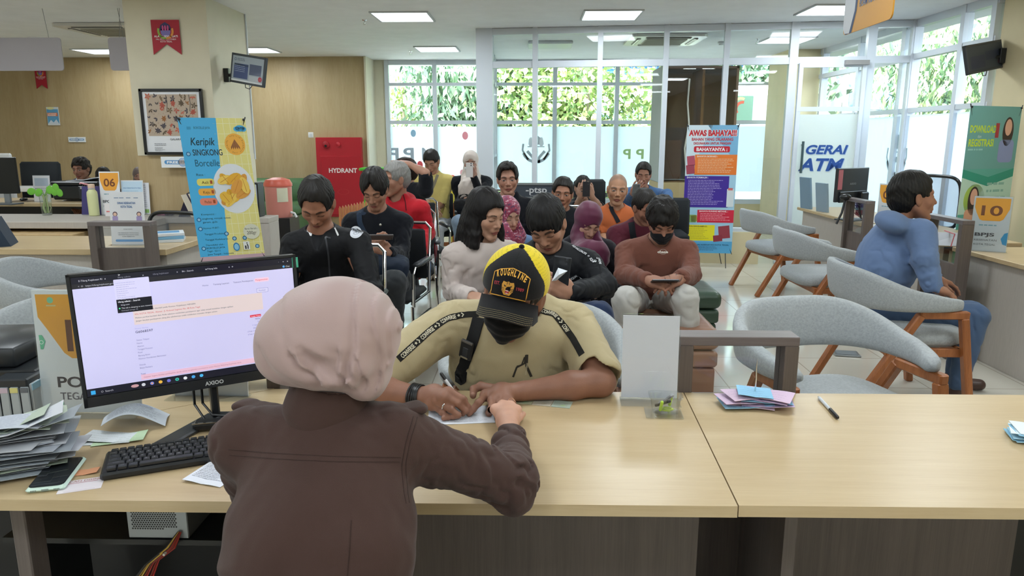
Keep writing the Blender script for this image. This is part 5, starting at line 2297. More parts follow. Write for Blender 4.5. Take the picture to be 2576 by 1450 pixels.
def wifi_sign(label,x,y,z,w,h):
 t=thing('wifi_sign',label,'sign',(x,y,z))
 mb=MB()
 mb.box((0,0,0),(w,0.008,h),'#EDF1F4',bev=0.002)
 mb.build('board',GLOSSP,t,False)
 s=Sheet((0,-0.005,0),(1,0,0),(0,0,1),0.0008)
 s.rect(-w*.42,-h*.18,w*.84,h*.36,'#5E9AD0',r=h*.17)
 s.disc(0,0,h*.38,'#5E9AD0')
 s.lay()
 for r in(.12,.21,.3):
  s.ring(0,0,h*r,h*.035,'#FFFFFF')
 s.disc(0,0,h*.05,'#FFFFFF')
 s.text('FREE',-w*.23,-h*.1,h*.2,'#FFFFFF',w=w*.26,align='c',bold=0.03)
 s.text('WIFI',w*.25,-h*.1,h*.2,'#FFFFFF',w=w*.24,align='c',bold=0.03)
 s.build('graphics',PRINT,t)
wifi_sign('FREE WIFI sign low on the pillar under the framed cloth',-3.32,6.915,1.25,0.42,0.105)
wifi_sign('small FREE WIFI sign on the far wood wall',-7.46,11.94,1.455,0.29,0.085)
# framed printed cloth
t=thing('picture_frame','black-framed leaf-patterned cloth on the cream pillar','picture',(-3.405,6.97,1.625))
W_,H_=0.60,0.61
mb=MB()
for(c,sz)in(((0,0,H_/2-.012),(W_,.03,.026)),((0,0,-H_/2+.012),(W_,.03,.026)),((-W_/2+.012,0,0),(.026,.03,H_)),((W_/2-.012,0,0),(.026,.03,H_))):
 mb.box(c,sz,'#14161A',bev=0.003)
mb.build('frame',PLASTIC,t,False)
mb=MB()
mb.box((0,0.005,0),(W_-.03,.008,H_-.03),'#E3E5EA')
mb.build('mount',PRINT,t,False)
s=Sheet((0,0.0,0),(1,0,0),(0,0,1),0.0006)
s.rect(-0.245,-0.13,0.49,0.385,'#B7A593')
s.lay()
rs_=random.Random(4)
for i in range(120):
 s.line([(rs_.uniform(-.24,.22),rs_.uniform(-.12,.25))for _ in range(1)]+[(0,0)][:0]or[(0,0)],0.001,'#C7B7A6')if False else None
 x,y=rs_.uniform(-.235,.235),rs_.uniform(-.12,.245)
 s.disc(x,y,rs_.uniform(.003,.008),'#A8947F',n=6)
s.lay()
for i in range(46):
 x,y=-0.215+(i%8)*0.061+rs_.uniform(-.015,.015),0.225-(i//8)*0.062+rs_.uniform(-.015,.015)
 c=rs_.choice(['#4A4444','#B0503E','#5A4A36','#96602E','#45404A','#C0604A','#6A5436'])
 a0=rs_.uniform(0,6.28)
 k=rs_.choice([2,5,7,3])
 for q in range(k):
  a=a0+q*2*math.pi/max(k,3)*(0.5 if k<4 else 1)
  L=rs_.uniform(.024,.04)
  dx,dy=math.cos(a),math.sin(a)
  s.poly([(x,y),(x+dx*L*.5-dy*L*.22,y+dy*L*.5+dx*L*.22),(x+dx*L,y+dy*L),(x+dx*L*.5+dy*L*.22,y+dy*L*.5-dx*L*.22)],c)
s.lay()
for x in(-.05,.17):
 s.line([(x,.25),(x+.01,.18),(x,.1)],.004,'#3A3634')
s.text('GALARAN',0.02,-0.17,0.02,'#3C3C40',align='c')
s.lines(-0.2,-0.205,0.12,2,0.014,0.005,'#85868C',3)
s.lines(-0.2,-0.24,0.1,4,0.01,0.004,'#9A9BA0',5)
s.lines(0.06,-0.22,0.12,2,0.014,0.005,'#85868C',7)
s.build('printed_cloth',PRINT,t)
# hanging boards at the left, on wires
HY=7.55
hb=P(40,95,HY),P(162,178,HY),P(280,178,HY)
for(x0,x1,lab)in((hb[1].x-1.5,hb[1].x,'wide blank grey hanging board at the top left'),(hb[2].x,hb[2].x+0.28,'narrow blank grey hanging board half behind the pillar')):
 ya=HY
 t=thing('hanging_board',lab,'sign',((x0+x1)/2,ya,CEIL),group=None)
 w=x1-x0
 zt,zb=P(40,95,HY).z-CEIL,P(162,178,HY).z-CEIL
 mb=MB()
 r=0.03
 pts=[]
 for cx,cy,a0 in((w/2-r,zt-r,0),(-w/2+r,zt-r,90),(-w/2+r,zb+r,180),(w/2-r,zb+r,270)):
  for q in range(4):
   a=math.radians(a0+q*30)
   pts.append((cx+r*math.cos(a),cy+r*math.sin(a)))
 mb.prism(pts,-0.006,0.006,'#B4B0B8',R=rotm(math.pi/2,0,0))
 mb.build('board',PRINT,t,False)
 mb=MB()
 for sx in(-1,1):
  mb.tube([(sx*(w/2-0.12),0,zt),(sx*(w/2-0.15),0,0)],0.0022,'#8E9296',n=5)
 mb.build('wire',PLASTIC,t)
 # hanging yellow sign
a=P(2120,90,3.6)
b_=PZ(2243,46,a.z)
t=thing('hanging_sign','yellow and white hanging sign reading PDAM KOTA TEGAL','sign',tuple(a))
u=np.array(b_-a)
zt=0.26
wv=math.hypot(u[0],u[1])
ud=np.array((u[0],u[1],0))/wv
Rr=np.array([ud,(0,0,1),np.cross(ud,(0,0,1))]).T
mb=MB()
def rr(w0,w1,z0,z1,r):
 pts=[]
 for cx,cy,a0 in((w1-r,z1-r,0),(w0+r,z1-r,90),(w0+r,z0+r,180),(w1-r,z0+r,270)):
  for q in range(5):
   an=math.radians(a0+q*22.5)
   pts.append((cx+r*math.cos(an),cy+r*math.sin(an)))
 return pts
mb.prism(rr(0,wv,0,zt,0.025),-0.006,0.0,'#C98F2E',R=Rr)
mb.build('board',GLOSSP,t,False)
s=Sheet((0,0,0),ud,(0,0,1),0.0006)
s.poly([(0.0,0.03),(0.03,0.0),(0.10,0.0),(0.14,zt*.35),(0.15,zt),(0.0,zt)],'#2F4468')
s.lay()
s.poly([(0.0,0.03),(0.02,0.005),(0.075,0.0),(0.12,zt*.35),(0.13,zt),(0.0,zt)],'#C9CDD2')
s.text('PDAM KOTA TEGAL',0.17,0.10,0.028,'#E9E2D2',w=wv*.55,bold=0.045)
s.lay()
s.text('PDAM KOTA TEGAL',0.17,0.10,0.028,'#31477A',w=wv*.55,bold=0.01)
s.lines(0.03,0.17,0.05,2,0.012,0.006,'#7A7F86',3)
s.build('graphics',PRINT,t)
mb=MB()
for f in(0.15,0.85):
 mb.tube([tuple(ud*wv*f+(0,0,zt)),tuple(ud*wv*f+(0,0,CEIL-a.z))],0.002,'#8E9296',n=5)
mb.build('wire',PLASTIC,t)
# screens on wall brackets
def frame3(TL,TR,BL):
 TL,TR,BL=A3(TL),A3(TR),A3(BL)
 u=TR-TL
 v=TL-BL
 w,h=np.linalg.norm(u),np.linalg.norm(v)
 u/=w
 v=v-(v@u)*u
 v/=np.linalg.norm(v)
 n=np.cross(u,v)
 return BL,u,v,n,w,h
def wall_screen(label,TL,TR,BL,wall,on=True):
 BL_,u,v,n,w,h=frame3(TL,TR,BL)
 c=BL_+u*w/2+v*h/2
 t=thing('wall_screen',label,'screen',tuple(c))
 R=np.array([u,v,n]).T
 mb=MB()
 mb.box((0,0,0),(w,h,0.03),'#33373B',R,bev=0.004)
 for sx in(-1,1):
  mb.box(R@A3((sx*(w/2-.008),0,0.014)),(0.016,h,0.012),'#3E4348',R,bev=0.003)
 for sy in(-1,1):
  mb.box(R@A3((0,sy*(h/2-.009),0.014)),(w,0.018,0.012),'#3E4348',R,bev=0.003)
 mb.build('casing',PLASTIC,t,False)
 s=Sheet(-u*(w/2-.018)-v*(h/2-.02)+n*0.0165,u,v,0.0004)
 W2,H2=w-.036,h-.04
 if on:
  s.rect(0,0,W2,H2,'#A7B2BC')
  s.lay()
  s.rect(W2*.06,H2*.12,W2*.46,H2*.58,'#4E5C86')
  s.rect(W2*.56,H2*.32,W2*.38,H2*.42,'#59627C')
  s.rect(W2*.06,H2*.62,W2*.46,H2*.06,'#8EA27C')
  s.rect(W2*.56,H2*.08,W2*.38,H2*.2,'#BCC3CA')
  s.rect(0,0,W2,H2*.07,'#DFE4E8')
  s.lay()
  s.disc(W2*.92,H2*.2,H2*.1,'#C24A58')
  s.ring(W2*.09,H2*.86,H2*.05,H2*.02,'#5A6A88')
  s.text('12',W2*.92,H2*.15,H2*.09,'#E9C4C8',align='c')
  s.lines(W2*.15,H2*.88,W2*.25,2,H2*.06,H2*.025,'#6A7684',3)
  s.lines(W2*.09,H2*.6,W2*.4,4,H2*.07,H2*.02,'#A9B6D0',5)
 else:
  s.rect(0,0,W2,H2,'#3F4750')
  s.lay()
  s.rect(W2*.06,H2*.1,W2*.42,H2*.5,'#363C50')
  s.rect(W2*.5,H2*.36,W2*.4,H2*.36,'#343B4E')
  s.disc(W2*.88,H2*.2,H2*.08,'#5A3640')
 s.build('display',GLOSSP,t)
 mb=MB()
 wl=A3(wall)-c
 mb.tube([tuple(-n*0.02),tuple(-n*0.05+(wl+n*.05)*.5+(0,0,-.02)),tuple(wl)],0.016,'#1D1F21')
 mb.box(tuple(-n*0.03),(0.1,0.1,0.03),'#1D1F21',R,bev=0.004)
 mb.box(tuple(wl),(0.05,0.05,0.13),'#1D1F21',bev=0.004)
 mb.build('bracket',PLASTIC,t)
 mb=MB()
 q=-v*h/2-n*0.01
 mb.tube([tuple(q-u*.04),tuple(q-v*.03-u*.03),tuple(q-v*.035+u*.02),tuple(q+u*.05)],0.004,'#222222',n=6)
 mb.build('cable',PLASTIC,t)
wall_screen('tilted information screen on a bracket on the side of the cream pillar',P(585,132,7.22),P(670,146,7.05),P(581,206,7.22),(-2.99,7.3,2.08))
wall_screen('dark switched-off screen on a bracket at the top right',P(2420,117,6.6),P(2510,101,6.95),P(2433,190,6.6),(4.22,6.9,2.2),False)
# ---------------------------------------------------------------- things on the service desk
# monitor
BL_,u,v,n,w,h=frame3(P(170,698,1.66),P(747,645,1.93),P(213,1028,1.66))
h=0.335
TRp=A3(P(747,645,1.93))
c0=BL_+u*w/2
t=thing('monitor','large black desktop monitor showing a web page, beside the scarf wearer','monitor',(float(c0[0]),float(c0[1]),DZ))
o0=BL_-A3((c0[0],c0[1],DZ))
R=np.array([u,v,n]).T
mb=MB()
mb.box(o0+u*w/2+v*h/2-n*0.012,(w,h,0.02),'#1A1C20',R,bev=0.004)
mb.box(o0+u*w/2+v*h/2-n*0.035,(w*.6,h*.6,0.04),'#1A1C20',R,bev=0.015)
mb.build('casing',PLASTIC,t,False)
mb=MB()
for(x,y,a,b)in((w/2,0.013,w,0.026),(0.004,h/2,0.008,h),(w-0.004,h/2,0.008,h),(w/2,h-0.003,w,0.006)):
 mb.box(o0+u*x+v*y,(a,b,0.006),'#22252A',R)
mb.build('bezel',PLASTIC,t,False)
s=Sheet(o0+n*0.0032,u,v,0.0002)
s.text('AXIOO',w*0.56,0.008,0.0105,'#C9CDD0',w=0.046,align='c',bold=0.03)
s.build('maker_lettering',PRINT,t)
SCR=mat_print('screen_glow',rough=0.2,emit=0.36,var=0.0)
x0,y0,sw,sh=0.010,0.028,w-0.02,h-0.036
s=Sheet(o0+u*x0+v*y0+n*0.0008,u,v,0.00012)
s.rect(0,0,sw,sh,'#1B1D2B')
s.lay()
s.rect(0.0,0.019,sw,sh-0.047,'#C9C6EE')
s.rect(0.0,sh-0.028,sw,0.012,'#26262E')
s.lay()
K=0.9
S2=lambda x,y:(x*sw,0.019+(sh-0.047)*y)
dark,mid_,pale='#4B4A60','#7C7A92','#A5A2BE'
for tx,x,c in(('Home',.555,mid_),('Tentang Layanan',.605,mid_),('Tatacara Pembayaran',.70,mid_),('Pengumuman',.81,'#D0606E')):
 X,Y=S2(x,.90)
 if c=='#D0606E':
  s.rect(X-.003,Y-.004,.037,.011,'#E8C6DC',r=.003)
  s.lay()
 s.text(tx,X,Y,0.0042,c,bold=0.01)
X,Y=S2(.81,.77)
s.rect(X,Y,.030,.012,'#8C8AA6',r=.002)
s.lay()
s.rect(X+.0007,Y+.0007,.0286,.0106,'#CFCCF2',r=.002)
s.lay()
s.text('Kembali',X+.006,Y+.004,.0038,mid_)
X,Y=S2(.235,.585)
s.rect(X,Y,sw*.60,.046,'#D9C9CC')
s.lay()
s.text('KN. KOTA TEGAL. Alamat : Jl. Kolonel Sugiono No. 48 Kota Tegal',X+.004,Y+.025,.0042,'#C2525A',w=.15)
s.text('Barang bukti dapat diambil pada Kantor Kejaksaan NEGERI',X+.004,Y+.035,.0035,dark,w=.14)
s.text('Mohon periksa kembali data Anda sebelum melakukan pembayaran agar tidak terjadi kesalahan dengan aplikasi',X+.004,Y+.016,.0035,dark,w=.23)
s.text('Jangan lakukan pembayaran ulang jika sebelumnya sudah melakukan transaksi dengan sukses',X+.004,Y+.008,.0035,dark,w=.19)
X,Y=S2(.235,.50)
s.text('Nomor Berkas',X,Y+.01,.0036,pale)
s.text('G6068597',X,Y,.0062,dark,bold=0.01,spacing=1.1)
for i,tx in enumerate(('Status Titipan','Nama','Alamat','Tanggal Putusan','Pasal','Barang Bukti','Nomor Kendaraan Bermotor','','Denda','Biaya Perkara','','Total')):
 if tx:
  s.text(tx,X,Y-.020-i*.0081,.0038,dark if tx=='Total' else mid_)
XR_=X+sw*.585
for i,(tx,c)in enumerate((('Nilcha ?',dark),('Tegal',mid_),('11 Juni 2024',mid_),('283, 288(1)',mid_),('STNK F.4069.FAN',mid_),('STNK F.4069.FAN',mid_),('',mid_),('Rp 109.000',dark),('Rp 1.000',dark),('',dark),('Rp 110.000',dark))):
 if tx:
  s.text(tx,XR_,Y-.004-i*.0082,.0036,c,align='r')
s.rect(XR_-.028,Y+.003,.028,.0065,'#D2394E',r=.001)
s.rect(XR_-.018,Y-.101,.022,.011,'#D2304A',r=.002)
s.lay()
s.text('Bayar',XR_-.014,Y-.0975,.004,'#F6DCE2',bold=0.02)
s.text('Tunggu Titipan',XR_-.026,Y+.0045,.003,'#F6DCE2')
X,Y=S2(.235,.012)
s.rect(X,Y,sw*.60,.014,'#E2BBD2')
s.lay()
s.text('Catatan: Segera lakukan pembayaran denda untuk menghindari pembayaran tanpa Nomor Rekening Kejaksaan Anda',X+.006,Y+.005,.0035,'#B06A88',w=.235)
# tab strip, address bar and the open preview
for i,(tx,x)in enumerate((('E-Tilang Kejaksaan RI',.03),('tilang admin',.19),('tilang kejaksaan',.34),('Bit - Search',.47),('eTilang Info',.58))):
 s.text(tx,sw*x,sh-.011,.0042,'#C4C6D6' if i in(0,3,4)else '#7E8094')
 s.text('x',sw*(x+.105),sh-.011,.0045,'#C4C6D6')
s.text('+',sw*.70,sh-.012,.006,'#C4C6D6')
s.text('<  O   https://tilang.kejaksaan.go.id',sw*.025,sh-.024,.004,'#B4B6C6')
for i,tx in enumerate(('-','o','x')):
 s.text(tx,sw*(.93+i*.022),sh-.010,.0042,'#D6D8E4')
s.text('Chat',sw*.965,sh-.024,.004,'#D6D8E4')
s.disc(sw*.955,sh-.022,.003,'#5AA0E0')
X,Y=sw*.17,sh-.082
s.rect(X,Y,.078,.068,'#CFCCF0',r=.002)
s.lay()
s.lines(X+.004,Y+.058,.05,9,.0052,.0012,'#A9A7C4',4,.6)
s.rect(X+.001,Y-.016,.078,.034,'#141622')
s.lay()
s.text('tilang admin - Search',X+.004,Y+.010,.0042,'#E2E4EE',bold=.01)
s.text('bing.com',X+.010,Y+.002,.0038,'#C2C4D0')
s.text('This tab is sleeping to save resources',X+.010,Y-.006,.0034,'#D2D4DE')
s.text('Estimated savings: 4%',X+.010,Y-.012,.003,'#9EA0AE')
s.disc(X+.006,Y-.0045,.002,'#4CC88A',n=10)
# taskbar
s.rect(.008,.004,.010,.010,'#38A8E8')
s.text('O  Search',.030,.006,.0048,'#B9BBC9')
for i,c in enumerate(('#C89AA2','#C9CCD6','#7A88E0','#E8B44A','#6A6FC8','#3AC0A8','#E4E6EE','#48A0E4','#4AB0E8')):
 s.disc(.105+i*.0195,.0095,.0046 if i else.009,c,ry=.0042,n=12)
s.lay()
s.disc(.105+2*.0195,.0095,.0022,'#E8A25A',n=10)
s.disc(.105+5*.0195,.0095,.002,'#1B4E8A',n=10)
s.text('>',.18*0+sw*.17+.012,sh-.006,.006,'#F4F4F8')
s.build('display',SCR,t)
mb=MB()
p=o0+u*(w*.56)-n*.04
mb.bar(tuple(p+v*.12),(p[0],p[1],0.012),0.05,0.02,'#1B1E22',bev=0.004,up=tuple(u))
mb.bar(tuple(A3((p[0],p[1],0.008))),tuple(A3((p[0],p[1],0.008))-u*.17+A3((n[0],n[1],0))*.17),0.05,0.012,'#22262A',bev=0.004)
mb.bar(tuple(A3((p[0],p[1],0.008))),tuple(A3((p[0],p[1],0.008))+u*.19+A3((n[0],n[1],0))*.1),0.035,0.012,'#22262A',bev=0.004)
mb.build('stand',PLASTIC,t)
mb=MB()
q=A3((p[0],p[1],0.0))
for dx,sg,k in((-.05,1,0),(-.03,1,1)):
 mb.tube([tuple(q+u*dx+n*.01+(0,0,.14)),tuple(q+u*dx+n*.0+(0,0,.05)),tuple(q+u*(dx+.02)+n*.03+(0,0,.012+.01*k)),tuple(q+u*(dx+.12)+n*.1+(0,0,.02)),tuple(q+u*(dx+.22)+n*.12+(0,0,.02))],0.0035,'#141518',n=7)
mb.build('cable',PLASTIC,t)
mb=MB()
p=o0+u*(w-.002)+v*(h-.022)
mb.box(p,(0.016,0.028,0.002),'#4FC0A0',R)
mb.box(p+u*.001+n*.002,(0.003,0.018,0.0008),'#D8F2EA',R)
mb.build('page_flag',PRINT,t,False)
def at_desk(name,label,cat,px,py,z=DZ,rz=0,**k):
 p=PZ(px,py,z)
 return thing(name,label,cat,(p.x,p.y,z),math.radians(rz),**k)
 # keyboard
A_,B_,C_=PZ(252,1214,DZ),PZ(590,1160,DZ),PZ(250,1143,DZ)
ang=math.atan2(B_.y-A_.y,B_.x-A_.x)
t=thing('keyboard','black computer keyboard on the desk below the monitor','keyboard',(A_.x,A_.y,DZ),ang)
KW,KD=0.40,0.135
mb=MB()
mb.box((KW/2,KD/2,0.009),(KW,KD,0.018),'#1C1E22',bev=0.005)
mb.build('base',PLASTIC,t,False)
rows=[('',14),('1234567890-=',14),('QWERTYUIOP[]',14),('ASDFGHJKL;',13),('ZXCVBNM,./',12),('',8)]
s=Sheet((0,0,0.0262),(1,0,0),(0,1,0),0.0001)
for r,(ch,nk)in enumerate(rows):
 y=KD-0.016-r*0.0205
 x=0.012
 start=(0,1,1,1,1,0)[r]
 first=(0.017,0.017,0.024,0.029,0.038,0.022)[r]
 for k in range(nk):
  kw=first if k==0 and r else 0.0172
  if r==5:
   kw=0.115 if k==3 else 0.022
  if x+kw>KW-0.09:
   break
  mb=MB()
  mb.box((x+kw/2,y,0.022),(kw-0.0022,0.017 if r else 0.011,0.008),'#25272B',bev=0.0016)
  mb.build('key',PLASTIC,t,False)
  j=k-start
  if ch and 0<=j<len(ch):
   s.text(ch[j],x+kw*.35,y-.001,0.0042,'#D4D6DA')
  elif r:
   s.rect(x+kw*.3,y,kw*.35,0.0009,'#9EA0A6')
  x+=kw
s.build('key_lettering',PRINT,t)
for c_ in list(t.children)[:1]:
 c_.rotation_euler=(0,0,0)
 # sign with the service number
PBL,u,v,n,w,h=frame3(P(78,744,1.93),P(78,744,1.93)+Vector((0.27,0.02,0)),PZ(112,1040,DZ))
w=0.275
t=thing('number_sign','large white and orange POLRES TEGAL service number sign behind the monitor','sign',(float(PBL[0]),float(PBL[1]),DZ))
v=A3((0,0.04,1.0))
v/=np.linalg.norm(v)
u=A3((1,0.02,0))/np.linalg.norm((1,0.02,0))
h=0.345
R=np.array([u,v,np.cross(u,v)]).T
mb=MB()
mb.box(u*w/2+v*h/2+(0,0,.004),(w,h,0.004),'#E9EAEA',R)
mb.build('card',PRINT,t,False)
mb=MB()
mb.box(u*w/2+v*h/2+A3((0,-.004,.004)),(w+.004,h+.004,0.002),'#ffffff',R)
mb.box((w/2,-0.018,0.003),(w+.004,0.055,0.003),'#ffffff',rotm(0,0,math.atan2(u[1],u[0])))
mb.build('acrylic_holder',ACRYL,t,False)
s=Sheet(A3((0,-0.0025,.004))+v*0,u,v,0.0003)
s.k=1
s.poly([(0.010,h-.012),(0.012,h-.075),(0.035,h-.11),(0.075,h-.175),(0.095,h-.19),(0.18,h-.19),(0.2,h-.175),(0.262,h-.08),(0.265,h-.012)],'#F0A93C')
s.lay()
s.text('11',0.085,h-.168,.088,'#6B4634',bold=0.02,spacing=1.1)
s.text('POLRES',0.048,h-.272,0.030,'#4A474C',w=.185,bold=0.02)
s.text('TEGAL KOTA',0.052,h-.308,0.021,'#6E6C74',w=.175,bold=0.008)
s.disc(0.05,h-.028,.009,'#7CC29A',n=8)
s.rect(0.038,h-.045,0.026,.004,'#C9C08A')
s.ring(0.135,h-.228,.019,.0025,'#C2A25C')
s.ring(0.135,h-.228,.023,.0015,'#A8955A')
s.poly([(0.009,h-.125),(0.018,h-.125),(.026,h-.142),(0.018,h-.165),(0.011,h-.165)],'#6CBF98')
s.disc(0.053,.026,.008,'#8CCCAE',n=6)
s.lay()
s.ring(0.015,h-.145,.005,.0015,'#E9F4EE')
s.build('graphics',PRINT,t)
# white paper holder right of the monitor foot
p=PZ(545,1000,DZ)
t=thing('paper_holder','white sheet with a printed table in a clear stand behind the monitor foot','paper stand',(p.x,p.y+.02,DZ))
mb=MB()
mb.box((-0.02,0,0.09),(0.22,0.004,0.18),'#E6E8F0',rotm(-0.08,0,0))
mb.build('sheet',PRINT,t,False)
mb=MB()
mb.box((-0.02,-0.004,0.09),(0.235,0.002,0.19),'#ffffff',rotm(-0.08,0,0))
mb.box((-0.02,-0.03,0.003),(0.235,0.06,0.003))
mb.build('acrylic_holder',ACRYL,t,False)
s=Sheet((-0.01,-0.006,0.03),(1,0,0),(0,-0.0,1),0.0003)
for i in range(8):
 s.rect(0.0,.01+i*.008,0.06,.0012,'#9497A6')
 s.rect(0.0,.004+i*.008,.012,.002,'#7E8190')
s.build('print',PRINT,t)
# blank white stand
p=PZ(1560,1001,DZ)
t=thing('card_stand','blank white sheet in a clear upright stand on the desk','card stand',(p.x,p.y,DZ),math.radians(-3))
mb=MB()
mb.box((0.083,0.0,0.127),(0.162,0.002,0.245),'#F3F0F8',rotm(-0.05,0,0))
mb.build('sheet',PRINT,t,False)
mb=MB()
mb.box((0.083,-0.003,0.128),(0.17,0.0018,0.255),'#ffffff',rotm(-0.05,0,0))
mb.box((0.083,-0.035,0.002),(0.17,0.075,0.002))
mb.build('acrylic_holder',ACRYL,t,False)
def sheet_paper(mb,c,w,d,rot,col,curl=0.0,seed=1,thick=0.0006,z=0.0,tilt=0.0,nu=12,nv=8):
 rs=random.Random(seed)
 a,b=rs.uniform(-1,1),rs.uniform(-1,1)
 ca,sa=math.cos(rot),math.sin(rot)
 def fn(U,V):
  x,y=(U-.5)*w,(V-.5)*d
  zz=z+curl*(0.5+0.5*math.sin(U*3.3+a*2+V*1.3*b))*(0.35+0.65*abs(U-.5)*2)+tilt*(V-.5)
  return(c[0]+x*ca-y*sa,c[1]+x*sa+y*ca,c[2]+max(zz,0.0004))
 mb.grid(nu,nv,fn,col,thick=thick)
 return fn
def print_on(mb,fn,n,col,seed=1,u0=.08,u1=.92,v0=.1,v1=.9,lift=0.0008,h=0.012,sx=1):
 rs=random.Random(seed)
 for i in range(n):
  vv=v0+(v1-v0)*i/max(1,n-1)
  uu=u0
  end=u1-rs.random()*.25
  while uu<end:
   l=rs.uniform(.02,.09)
   q=[fn(uu,vv),fn(min(uu+l,end),vv),fn(min(uu+l,end),vv+h),fn(uu,vv+h)]
   mb.add([(x,y,z+lift)for x,y,z in q],[(0,1,2,3)],col)
   uu+=l+.015
   # crumpled form and money-green slips at the monitor foot
p=PZ(345,1068,DZ)
t=thing('paper_form','curled printed traffic form with a blue stamp lying by the monitor foot','paper',(p.x,p.y,DZ))
mb=MB()
def fnA(U,V):
 x,y=(U-.5)*.15,(V-.5)*.10
 zz=0.018+0.03*math.sin(U*3.4+.2)+0.006*math.sin(V*4)
 a=0.35
 return(x*math.cos(a)-y*math.sin(a),x*math.sin(a)+y*math.cos(a),zz)
mb.grid(24,10,fnA,'#C9D0DA',thick=0.0006)
mb.build('sheet',PRINT,t)
mb=MB()
print_on(mb,fnA,16,'#8C93A2',3,h=.014)
for k in range(16):
 a_,b_=.62+.1*math.cos(k/16*6.28*2),.72+.12*math.sin(k/16*6.28*1.0)
 q=[fnA(a_,b_),fnA(a_+.06,b_+.02),fnA(a_+.06,b_+.04),fnA(a_,b_+.02)]
 mb.add([(x,y,z+.001)for x,y,z in q],[(0,1,2,3)],'#5A72C0')
mb.build('print',PRINT,t,False)
p=PZ(300,1108,DZ)
for k,(c,rot,dx,dy,sd,w_,lab)in enumerate((('#D6DCE0',.12,-.03,.0,3,.13,'lowest white slip fanned out under the curled form'),('#BFD8B4',.3,.0,.004,4,.12,'pale green document slip under the curled form'),('#D9DEE4',-.05,-.045,.01,5,.1,'white slip sticking out left of the green one under the form'))):
 t=thing('paper_slip',lab,'paper',(p.x+dx,p.y+dy,DZ+.0015*k),group='slips under the curled form')
 mb=MB()
 f_=sheet_paper(mb,(0,0,0),w_,.065,rot,c,.006,sd)
 print_on(mb,f_,5,'#8FA08C',sd)
 mb.build('sheet',PRINT,t)
 # heap of plastic-sleeved papers at the lower left
STK=PZ(60,1190,DZ)
rs_=random.Random(11)
for i in range(34):
 gx=STK.x-.05+rs_.uniform(-.03,.03)
 gy=STK.y+.02+rs_.uniform(-.025,.025)
 ztop=i*0.0031
 t=thing('paper_sleeve','plastic-sleeved traffic form in the tall heap at the lower left' if i<33 else 'topmost curled white form on the heap at the lower left','paper',(gx,gy,DZ+ztop),group='plastic-sleeved forms in the lower left heap')
 mb=MB()
 c=rs_.choice(['#C3C7CE','#B6BCC6','#CFD2D8','#AEB6BE','#B9C6B4','#D4D7DD'])
 f_=sheet_paper(mb,(0,0,0),rs_.uniform(.2,.26),rs_.uniform(.12,.15),rs_.uniform(.25,.65),c,rs_.uniform(.002,.012)+(.03 if i>27 else 0),i,thick=.0009,tilt=-.01)
 if i>28:
  print_on(mb,f_,9,'#8A90A8' if i%2 else '#6A7FB8',i)
 mb.build('sheet',GLOSSP if i%3 else PRINT,t)
 # phone in a mint case
A_,B_,C_=PZ(58,1238,DZ),PZ(165,1245,DZ),PZ(232,1152,DZ)
t=at_desk('phone','dark phone in a pale mint case lying on the desk at the lower left','phone',145,1200,rz=-52+0)
ang=math.atan2(C_.y-B_.y,C_.x-B_.x)
t.rotation_euler=(0,0,ang-math.pi/2)
mb=MB()
mb.box((0,0,0.006),(0.078,0.155,0.0115),'#CDE6DA',bev=0.005)
mb.build('case',PLASTIC,t,False)
mb=MB()
S_=Sheet((0,0,0.0121),(1,0,0),(0,1,0),0.0002)
S_.rect(-.035,-.0735,.07,.147,'#15171A',r=.012)
S_.lay()
S_.rect(-.0335,-.072,.067,.144,'#2B2F33',r=.011)
S_.build('screen',mat_print('phone_glass',rough=0.08,var=0.0,coat=0.5),t)
mb=MB()
mb.box((0,-.0778,.006),(.014,.001,.0045),'#8A9A94',bev=.0005)
for k in(-1,1):
 for q in range(4):
  mb.box((k*.018+k*q*.003,-.0778,.006),(.0018,.001,.003),'#7C8A86')
mb.build('port',PRINT,t,False)
t=at_desk('card','white card reading SCAN DISINI beside the phone','card',205,1222,rz=22)
mb=MB()
mb.box((0,0,0.0008),(0.085,0.06,0.0012),'#E4DCE0')
mb.build('card',GLOSSP,t,False)
s=Sheet((0,0,0.0014),(1,0,0),(0,1,0),.0002)
s.text('SCAN DISINI',0,.018,.008,'#A86A62',w=.066,align='c',bold=.01)
s.rect(-.03,.012,.06,.002,'#B0606A')
s.rect(-.03,-.026,.06,.0012,'#C9B6BE')
s.build('print',PRINT,t)
t=at_desk('note','small folded orange note next to the mint phone','note',215,1190,rz=15)
mb=MB()
sheet_paper(mb,(0,0,0),.055,.03,0,'#E0A078',.006,3)
mb.build('note',PRINT,t)
t=at_desk('receipt','white printed receipt with torn edge beside the keyboard','receipt',560,1185,rz=-15)
mb=MB()
f_=sheet_paper(mb,(0,0,0),.10,.145,0,'#DFE2EA',.008,5)
mb.build('paper',PRINT,t)
mb=MB()
print_on(mb,f_,18,'#9A9CA6',8,v0=.15,v1=.85,h=.012)
mb.build('print',PRINT,t,False)
# glasses case like black object between keyboard and shoulder
t=at_desk('pen_case','slim black case with a chrome edge above the keyboard','case',560,1080,rz=14)
mb=MB()
mb.box((0,0,.016),(.14,.04,.022),'#151619',bev=.006)
mb.build('body',PLASTIC,t,False)
mb=MB()
mb.box((0,-.018,.027),(.14,.004,.003))
mb.build('edge',CHROME,t,False)
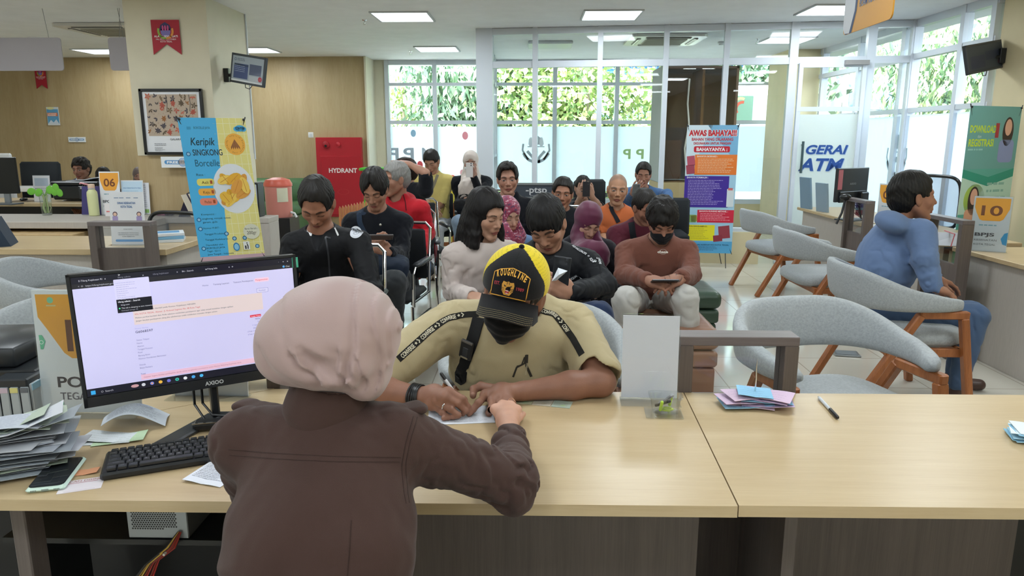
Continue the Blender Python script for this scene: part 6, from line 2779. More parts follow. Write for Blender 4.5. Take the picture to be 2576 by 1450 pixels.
# tissue box like thing: spiked receipts
BASE=PZ(1897,1018,DZ)
t=thing('receipt_spike','upright metal spike holding blue and pink receipts','receipt spike',(BASE.x,BASE.y,DZ))
mb=MB()
mb.tube([(0,0,0.0),(0,0,0.04),(0.001,0,0.075),(-0.0005,0,0.105),(0,0,0.135)],[.0022,.0022,.0022,.002,.0004])
mb.lathe([(.03,0),(.03,.003),(0,.0035)])
mb.build('spike',CHROME,t)
rs_=random.Random(21)
prof=[('#D9BFD6',-.28,-.018,.008),('#9CCBE6',.05,-.03,.0),('#CDB6D8',-.22,.03,-.005),('#D3B9D2',.18,-.035,.005),('#8FC4E4',-.15,.025,.0),('#CDB6D8',-.45,.02,.0),('#D2B8CC',.25,-.015,.012),('#D6BCD4',-.5,.03,.0),('#92C6E6',-.2,-.004,.004)]
for i,(c,rot,dx,dy)in enumerate(prof):
 t=thing('receipt',{'8':'topmost pale blue receipt skewered on the metal spike'}.get(str(i),'pink or blue receipt pressed down in the pile on the spike'),'receipt',(BASE.x+dx,BASE.y+dy-.012,DZ+.004+i*.0042),group=None if i==8 else 'receipts on the spike')
 mb=MB()
 big=.14 if i!=8 else.095
 f_=sheet_paper(mb,(0,0,0),big,.085,rot,c,.009,i+30,thick=.0012)
 mb.build('paper',PRINT,t)
 mb=MB()
 print_on(mb,f_,5,'#6F86A8' if i==8 else '#9A8AA8',i,lift=.001)
 mb.build('print',PRINT,t,False)
 # clear lidless box with a stapler
A_=PZ(1672,1040,DZ)
t=thing('plastic_box','open clear plastic box with its lid underneath, beside the blank card stand','box',(A_.x,A_.y,DZ),math.radians(-4))
PLC=mat_glass('clear_plastic',tint=(0.95,0.965,0.97),refl=0.12,rough=0.08)
mb=MB()
mb.box((-.004,-.008,.003),(.102,.078,.005),bev=.002)
mb.build('lid',PLC,t,False)
mb=MB()
def rrect(w,d,r,z,n=5):
 o_=[]
 for cx,cy,a0 in((w/2-r,d/2-r,0),(-w/2+r,d/2-r,90),(-w/2+r,-d/2+r,180),(w/2-r,-d/2+r,270)):
  for q in range(n):
   a=math.radians(a0+q*90/(n-1))
   o_.append((cx+r*math.cos(a),cy+r*math.sin(a),z))
 return o_
lv=[rrect(.07,.05,.012,.007),rrect(.082,.062,.014,.05),rrect(.092,.072,.016,.051),rrect(.092,.072,.016,.054),rrect(.08,.060,.013,.0535),rrect(.068,.048,.011,.009)]
V,Fc=[],[]
for L_ in lv:
 V+=L_
m=len(lv[0])
for i in range(len(lv)-1):
 for k in range(m):
  Fc.append((i*m+k,i*m+(k+1)%m,(i+1)*m+(k+1)%m,(i+1)*m+k))
Fc.append(tuple(range(m))[::-1])
mb.add(V,Fc)
mb.build('tub',PLC,t,True)
t=thing('stapler','grey and lime stapler standing in the clear plastic box','stapler',(A_.x,A_.y,DZ+.011),math.radians(-60))
mb=MB()
mb.bar((-.03,.004,.004),(.025,.004,.05),.012,.01,'#9A9EA4',bev=.003)
mb.build('body',PLASTIC,t,False)
mb=MB()
mb.bar((-.028,-.008,.004),(.03,-.01,.036),.012,.008,'#2A2C30',bev=.002)
mb.build('handle',PLASTIC,t,False)
for k,(x,y)in enumerate(((.006,-.022),(-.012,.026))):
 mb=MB()
 mb.bar((x,y,.002),(x+.01,y-.002,.034),.008,.008,'#B8DE3A',bev=.002)
 mb.build('grip',PLASTIC,t,False)
t=thing('rubber_bands','coil of green and yellow rubber bands in the bottom of the plastic box','rubber band',(A_.x+.005,A_.y-.012,DZ+.012))
mb=MB()
for k in range(6):
 a0=k
 mb.tube([(.014*math.cos(a)*(1+.2*math.sin(2*a+a0)),.009*math.sin(a),.002+.0012*k)for a in[i*math.pi/9 for i in range(18)]],.0011,('#B9D24A','#D8E05A','#9CC04A')[k%3],n=5,closed=True)
mb.build('bands',PLASTIC,t)
def pen(label,a,b,c1='#C9CDD4',c2='#17181A',parent=None,r=.0047,cf=.63):
 a,b=Vector(a),Vector(b)
 t=thing('pen',label,'pen',tuple(a))
 d=b-a
 k=lambda f:tuple(d*f)
 mb=MB()
 mb.tube([k(0),k(.05),k(.08)],[.0012,.003,r],'#9A9EA4',n=10)
 mb.build('tip',PLASTIC,t)
 mb=MB()
 mb.tube([k(.08),k(cf+.02)],r,c1,n=12)
 mb.build('barrel',GLOSSP,t)
 mb=MB()
 mb.tube([k(cf),k(.97),k(1.0)],[r*1.15,r*1.15,r*.7],c2,n=12)
 mb.build('cap',PLASTIC,t)
 return t
pen('grey pen with a black cap lying loose on the right-hand desk',PZ(2058,998,DZ+.006),PZ(2108,1052,DZ+.006))
# blue-white papers at the right edge
p=PZ(2590,1108,DZ)
for i in range(7):
 t=thing('receipt','blue slip in the small pile at the right edge of the desk' if i<6 else 'topmost white slip of the pile at the right edge','receipt',(p.x+.02+rs_.uniform(-.008,.008),p.y+rs_.uniform(-.006,.006),DZ+i*.004),group=None if i==6 else 'slips in the pile at the right edge')
 mb=MB()
 sheet_paper(mb,(0,0,0),.12,.08,rs_.uniform(-.5,-.2),('#8FC2DE','#A9D4EA','#DCE8EE')[2 if i>4 else i%2],.008,i+70,thick=.0012)
 mb.build('paper',PRINT,t)
 # the document being signed, laminated cards
A_=PZ(1160,1045,DZ)
t=thing('document','white printed form being signed under the two hands','document',(A_.x,A_.y,DZ))
mb=MB()
f_=sheet_paper(mb,(0,0,0),.18,.13,.12,'#DDE0E8',.0025,12)
mb.build('paper',PRINT,t)
mb=MB()
print_on(mb,f_,12,'#9CA0AE',12,h=.01)
mb.build('print',PRINT,t,False)
A_=PZ(1365,1014,DZ)
t=thing('laminated_cards','fold-out of clear-sleeved vehicle papers lying on the desk','card',(A_.x,A_.y,DZ),math.radians(-14))
for k,c in enumerate(('#B9BA9C','#C0B8A8','#B0BDB0')):
 mb=MB()
 mb.box((-.055+k*.056,0,.0012),(.054,.052,.0016),c)
 mb.build('leaf',GLOSSP,t,False)
s=Sheet((0,0,.0022),(1,0,0),(0,1,0),.0002)
for k in range(3):
 s.lines(-.078+k*.056,.018,.045,7,.0055,.0012,'#8C927C',k)
 s.disc(-.05+k*.056,-.012,.008,'#AFC49A' if k!=1 else '#B9B09A')
s.build('print',PRINT,t)
# counter pen on a coiled cord with a black ball foot
A_=PZ(942,1020,DZ)
t=thing('counter_pen_base','black ball base of the counter pen with its coiled cord','pen holder',(A_.x,A_.y,DZ))
mb=MB()
mb.ball((0,0,.014),.014,'#121316')
mb.lathe([(.02,0),(.02,.003),(.012,.006)],col='#121316')
mb.build('base',PLASTIC,t)
mb=MB()
mb.tube([(.012+.0014*i*.55,.0+.003*math.cos(i*1.15)-.00002*i,.006+.003*math.sin(i*1.15))for i in range(150)],.0009,'#26282A',n=5)
mb.build('coiled_cord',PLASTIC,t)
# under the desk: power supply hanging on its shelf
A_=P(312,1308,1.52)
t=thing('power_supply','open galvanised computer power supply under the desk','power supply',(A_.x+.035,1.60,0.0))
zt,zb=A_.z,P(330,1398,1.52).z
mb=MB()
mb.box((0,.07,(zt+zb)/2),(.15,.15,zt-zb),'#8E9498',bev=.002)
mb.build('casing',STEEL,t,False)
mb=MB()
for i in range(18):
 for j in range(11):
  x=-.062+i*.0062+(j%2)*.0031
  z=zt-.012-j*.0054
  if x>.05 or z<zb+.01 or(x>.015 and z<zb+.03):
   continue
  mb.lathe([(.0025,0),(.0,.0003)],(x,-.0052,z),'#17191A',n=6,rot=rotm(math.pi/2,0,0))
mb.build('vent_holes',PLASTIC,t,False)
mb=MB()
for k in range(10):
 c=('#A02A22','#181818','#C9A23A','#7A2A1E','#2A2A2A')[k%5]
 rx=rs_.uniform(-.012,.012)
 mb.tube([(.055+rx*.3,-.008,zb+.02),(.04+rx,-.03,zb-.01),(.0+rx,-.045+rx,zb-.04),(-.03+rx*2,-.04,zb-.09),(-.06+rx*3,-.02+rx,zb-.12)],.0022,c,n=6)
mb.tube([(.03,-.045,zb-.02),(.03,-.03,zb-.02)],.003,'#D8D8D0')
mb.build('wiring',PLASTIC,t)
t=thing('shelf','dark shelf under the desk that carries the power supply','shelf',(-.95,1.68,0))
mb=MB()
mb.box((0.05,0.05,zb-.008),(.8,.28,.014),'#1E1F20')
mb.build('board',PLASTIC,t,False)
mb=MB()
for x in(-.34,.44):
 mb.box((x,.1,(zb-.015)/2),(.02,.2,zb-.015),'#1E1F20')
mb.build('support',PLASTIC,t,False)
t=thing('inventory_label','white inventory sticker on the dark panel under the desk','label',(-1.13,1.985,.545))
mb=MB()
mb.box((0,0,0),(.075,.002,.03),'#D6D8DA',rotm(0,-.3,0))
mb.build('sticker',PRINT,t,False)
# ink tank printer at the left edge
A_=PZ(105,1032,DZ)
t=thing('printer','black ink-tank printer at the left edge with translucent tanks','printer',(A_.x-.2,A_.y+.0,DZ),math.radians(6))
mb=MB()
mb.box((-.03,.12,.06),(.46,.30,.12),'#1E2124',bev=.004)
mb.build('body',PLASTIC,t,False)
mb=MB()
mb.box((-.07,.13,.15),(.42,.28,.06),'#24282C',bev=.008)
mb.build('scanner_lid',PLASTIC,t,True,60)
mb=MB()
mb.box((.165,.02,.06),(.09,.22,.108),'#2A2E33',bev=.004)
mb.build('tank_housing',PLASTIC,t,False)
for k,c in enumerate(('#9CC6DA','#B9BCC4','#D6D2A4','#AEB4BC')):
 mb=MB()
 mb.box((.2125,-.06+k*.05,.055),(.008,.044,.085),'#B9C0C4',bev=.002)
 mb.box((.2172,-.06+k*.05,.088),(.002,.042,.018),c)
 mb.build('ink_tank',GLOSSP,t,False)
for k in range(4):
 mb=MB()
 mb.box((.125+k*.026,-.092,.052),(.022,.006,.082),'#A7B0B6',bev=.002)
 mb.box((.125+k*.026,-.0955,.085),(.02,.002,.014),('#7FC0DC','#C9B8C8','#D6D08A','#6A7078')[k])
 mb.build('ink_tank',GLOSSP,t,False)
 # ---------------------------------------------------------------- things on the left counters
def acrylic_sign(name,label,px,py,z,w,h,draw,rz=0.0,cat='sign',back=None,card='#E8EAF0',tilt=0.08):
 p=PZ(px,py,z)
 t=thing(name,label,cat,(p.x,p.y,z),math.radians(rz))
 vv=A3((0,math.sin(tilt),math.cos(tilt)))
 mb=MB()
 mb.box(A3((0,0,.003))+vv*h/2,(w,.003,h),card,rotm(-tilt,0,0))
 mb.build('card',PRINT,t,False)
 s=Sheet(A3((-w/2,-.0022,.003)),(1,0,0),vv,.0004)
 draw(s,w,h)
 s.build('graphics',PRINT,t)
 mb=MB()
 mb.box((0,-.02,.002),(w,.06,.003),'#ffffff')
 mb.build('foot',ACRYL,t,False)
 return t
def d_kes(s,w,h):
 s.text('DINAS KESEHATAN',w/2,h*.77,h*.04,'#3E6FA8',w=w*.52,align='c',bold=.03)
 s.text('KOTA TEGAL',w/2,h*.70,h*.04,'#3E6FA8',w=w*.34,align='c',bold=.03)
 for x in(.15,.3,.5,.72):
  s.rect(w*x,h*.88,w*.13,h*.014,'#7C95B8')
 s.text('SCAN DISINI',w/2,h*.28,h*.022,'#7C7C86',align='c')
 for i,tx in enumerate(('MEMBERIKAN PENILAIAN','TERHADAP PELAYANAN YANG','KAMI BERIKAN')):
  s.text(tx,w/2,h*(.21-i*.035),h*.019,'#5A6478',w=w*(.6,.6,.36)[i],align='c')
 s.rect(w*.12,h*.05,w*.8,h*.045,'#6FA4DC',r=h*.02)
 for x,c in((.15,'#B98AA0'),(.85,'#8A6FA8')):
  s.disc(w*x,h*.58,w*.07,'#5A4658')
  s.lay()
  s.disc(w*x,h*.575,w*.05,'#E8C4B0')
  s.rect(w*(x-.08),h*.40,w*.16,h*.14,'#A99ACB',r=w*.03)
  s.k-=1
acrylic_sign('notice','white DINAS KESEHATAN KOTA TEGAL notice seen through the dark frame screen',325,616,.75,.235,.36,d_kes,rz=2,cat='notice')
d_blue=lambda s,w,h:(s.rect(w*.03,h*.02,w*.94,h*.95,'#C6DFF2'),s.lay(),s.text('DINAS KESEHATAN KOTA TEGAL',w/2,h*.76,h*.03,'#3E7FB8',w=w*.8,align='c',bold=.02),s.rect(w*.08,h*.52,w*.38,h*.07,'#3E8AC8'),s.rect(w*.52,h*.52,w*.4,h*.07,'#3E8AC8'),s.text('87,37',w*.27,h*.40,h*.05,'#4A78B0',align='c'),s.lines(w*.12,h*.68,w*.7,3,h*.03,h*.01,'#7FA8C8',3),s.lines(w*.55,h*.45,w*.3,6,h*.035,h*.008,'#8FB0C8',4),s.rect(w*.05,h*.03,w*.9,h*.06,'#2E86C0'))
acrylic_sign('notice','pale blue health office notice with the figure 87,37',337,540,.75,.21,.325,d_blue,rz=3,cat='notice')
acrylic_sign('notice','half-hidden white leaflet holder right of the pale blue notice',366,539,.75,.10,.30,lambda s,w,h:(s.lines(w*.1,h*.9,w*.7,12,h*.06,h*.01,'#9AA4AC',6),s.rect(w*.5,h*.03,w*.4,h*.12,'#8FB86A')),rz=3,cat='notice')
def d_num(num,l1,l2,l3=None,c='#F0A840'):
 def f(s,w,h):
  s.poly([(w*.04,h*.97),(w*.04,h*.80),(w*.10,h*.70),(w*.2,h*.58),(w*.28,h*.56),(w*.74,h*.56),(w*.82,h*.59),(w*.96,h*.78),(w*.96,h*.97)],c)
  s.lay()
  s.text(num,w/2,h*.66,h*.18,'#7A4628',w=w*.56,align='c',bold=.02)
  s.text(l1,w*.12,h*.28,h*.06,'#55565C',w=w*.52,bold=.03)
  s.text(l2,w*.12,h*.19,h*.035,'#66676E',w=w*.6)
  if l3:
   s.text(l3,w*.12,h*.11,h*.035,'#66676E',w=w*.58)
  s.poly([(w*.99,h*.36),(w*.9,h*.34),(w*.82,h*.24),(w*.88,h*.14),(w*.99,h*.12)],'#3E94C8')
  s.lines(w*.2,h*.47,w*.5,1,.01,h*.02,'#7FA8B8',3)
 return f
acrylic_sign('number_sign','orange and white 06 BPOM number sign beside the far printer',281,541,.75,.19,.41,d_num('06','BPOM','JAWA TENGAH'),rz=3)
p=PZ(297,541,.75)
t=thing('no_smoking_card','little white card with a red pictogram in front of the 06 sign','card',(p.x,p.y-.12,.75))
mb=MB()
mb.box((0,0,.06),(.10,.01,.12),'#E6E0E0')
mb.build('card',PRINT,t,False)
s=Sheet((0,-.006,.065),(1,0,0),(0,0,1),.0006)
s.line([(-.035,-.02),(.0,-.02),(.035,.03)],.012,'#E07A7A')
s.build('print',PRINT,t)
# yellow bottle, indigo stand, plant in water, far printer, monitor ...
p=PZ(238,543,.75)
t=thing('bottle','pale yellow drinking bottle with a pink loop on the grey counter','bottle',(p.x,p.y,.75))
mb=MB()
mb.lathe([(.0,0),(.04,0),(.046,.006),(.047,.20),(.044,.225),(.03,.245),(.027,.25),(.027,.262)],col='#D6D9A4')
mb.build('body',PLASTIC,t)
mb=MB()
mb.lathe([(.029,.262),(.030,.268),(.030,.292),(.026,.30),(0,.302)],col='#DDBFA8')
mb.lathe([(.031,.252),(.031,.262),(.0,.263)],col='#B9BCC0')
mb.build('cap',PLASTIC,t)
mb=MB()
mb.tube([(-.02,-.01,.295),(-.06,-.01,.302),(-.09,-.01,.31),(-.1,-.01,.30)],.008,'#D9969C')
mb.build('loop',PLASTIC,t)
p=PZ(232,541,.75)
t=thing('desk_calendar','indigo easel-shaped calendar behind the yellow bottle','calendar',(p.x+.02,p.y+.08,.75))
mb=MB()
mb.prism([(-.05,0),(.05,0),(.0,.27)],-.14,.14,'#3B3470',R=np.array([(0,0,1),(1,0,0),(0,1,0)]).T[[0,1,2]]if False else rotm(math.pi/2,0,math.pi/2))
mb.build('easel',PRINT,t,False)
mb=MB()
for k in range(14):
 mb.tube([(-.13+k*.02,.006*math.cos(a),.27+.006*math.sin(a))for a in[i*math.pi/4 for i in range(8)]],.0012,'#C9CACC',n=5,closed=True)
mb.build('ring_binding',CHROME,t)
p=PZ(126,540,.75)
t=thing('plant_in_glass','green-leaved cutting in a glass of water on the grey counter','plant',(p.x,p.y-.04,.75))
mb=MB()
mb.lathe([(0,0),(.042,0),(.044,.01),(.052,.20),(.049,.20),(.041,.012),(0,.012)])
mb.build('glass',mat_glass('tumbler_glass',tint=(.93,.96,.94),refl=.1),t)
mb=MB()
rs2=random.Random(5)
for k in range(14):
 x,y=rs2.uniform(-.02,.02),rs2.uniform(-.02,.02)
 mb.tube([(x,y,.02),(x*1.6+rs2.uniform(-.01,.01),y*1.6,.07),(x*.8,y*.8,.13),(x+rs2.uniform(-.01,.01),y,.19)],.003,rs2.choice(['#8FAE5A','#C9CBA0','#6E9A48']),n=5)
mb.build('roots',OUTM,t)
mb=MB()
for(ex,ez,a)in((-.12,.235,2.6),(-.05,.225,1.5),(.06,.25,.6),(.12,.27,.2),(.15,.225,-.9),(.10,.235,-.4)):
 mb.tube([(0,0,.18),(ex*.5,0,ez+.02),(ex,0,ez)],.003,'#7FA85A',n=5)
 R_=rotm(.3,a*.3,0)
 mb.ball((ex,-.01,ez-.01),(.034,.008,.042),'#6FB63E',rot=rotm(0,a*.5,0))
mb.build('leaf',OUTM,t)
p=PZ(178,505,.77)
t=thing('printer','black office printer with paper on top on the far oak desk','printer',(p.x,8.55,.77))
mb=MB()
mb.box((0,0,.085),(.56,.42,.17),'#1E2226',bev=.02)
mb.build('body',PLASTIC,t,False)
mb=MB()
mb.box((-.0,0,.19),(.57,.43,.045),'#24282C',bev=.012)
mb.build('scanner_lid',PLASTIC,t,False)
mb=MB()
mb.box((.15,-.215,.085),(.20,.02,.15),'#34393E',bev=.004)
for k in range(4):
 mb.box((.10+k*.033,-.227,.05),(.02,.006,.06),'#5A6066')
mb.box((.11,-.227,.14),(.07,.006,.025),'#B9BFC6')
mb.build('front_panel',PLASTIC,t,False)
mb=MB()
sheet_paper(mb,(0.05,0,.215),.38,.3,.1,'#D9DEE6',.05,4,thick=.01)
mb.build('paper',PRINT,t)
t=thing('monitor','black monitor at the far left edge of the oak desk','monitor',(-5.9+-.05,7.95,.75))
mb=MB()
mb.box((0,0,.32),(.5,.03,.40),'#14171A',rotm(0,0,.12),bev=.006)
mb.build('screen',PLASTIC,t,False)
mb=MB()
mb.box((.1,.03,.08),(.06,.03,.16),'#8E9498')
mb.box((.1,.0,.008),(.26,.2,.014),'#5A6066',bev=.004)
mb.build('stand',PLASTIC,t,False)
p=PZ(60,502,.77)
t=thing('mouse','black computer mouse on a dark pad on the far oak desk','mouse',(p.x,p.y,.752))
mb=MB()
mb.box((0,0,.002),(.24,.2,.004),'#6A5E50')
mb.build('pad',PLASTIC,t,False)
mb=MB()
mb.ball((.0,0,.02),(.035,.055,.02),'#17191B')
mb.build('body',PLASTIC,t)
mb=MB()
mb.tube([(.03,.02,.02),(.12,.05,.012),(.3,.1,.01)],.004,'#C9CCCE',n=6)
mb.build('cable',PLASTIC,t)
acrylic_sign('notice','blank-looking white card stand beside the plant on the far desk',108,508,.75,.2,.30,lambda s,w,h:(s.rect(w*.1,h*.6,w*.8,h*.3,'#B9C8D8'),s.lay(),s.disc(w*.2,h*.3,w*.05,'#8A6A5A'),s.lines(w*.1,h*.5,w*.7,5,h*.07,h*.02,'#9AA4AE',3)),cat='notice')
p=PZ(365,612,.75)
for k in range(3):
 t=thing('booklet',('lowest','middle','topmost')[k]+' blue and white booklet in the pile right of the health office notice','booklet',(p.x+.09,p.y+.1,.75+k*.022),math.radians(20+4*k))
 mb=MB()
 mb.box((0,0,.0105),(.26,.19,.021),('#D8DEE4','#7FB2D6','#DCE2E8')[k],bev=.002)
 mb.box((-.0,0,.0213),(.2,.12,.0008),('#B9C4CE','#DCE6EE','#5E9CCB')[k])
 mb.build('cover',GLOSSP,t,False)
p=PZ(-12,618,.75)
t=thing('desk_calendar','pale blue tent-shaped calendar at the left edge of the oak counter','calendar',(p.x+.02,p.y+.03,.75))
mb=MB()
mb.prism([(-.08,0),(.08,0),(.0,.19)],-.12,.12,'#1A2E44',R=rotm(math.pi/2,0,math.radians(25)))
mb.build('easel',PRINT,t,False)
mb=MB()
mb.bar((-.13,-.10,.0),(-.05,-.10,.18),.2,.004,'#A8D2EA',up=(0,0,1))
mb.build('page',PRINT,t,False)
p=PZ(478,540,.75)
t=thing('desk_calendar','cream tent calendar with a dark side half behind the yellow banner','calendar',(-3.25,6.83,.75))
mb=MB()
mb.prism([(-.09,0),(.09,0),(.0,.22)],-.1,.1,'#231F3A',R=rotm(math.pi/2,0,math.radians(15)))
mb.build('easel',PRINT,t,False)
mb=MB()
mb.bar((.1,-.105,.0),(.02,-.105,.21),.19,.004,'#DCD2BE')
mb.box((.075,-.22+.11,.04),(.06,.012,.05),'#B03A4A')
mb.build('page',PRINT,t,False)
t=thing('cloth','crumpled pink and purple cloth on the cabinet left of the calendar','cloth',(-3.5,6.8,.752))
mb=MB()
for k in range(5):
 mb.ball((-.04+k*.03,rs2.uniform(-.02,.02),.02),(.035,.03,.02),('#C9789A','#4A3050')[k>2])
mb.build('folds',CLOTH,t)
# coffee machine, cup, bowl and the salmon-pink dispenser
p=P(672,500,6.75)
t=thing('coffee_machine','black and silver coffee machine beside the salmon dispenser','coffee machine',(-2.68,6.76,.75))
mb=MB()
mb.box((0,0,.16),(.30,.16,.32),'#22262A',bev=.01)
mb.build('body',PLASTIC,t,False)
mb=MB()
mb.box((.07,-.086,.17),(.14,.02,.27),'#C6CCD2',bev=.006)
mb.box((.105,-.098,.2),(.02,.006,.12),'#2A2E34')
mb.box((.09,-.098,.075),(.06,.006,.03),'#3A2A30')
mb.build('front_panel',PLASTIC,t,False)
t=thing('glass_bowl','clear glass bowl on top of the coffee machine','bowl',(-2.78,6.76,1.07))
mb=MB()
mb.lathe([(0,0),(.03,.0),(.07,.05),(.066,.05),(.028,.006),(0,.006)])
mb.build('bowl',ACRYL,t)
t=thing('cup','small clear cup in front of the coffee machine','cup',(-2.80,6.66,.75))
mb=MB()
mb.lathe([(0,0),(.022,0),(.03,.11),(.028,.11),(.02,.004),(0,.004)])
mb.build('cup',ACRYL,t)
p=P(697,500,7.35)
t=thing('water_dispenser','tall salmon-pink drinks dispenser jug with a paper label','dispenser',(p.x,7.4,0))
zb_=P(690,548,7.3).z
zt_=P(690,447,7.4).z
mb=MB()
mb.lathe([(.0,zb_),(.125,zb_),(.13,zb_+.03),(.135,zt_-.09),(.14,zt_-.085)],col='#D88C80')
mb.build('jug',PLASTIC,t)
mb=MB()
mb.lathe([(.142,zt_-.085),(.142,zt_-.06),(.12,zt_-.02),(.05,zt_),(0,zt_)],col='#D5624E')
mb.build('lid',PLASTIC,t)
mb=MB()
V,Fc=[],[]
for i in range(9):
 a=math.radians(-85+i*6+8)
 for z in(zb_+.12,zb_+.26):
  V.append((.1365*math.cos(a),.1365*math.sin(a),z+.04))
for i in range(8):
 Fc.append((2*i,2*i+2,2*i+3,2*i+1))
mb.add(V,Fc,'#D9D6BC')
mb.build('label',PRINT,t)
mb=MB()
mb.tube([(.13,-.04,zb_+.05),(.17,-.05,zb_+.04),(.19,-.05,zb_+.0)],.012,'#D6D8DA')
mb.build('tap',PLASTIC,t)
mb=MB()
mb.box((0,0,zb_/2),(.3,.3,zb_-.002),'#26282B')
mb.build('stand',PLASTIC,t,False)
# ---------------------------------------------------------------- standing banners
def banner(label,BL,BR,H,draw,tilt=0.0,name='banner_stand',lean=0.0):
 BL,BR=A3(BL),A3(BR)
 u=BR-BL
 w=np.linalg.norm(u)
 u/=w
 back=np.cross(A3((0,0,1)),u)
 vv=A3((0,0,1))*math.cos(tilt)+back*math.sin(tilt)-u*lean
 vv/=np.linalg.norm(vv)
 t=thing(name,label,'banner',(float(BL[0]),float(BL[1]),0))
 o_=A3((0,0,BL[2]))
 mb=MB()
 nn=np.cross(u,vv)
 mb.add([o_,o_+u*w,o_+u*w+vv*H,o_+vv*H,o_-nn*.0015,o_+u*w-nn*.0015,o_+u*w+vv*H-nn*.0015,o_+vv*H-nn*.0015],[(0,1,2,3),(7,6,5,4),(0,4,5,1),(1,5,6,2),(2,6,7,3),(3,7,4,0)],'#DDE2E4')
 mb.build('vinyl',GLOSSP,t,False)
 s=Sheet(o_,u,vv,.0005)
 draw(s,w,H)
 s.build('graphics',GLOSSP,t)
 mb=MB()
 c=o_+u*w/2+vv*H*.45-nn*.03
 for q in(o_,o_+u*w,o_+vv*H,o_+u*w+vv*H):
  mb.tube([tuple(c),tuple(q+(q-c)*.015)],.004,'#22262A',n=6)
 for q in(u*.12*w,u*.88*w):
  g=q+o_*0
  mb.tube([tuple(c),tuple(A3((g[0],g[1],0.0))+(back*.25 if q is not None else 0))],.005,'#22262A',n=6)
  mb.tube([tuple(o_+q),(float(q[0]+nn[0]*.08),float(q[1]+nn[1]*.08),0.004)],.005,'#22262A',n=6)
 mb.build('stand',PLASTIC,t)
 mb=MB()
 for q in(o_+u*.01+vv*(H-.01),o_+u*(w-.01)+vv*(H-.01)):
  mb.ball(tuple(q+nn*.004),.009,'#1C2024',n=8,m=6)
 mb.build('hook',PLASTIC,t)
 return t
def gear(s,x,y,r):
 for k in range(12):
  a=k*math.pi/6
  s.disc(x+r*.88*math.cos(a),y+r*.88*math.sin(a),r*.18,'#2A6FA8',n=8)
 s.disc(x,y,r*.88,'#2A6FA8')
 s.lay()
 s.disc(x,y,r*.6,'#9CCFEA')
 s.text('1',x,y-r*.25,r*.5,'#1F4E80',align='c')
 s.k-=1
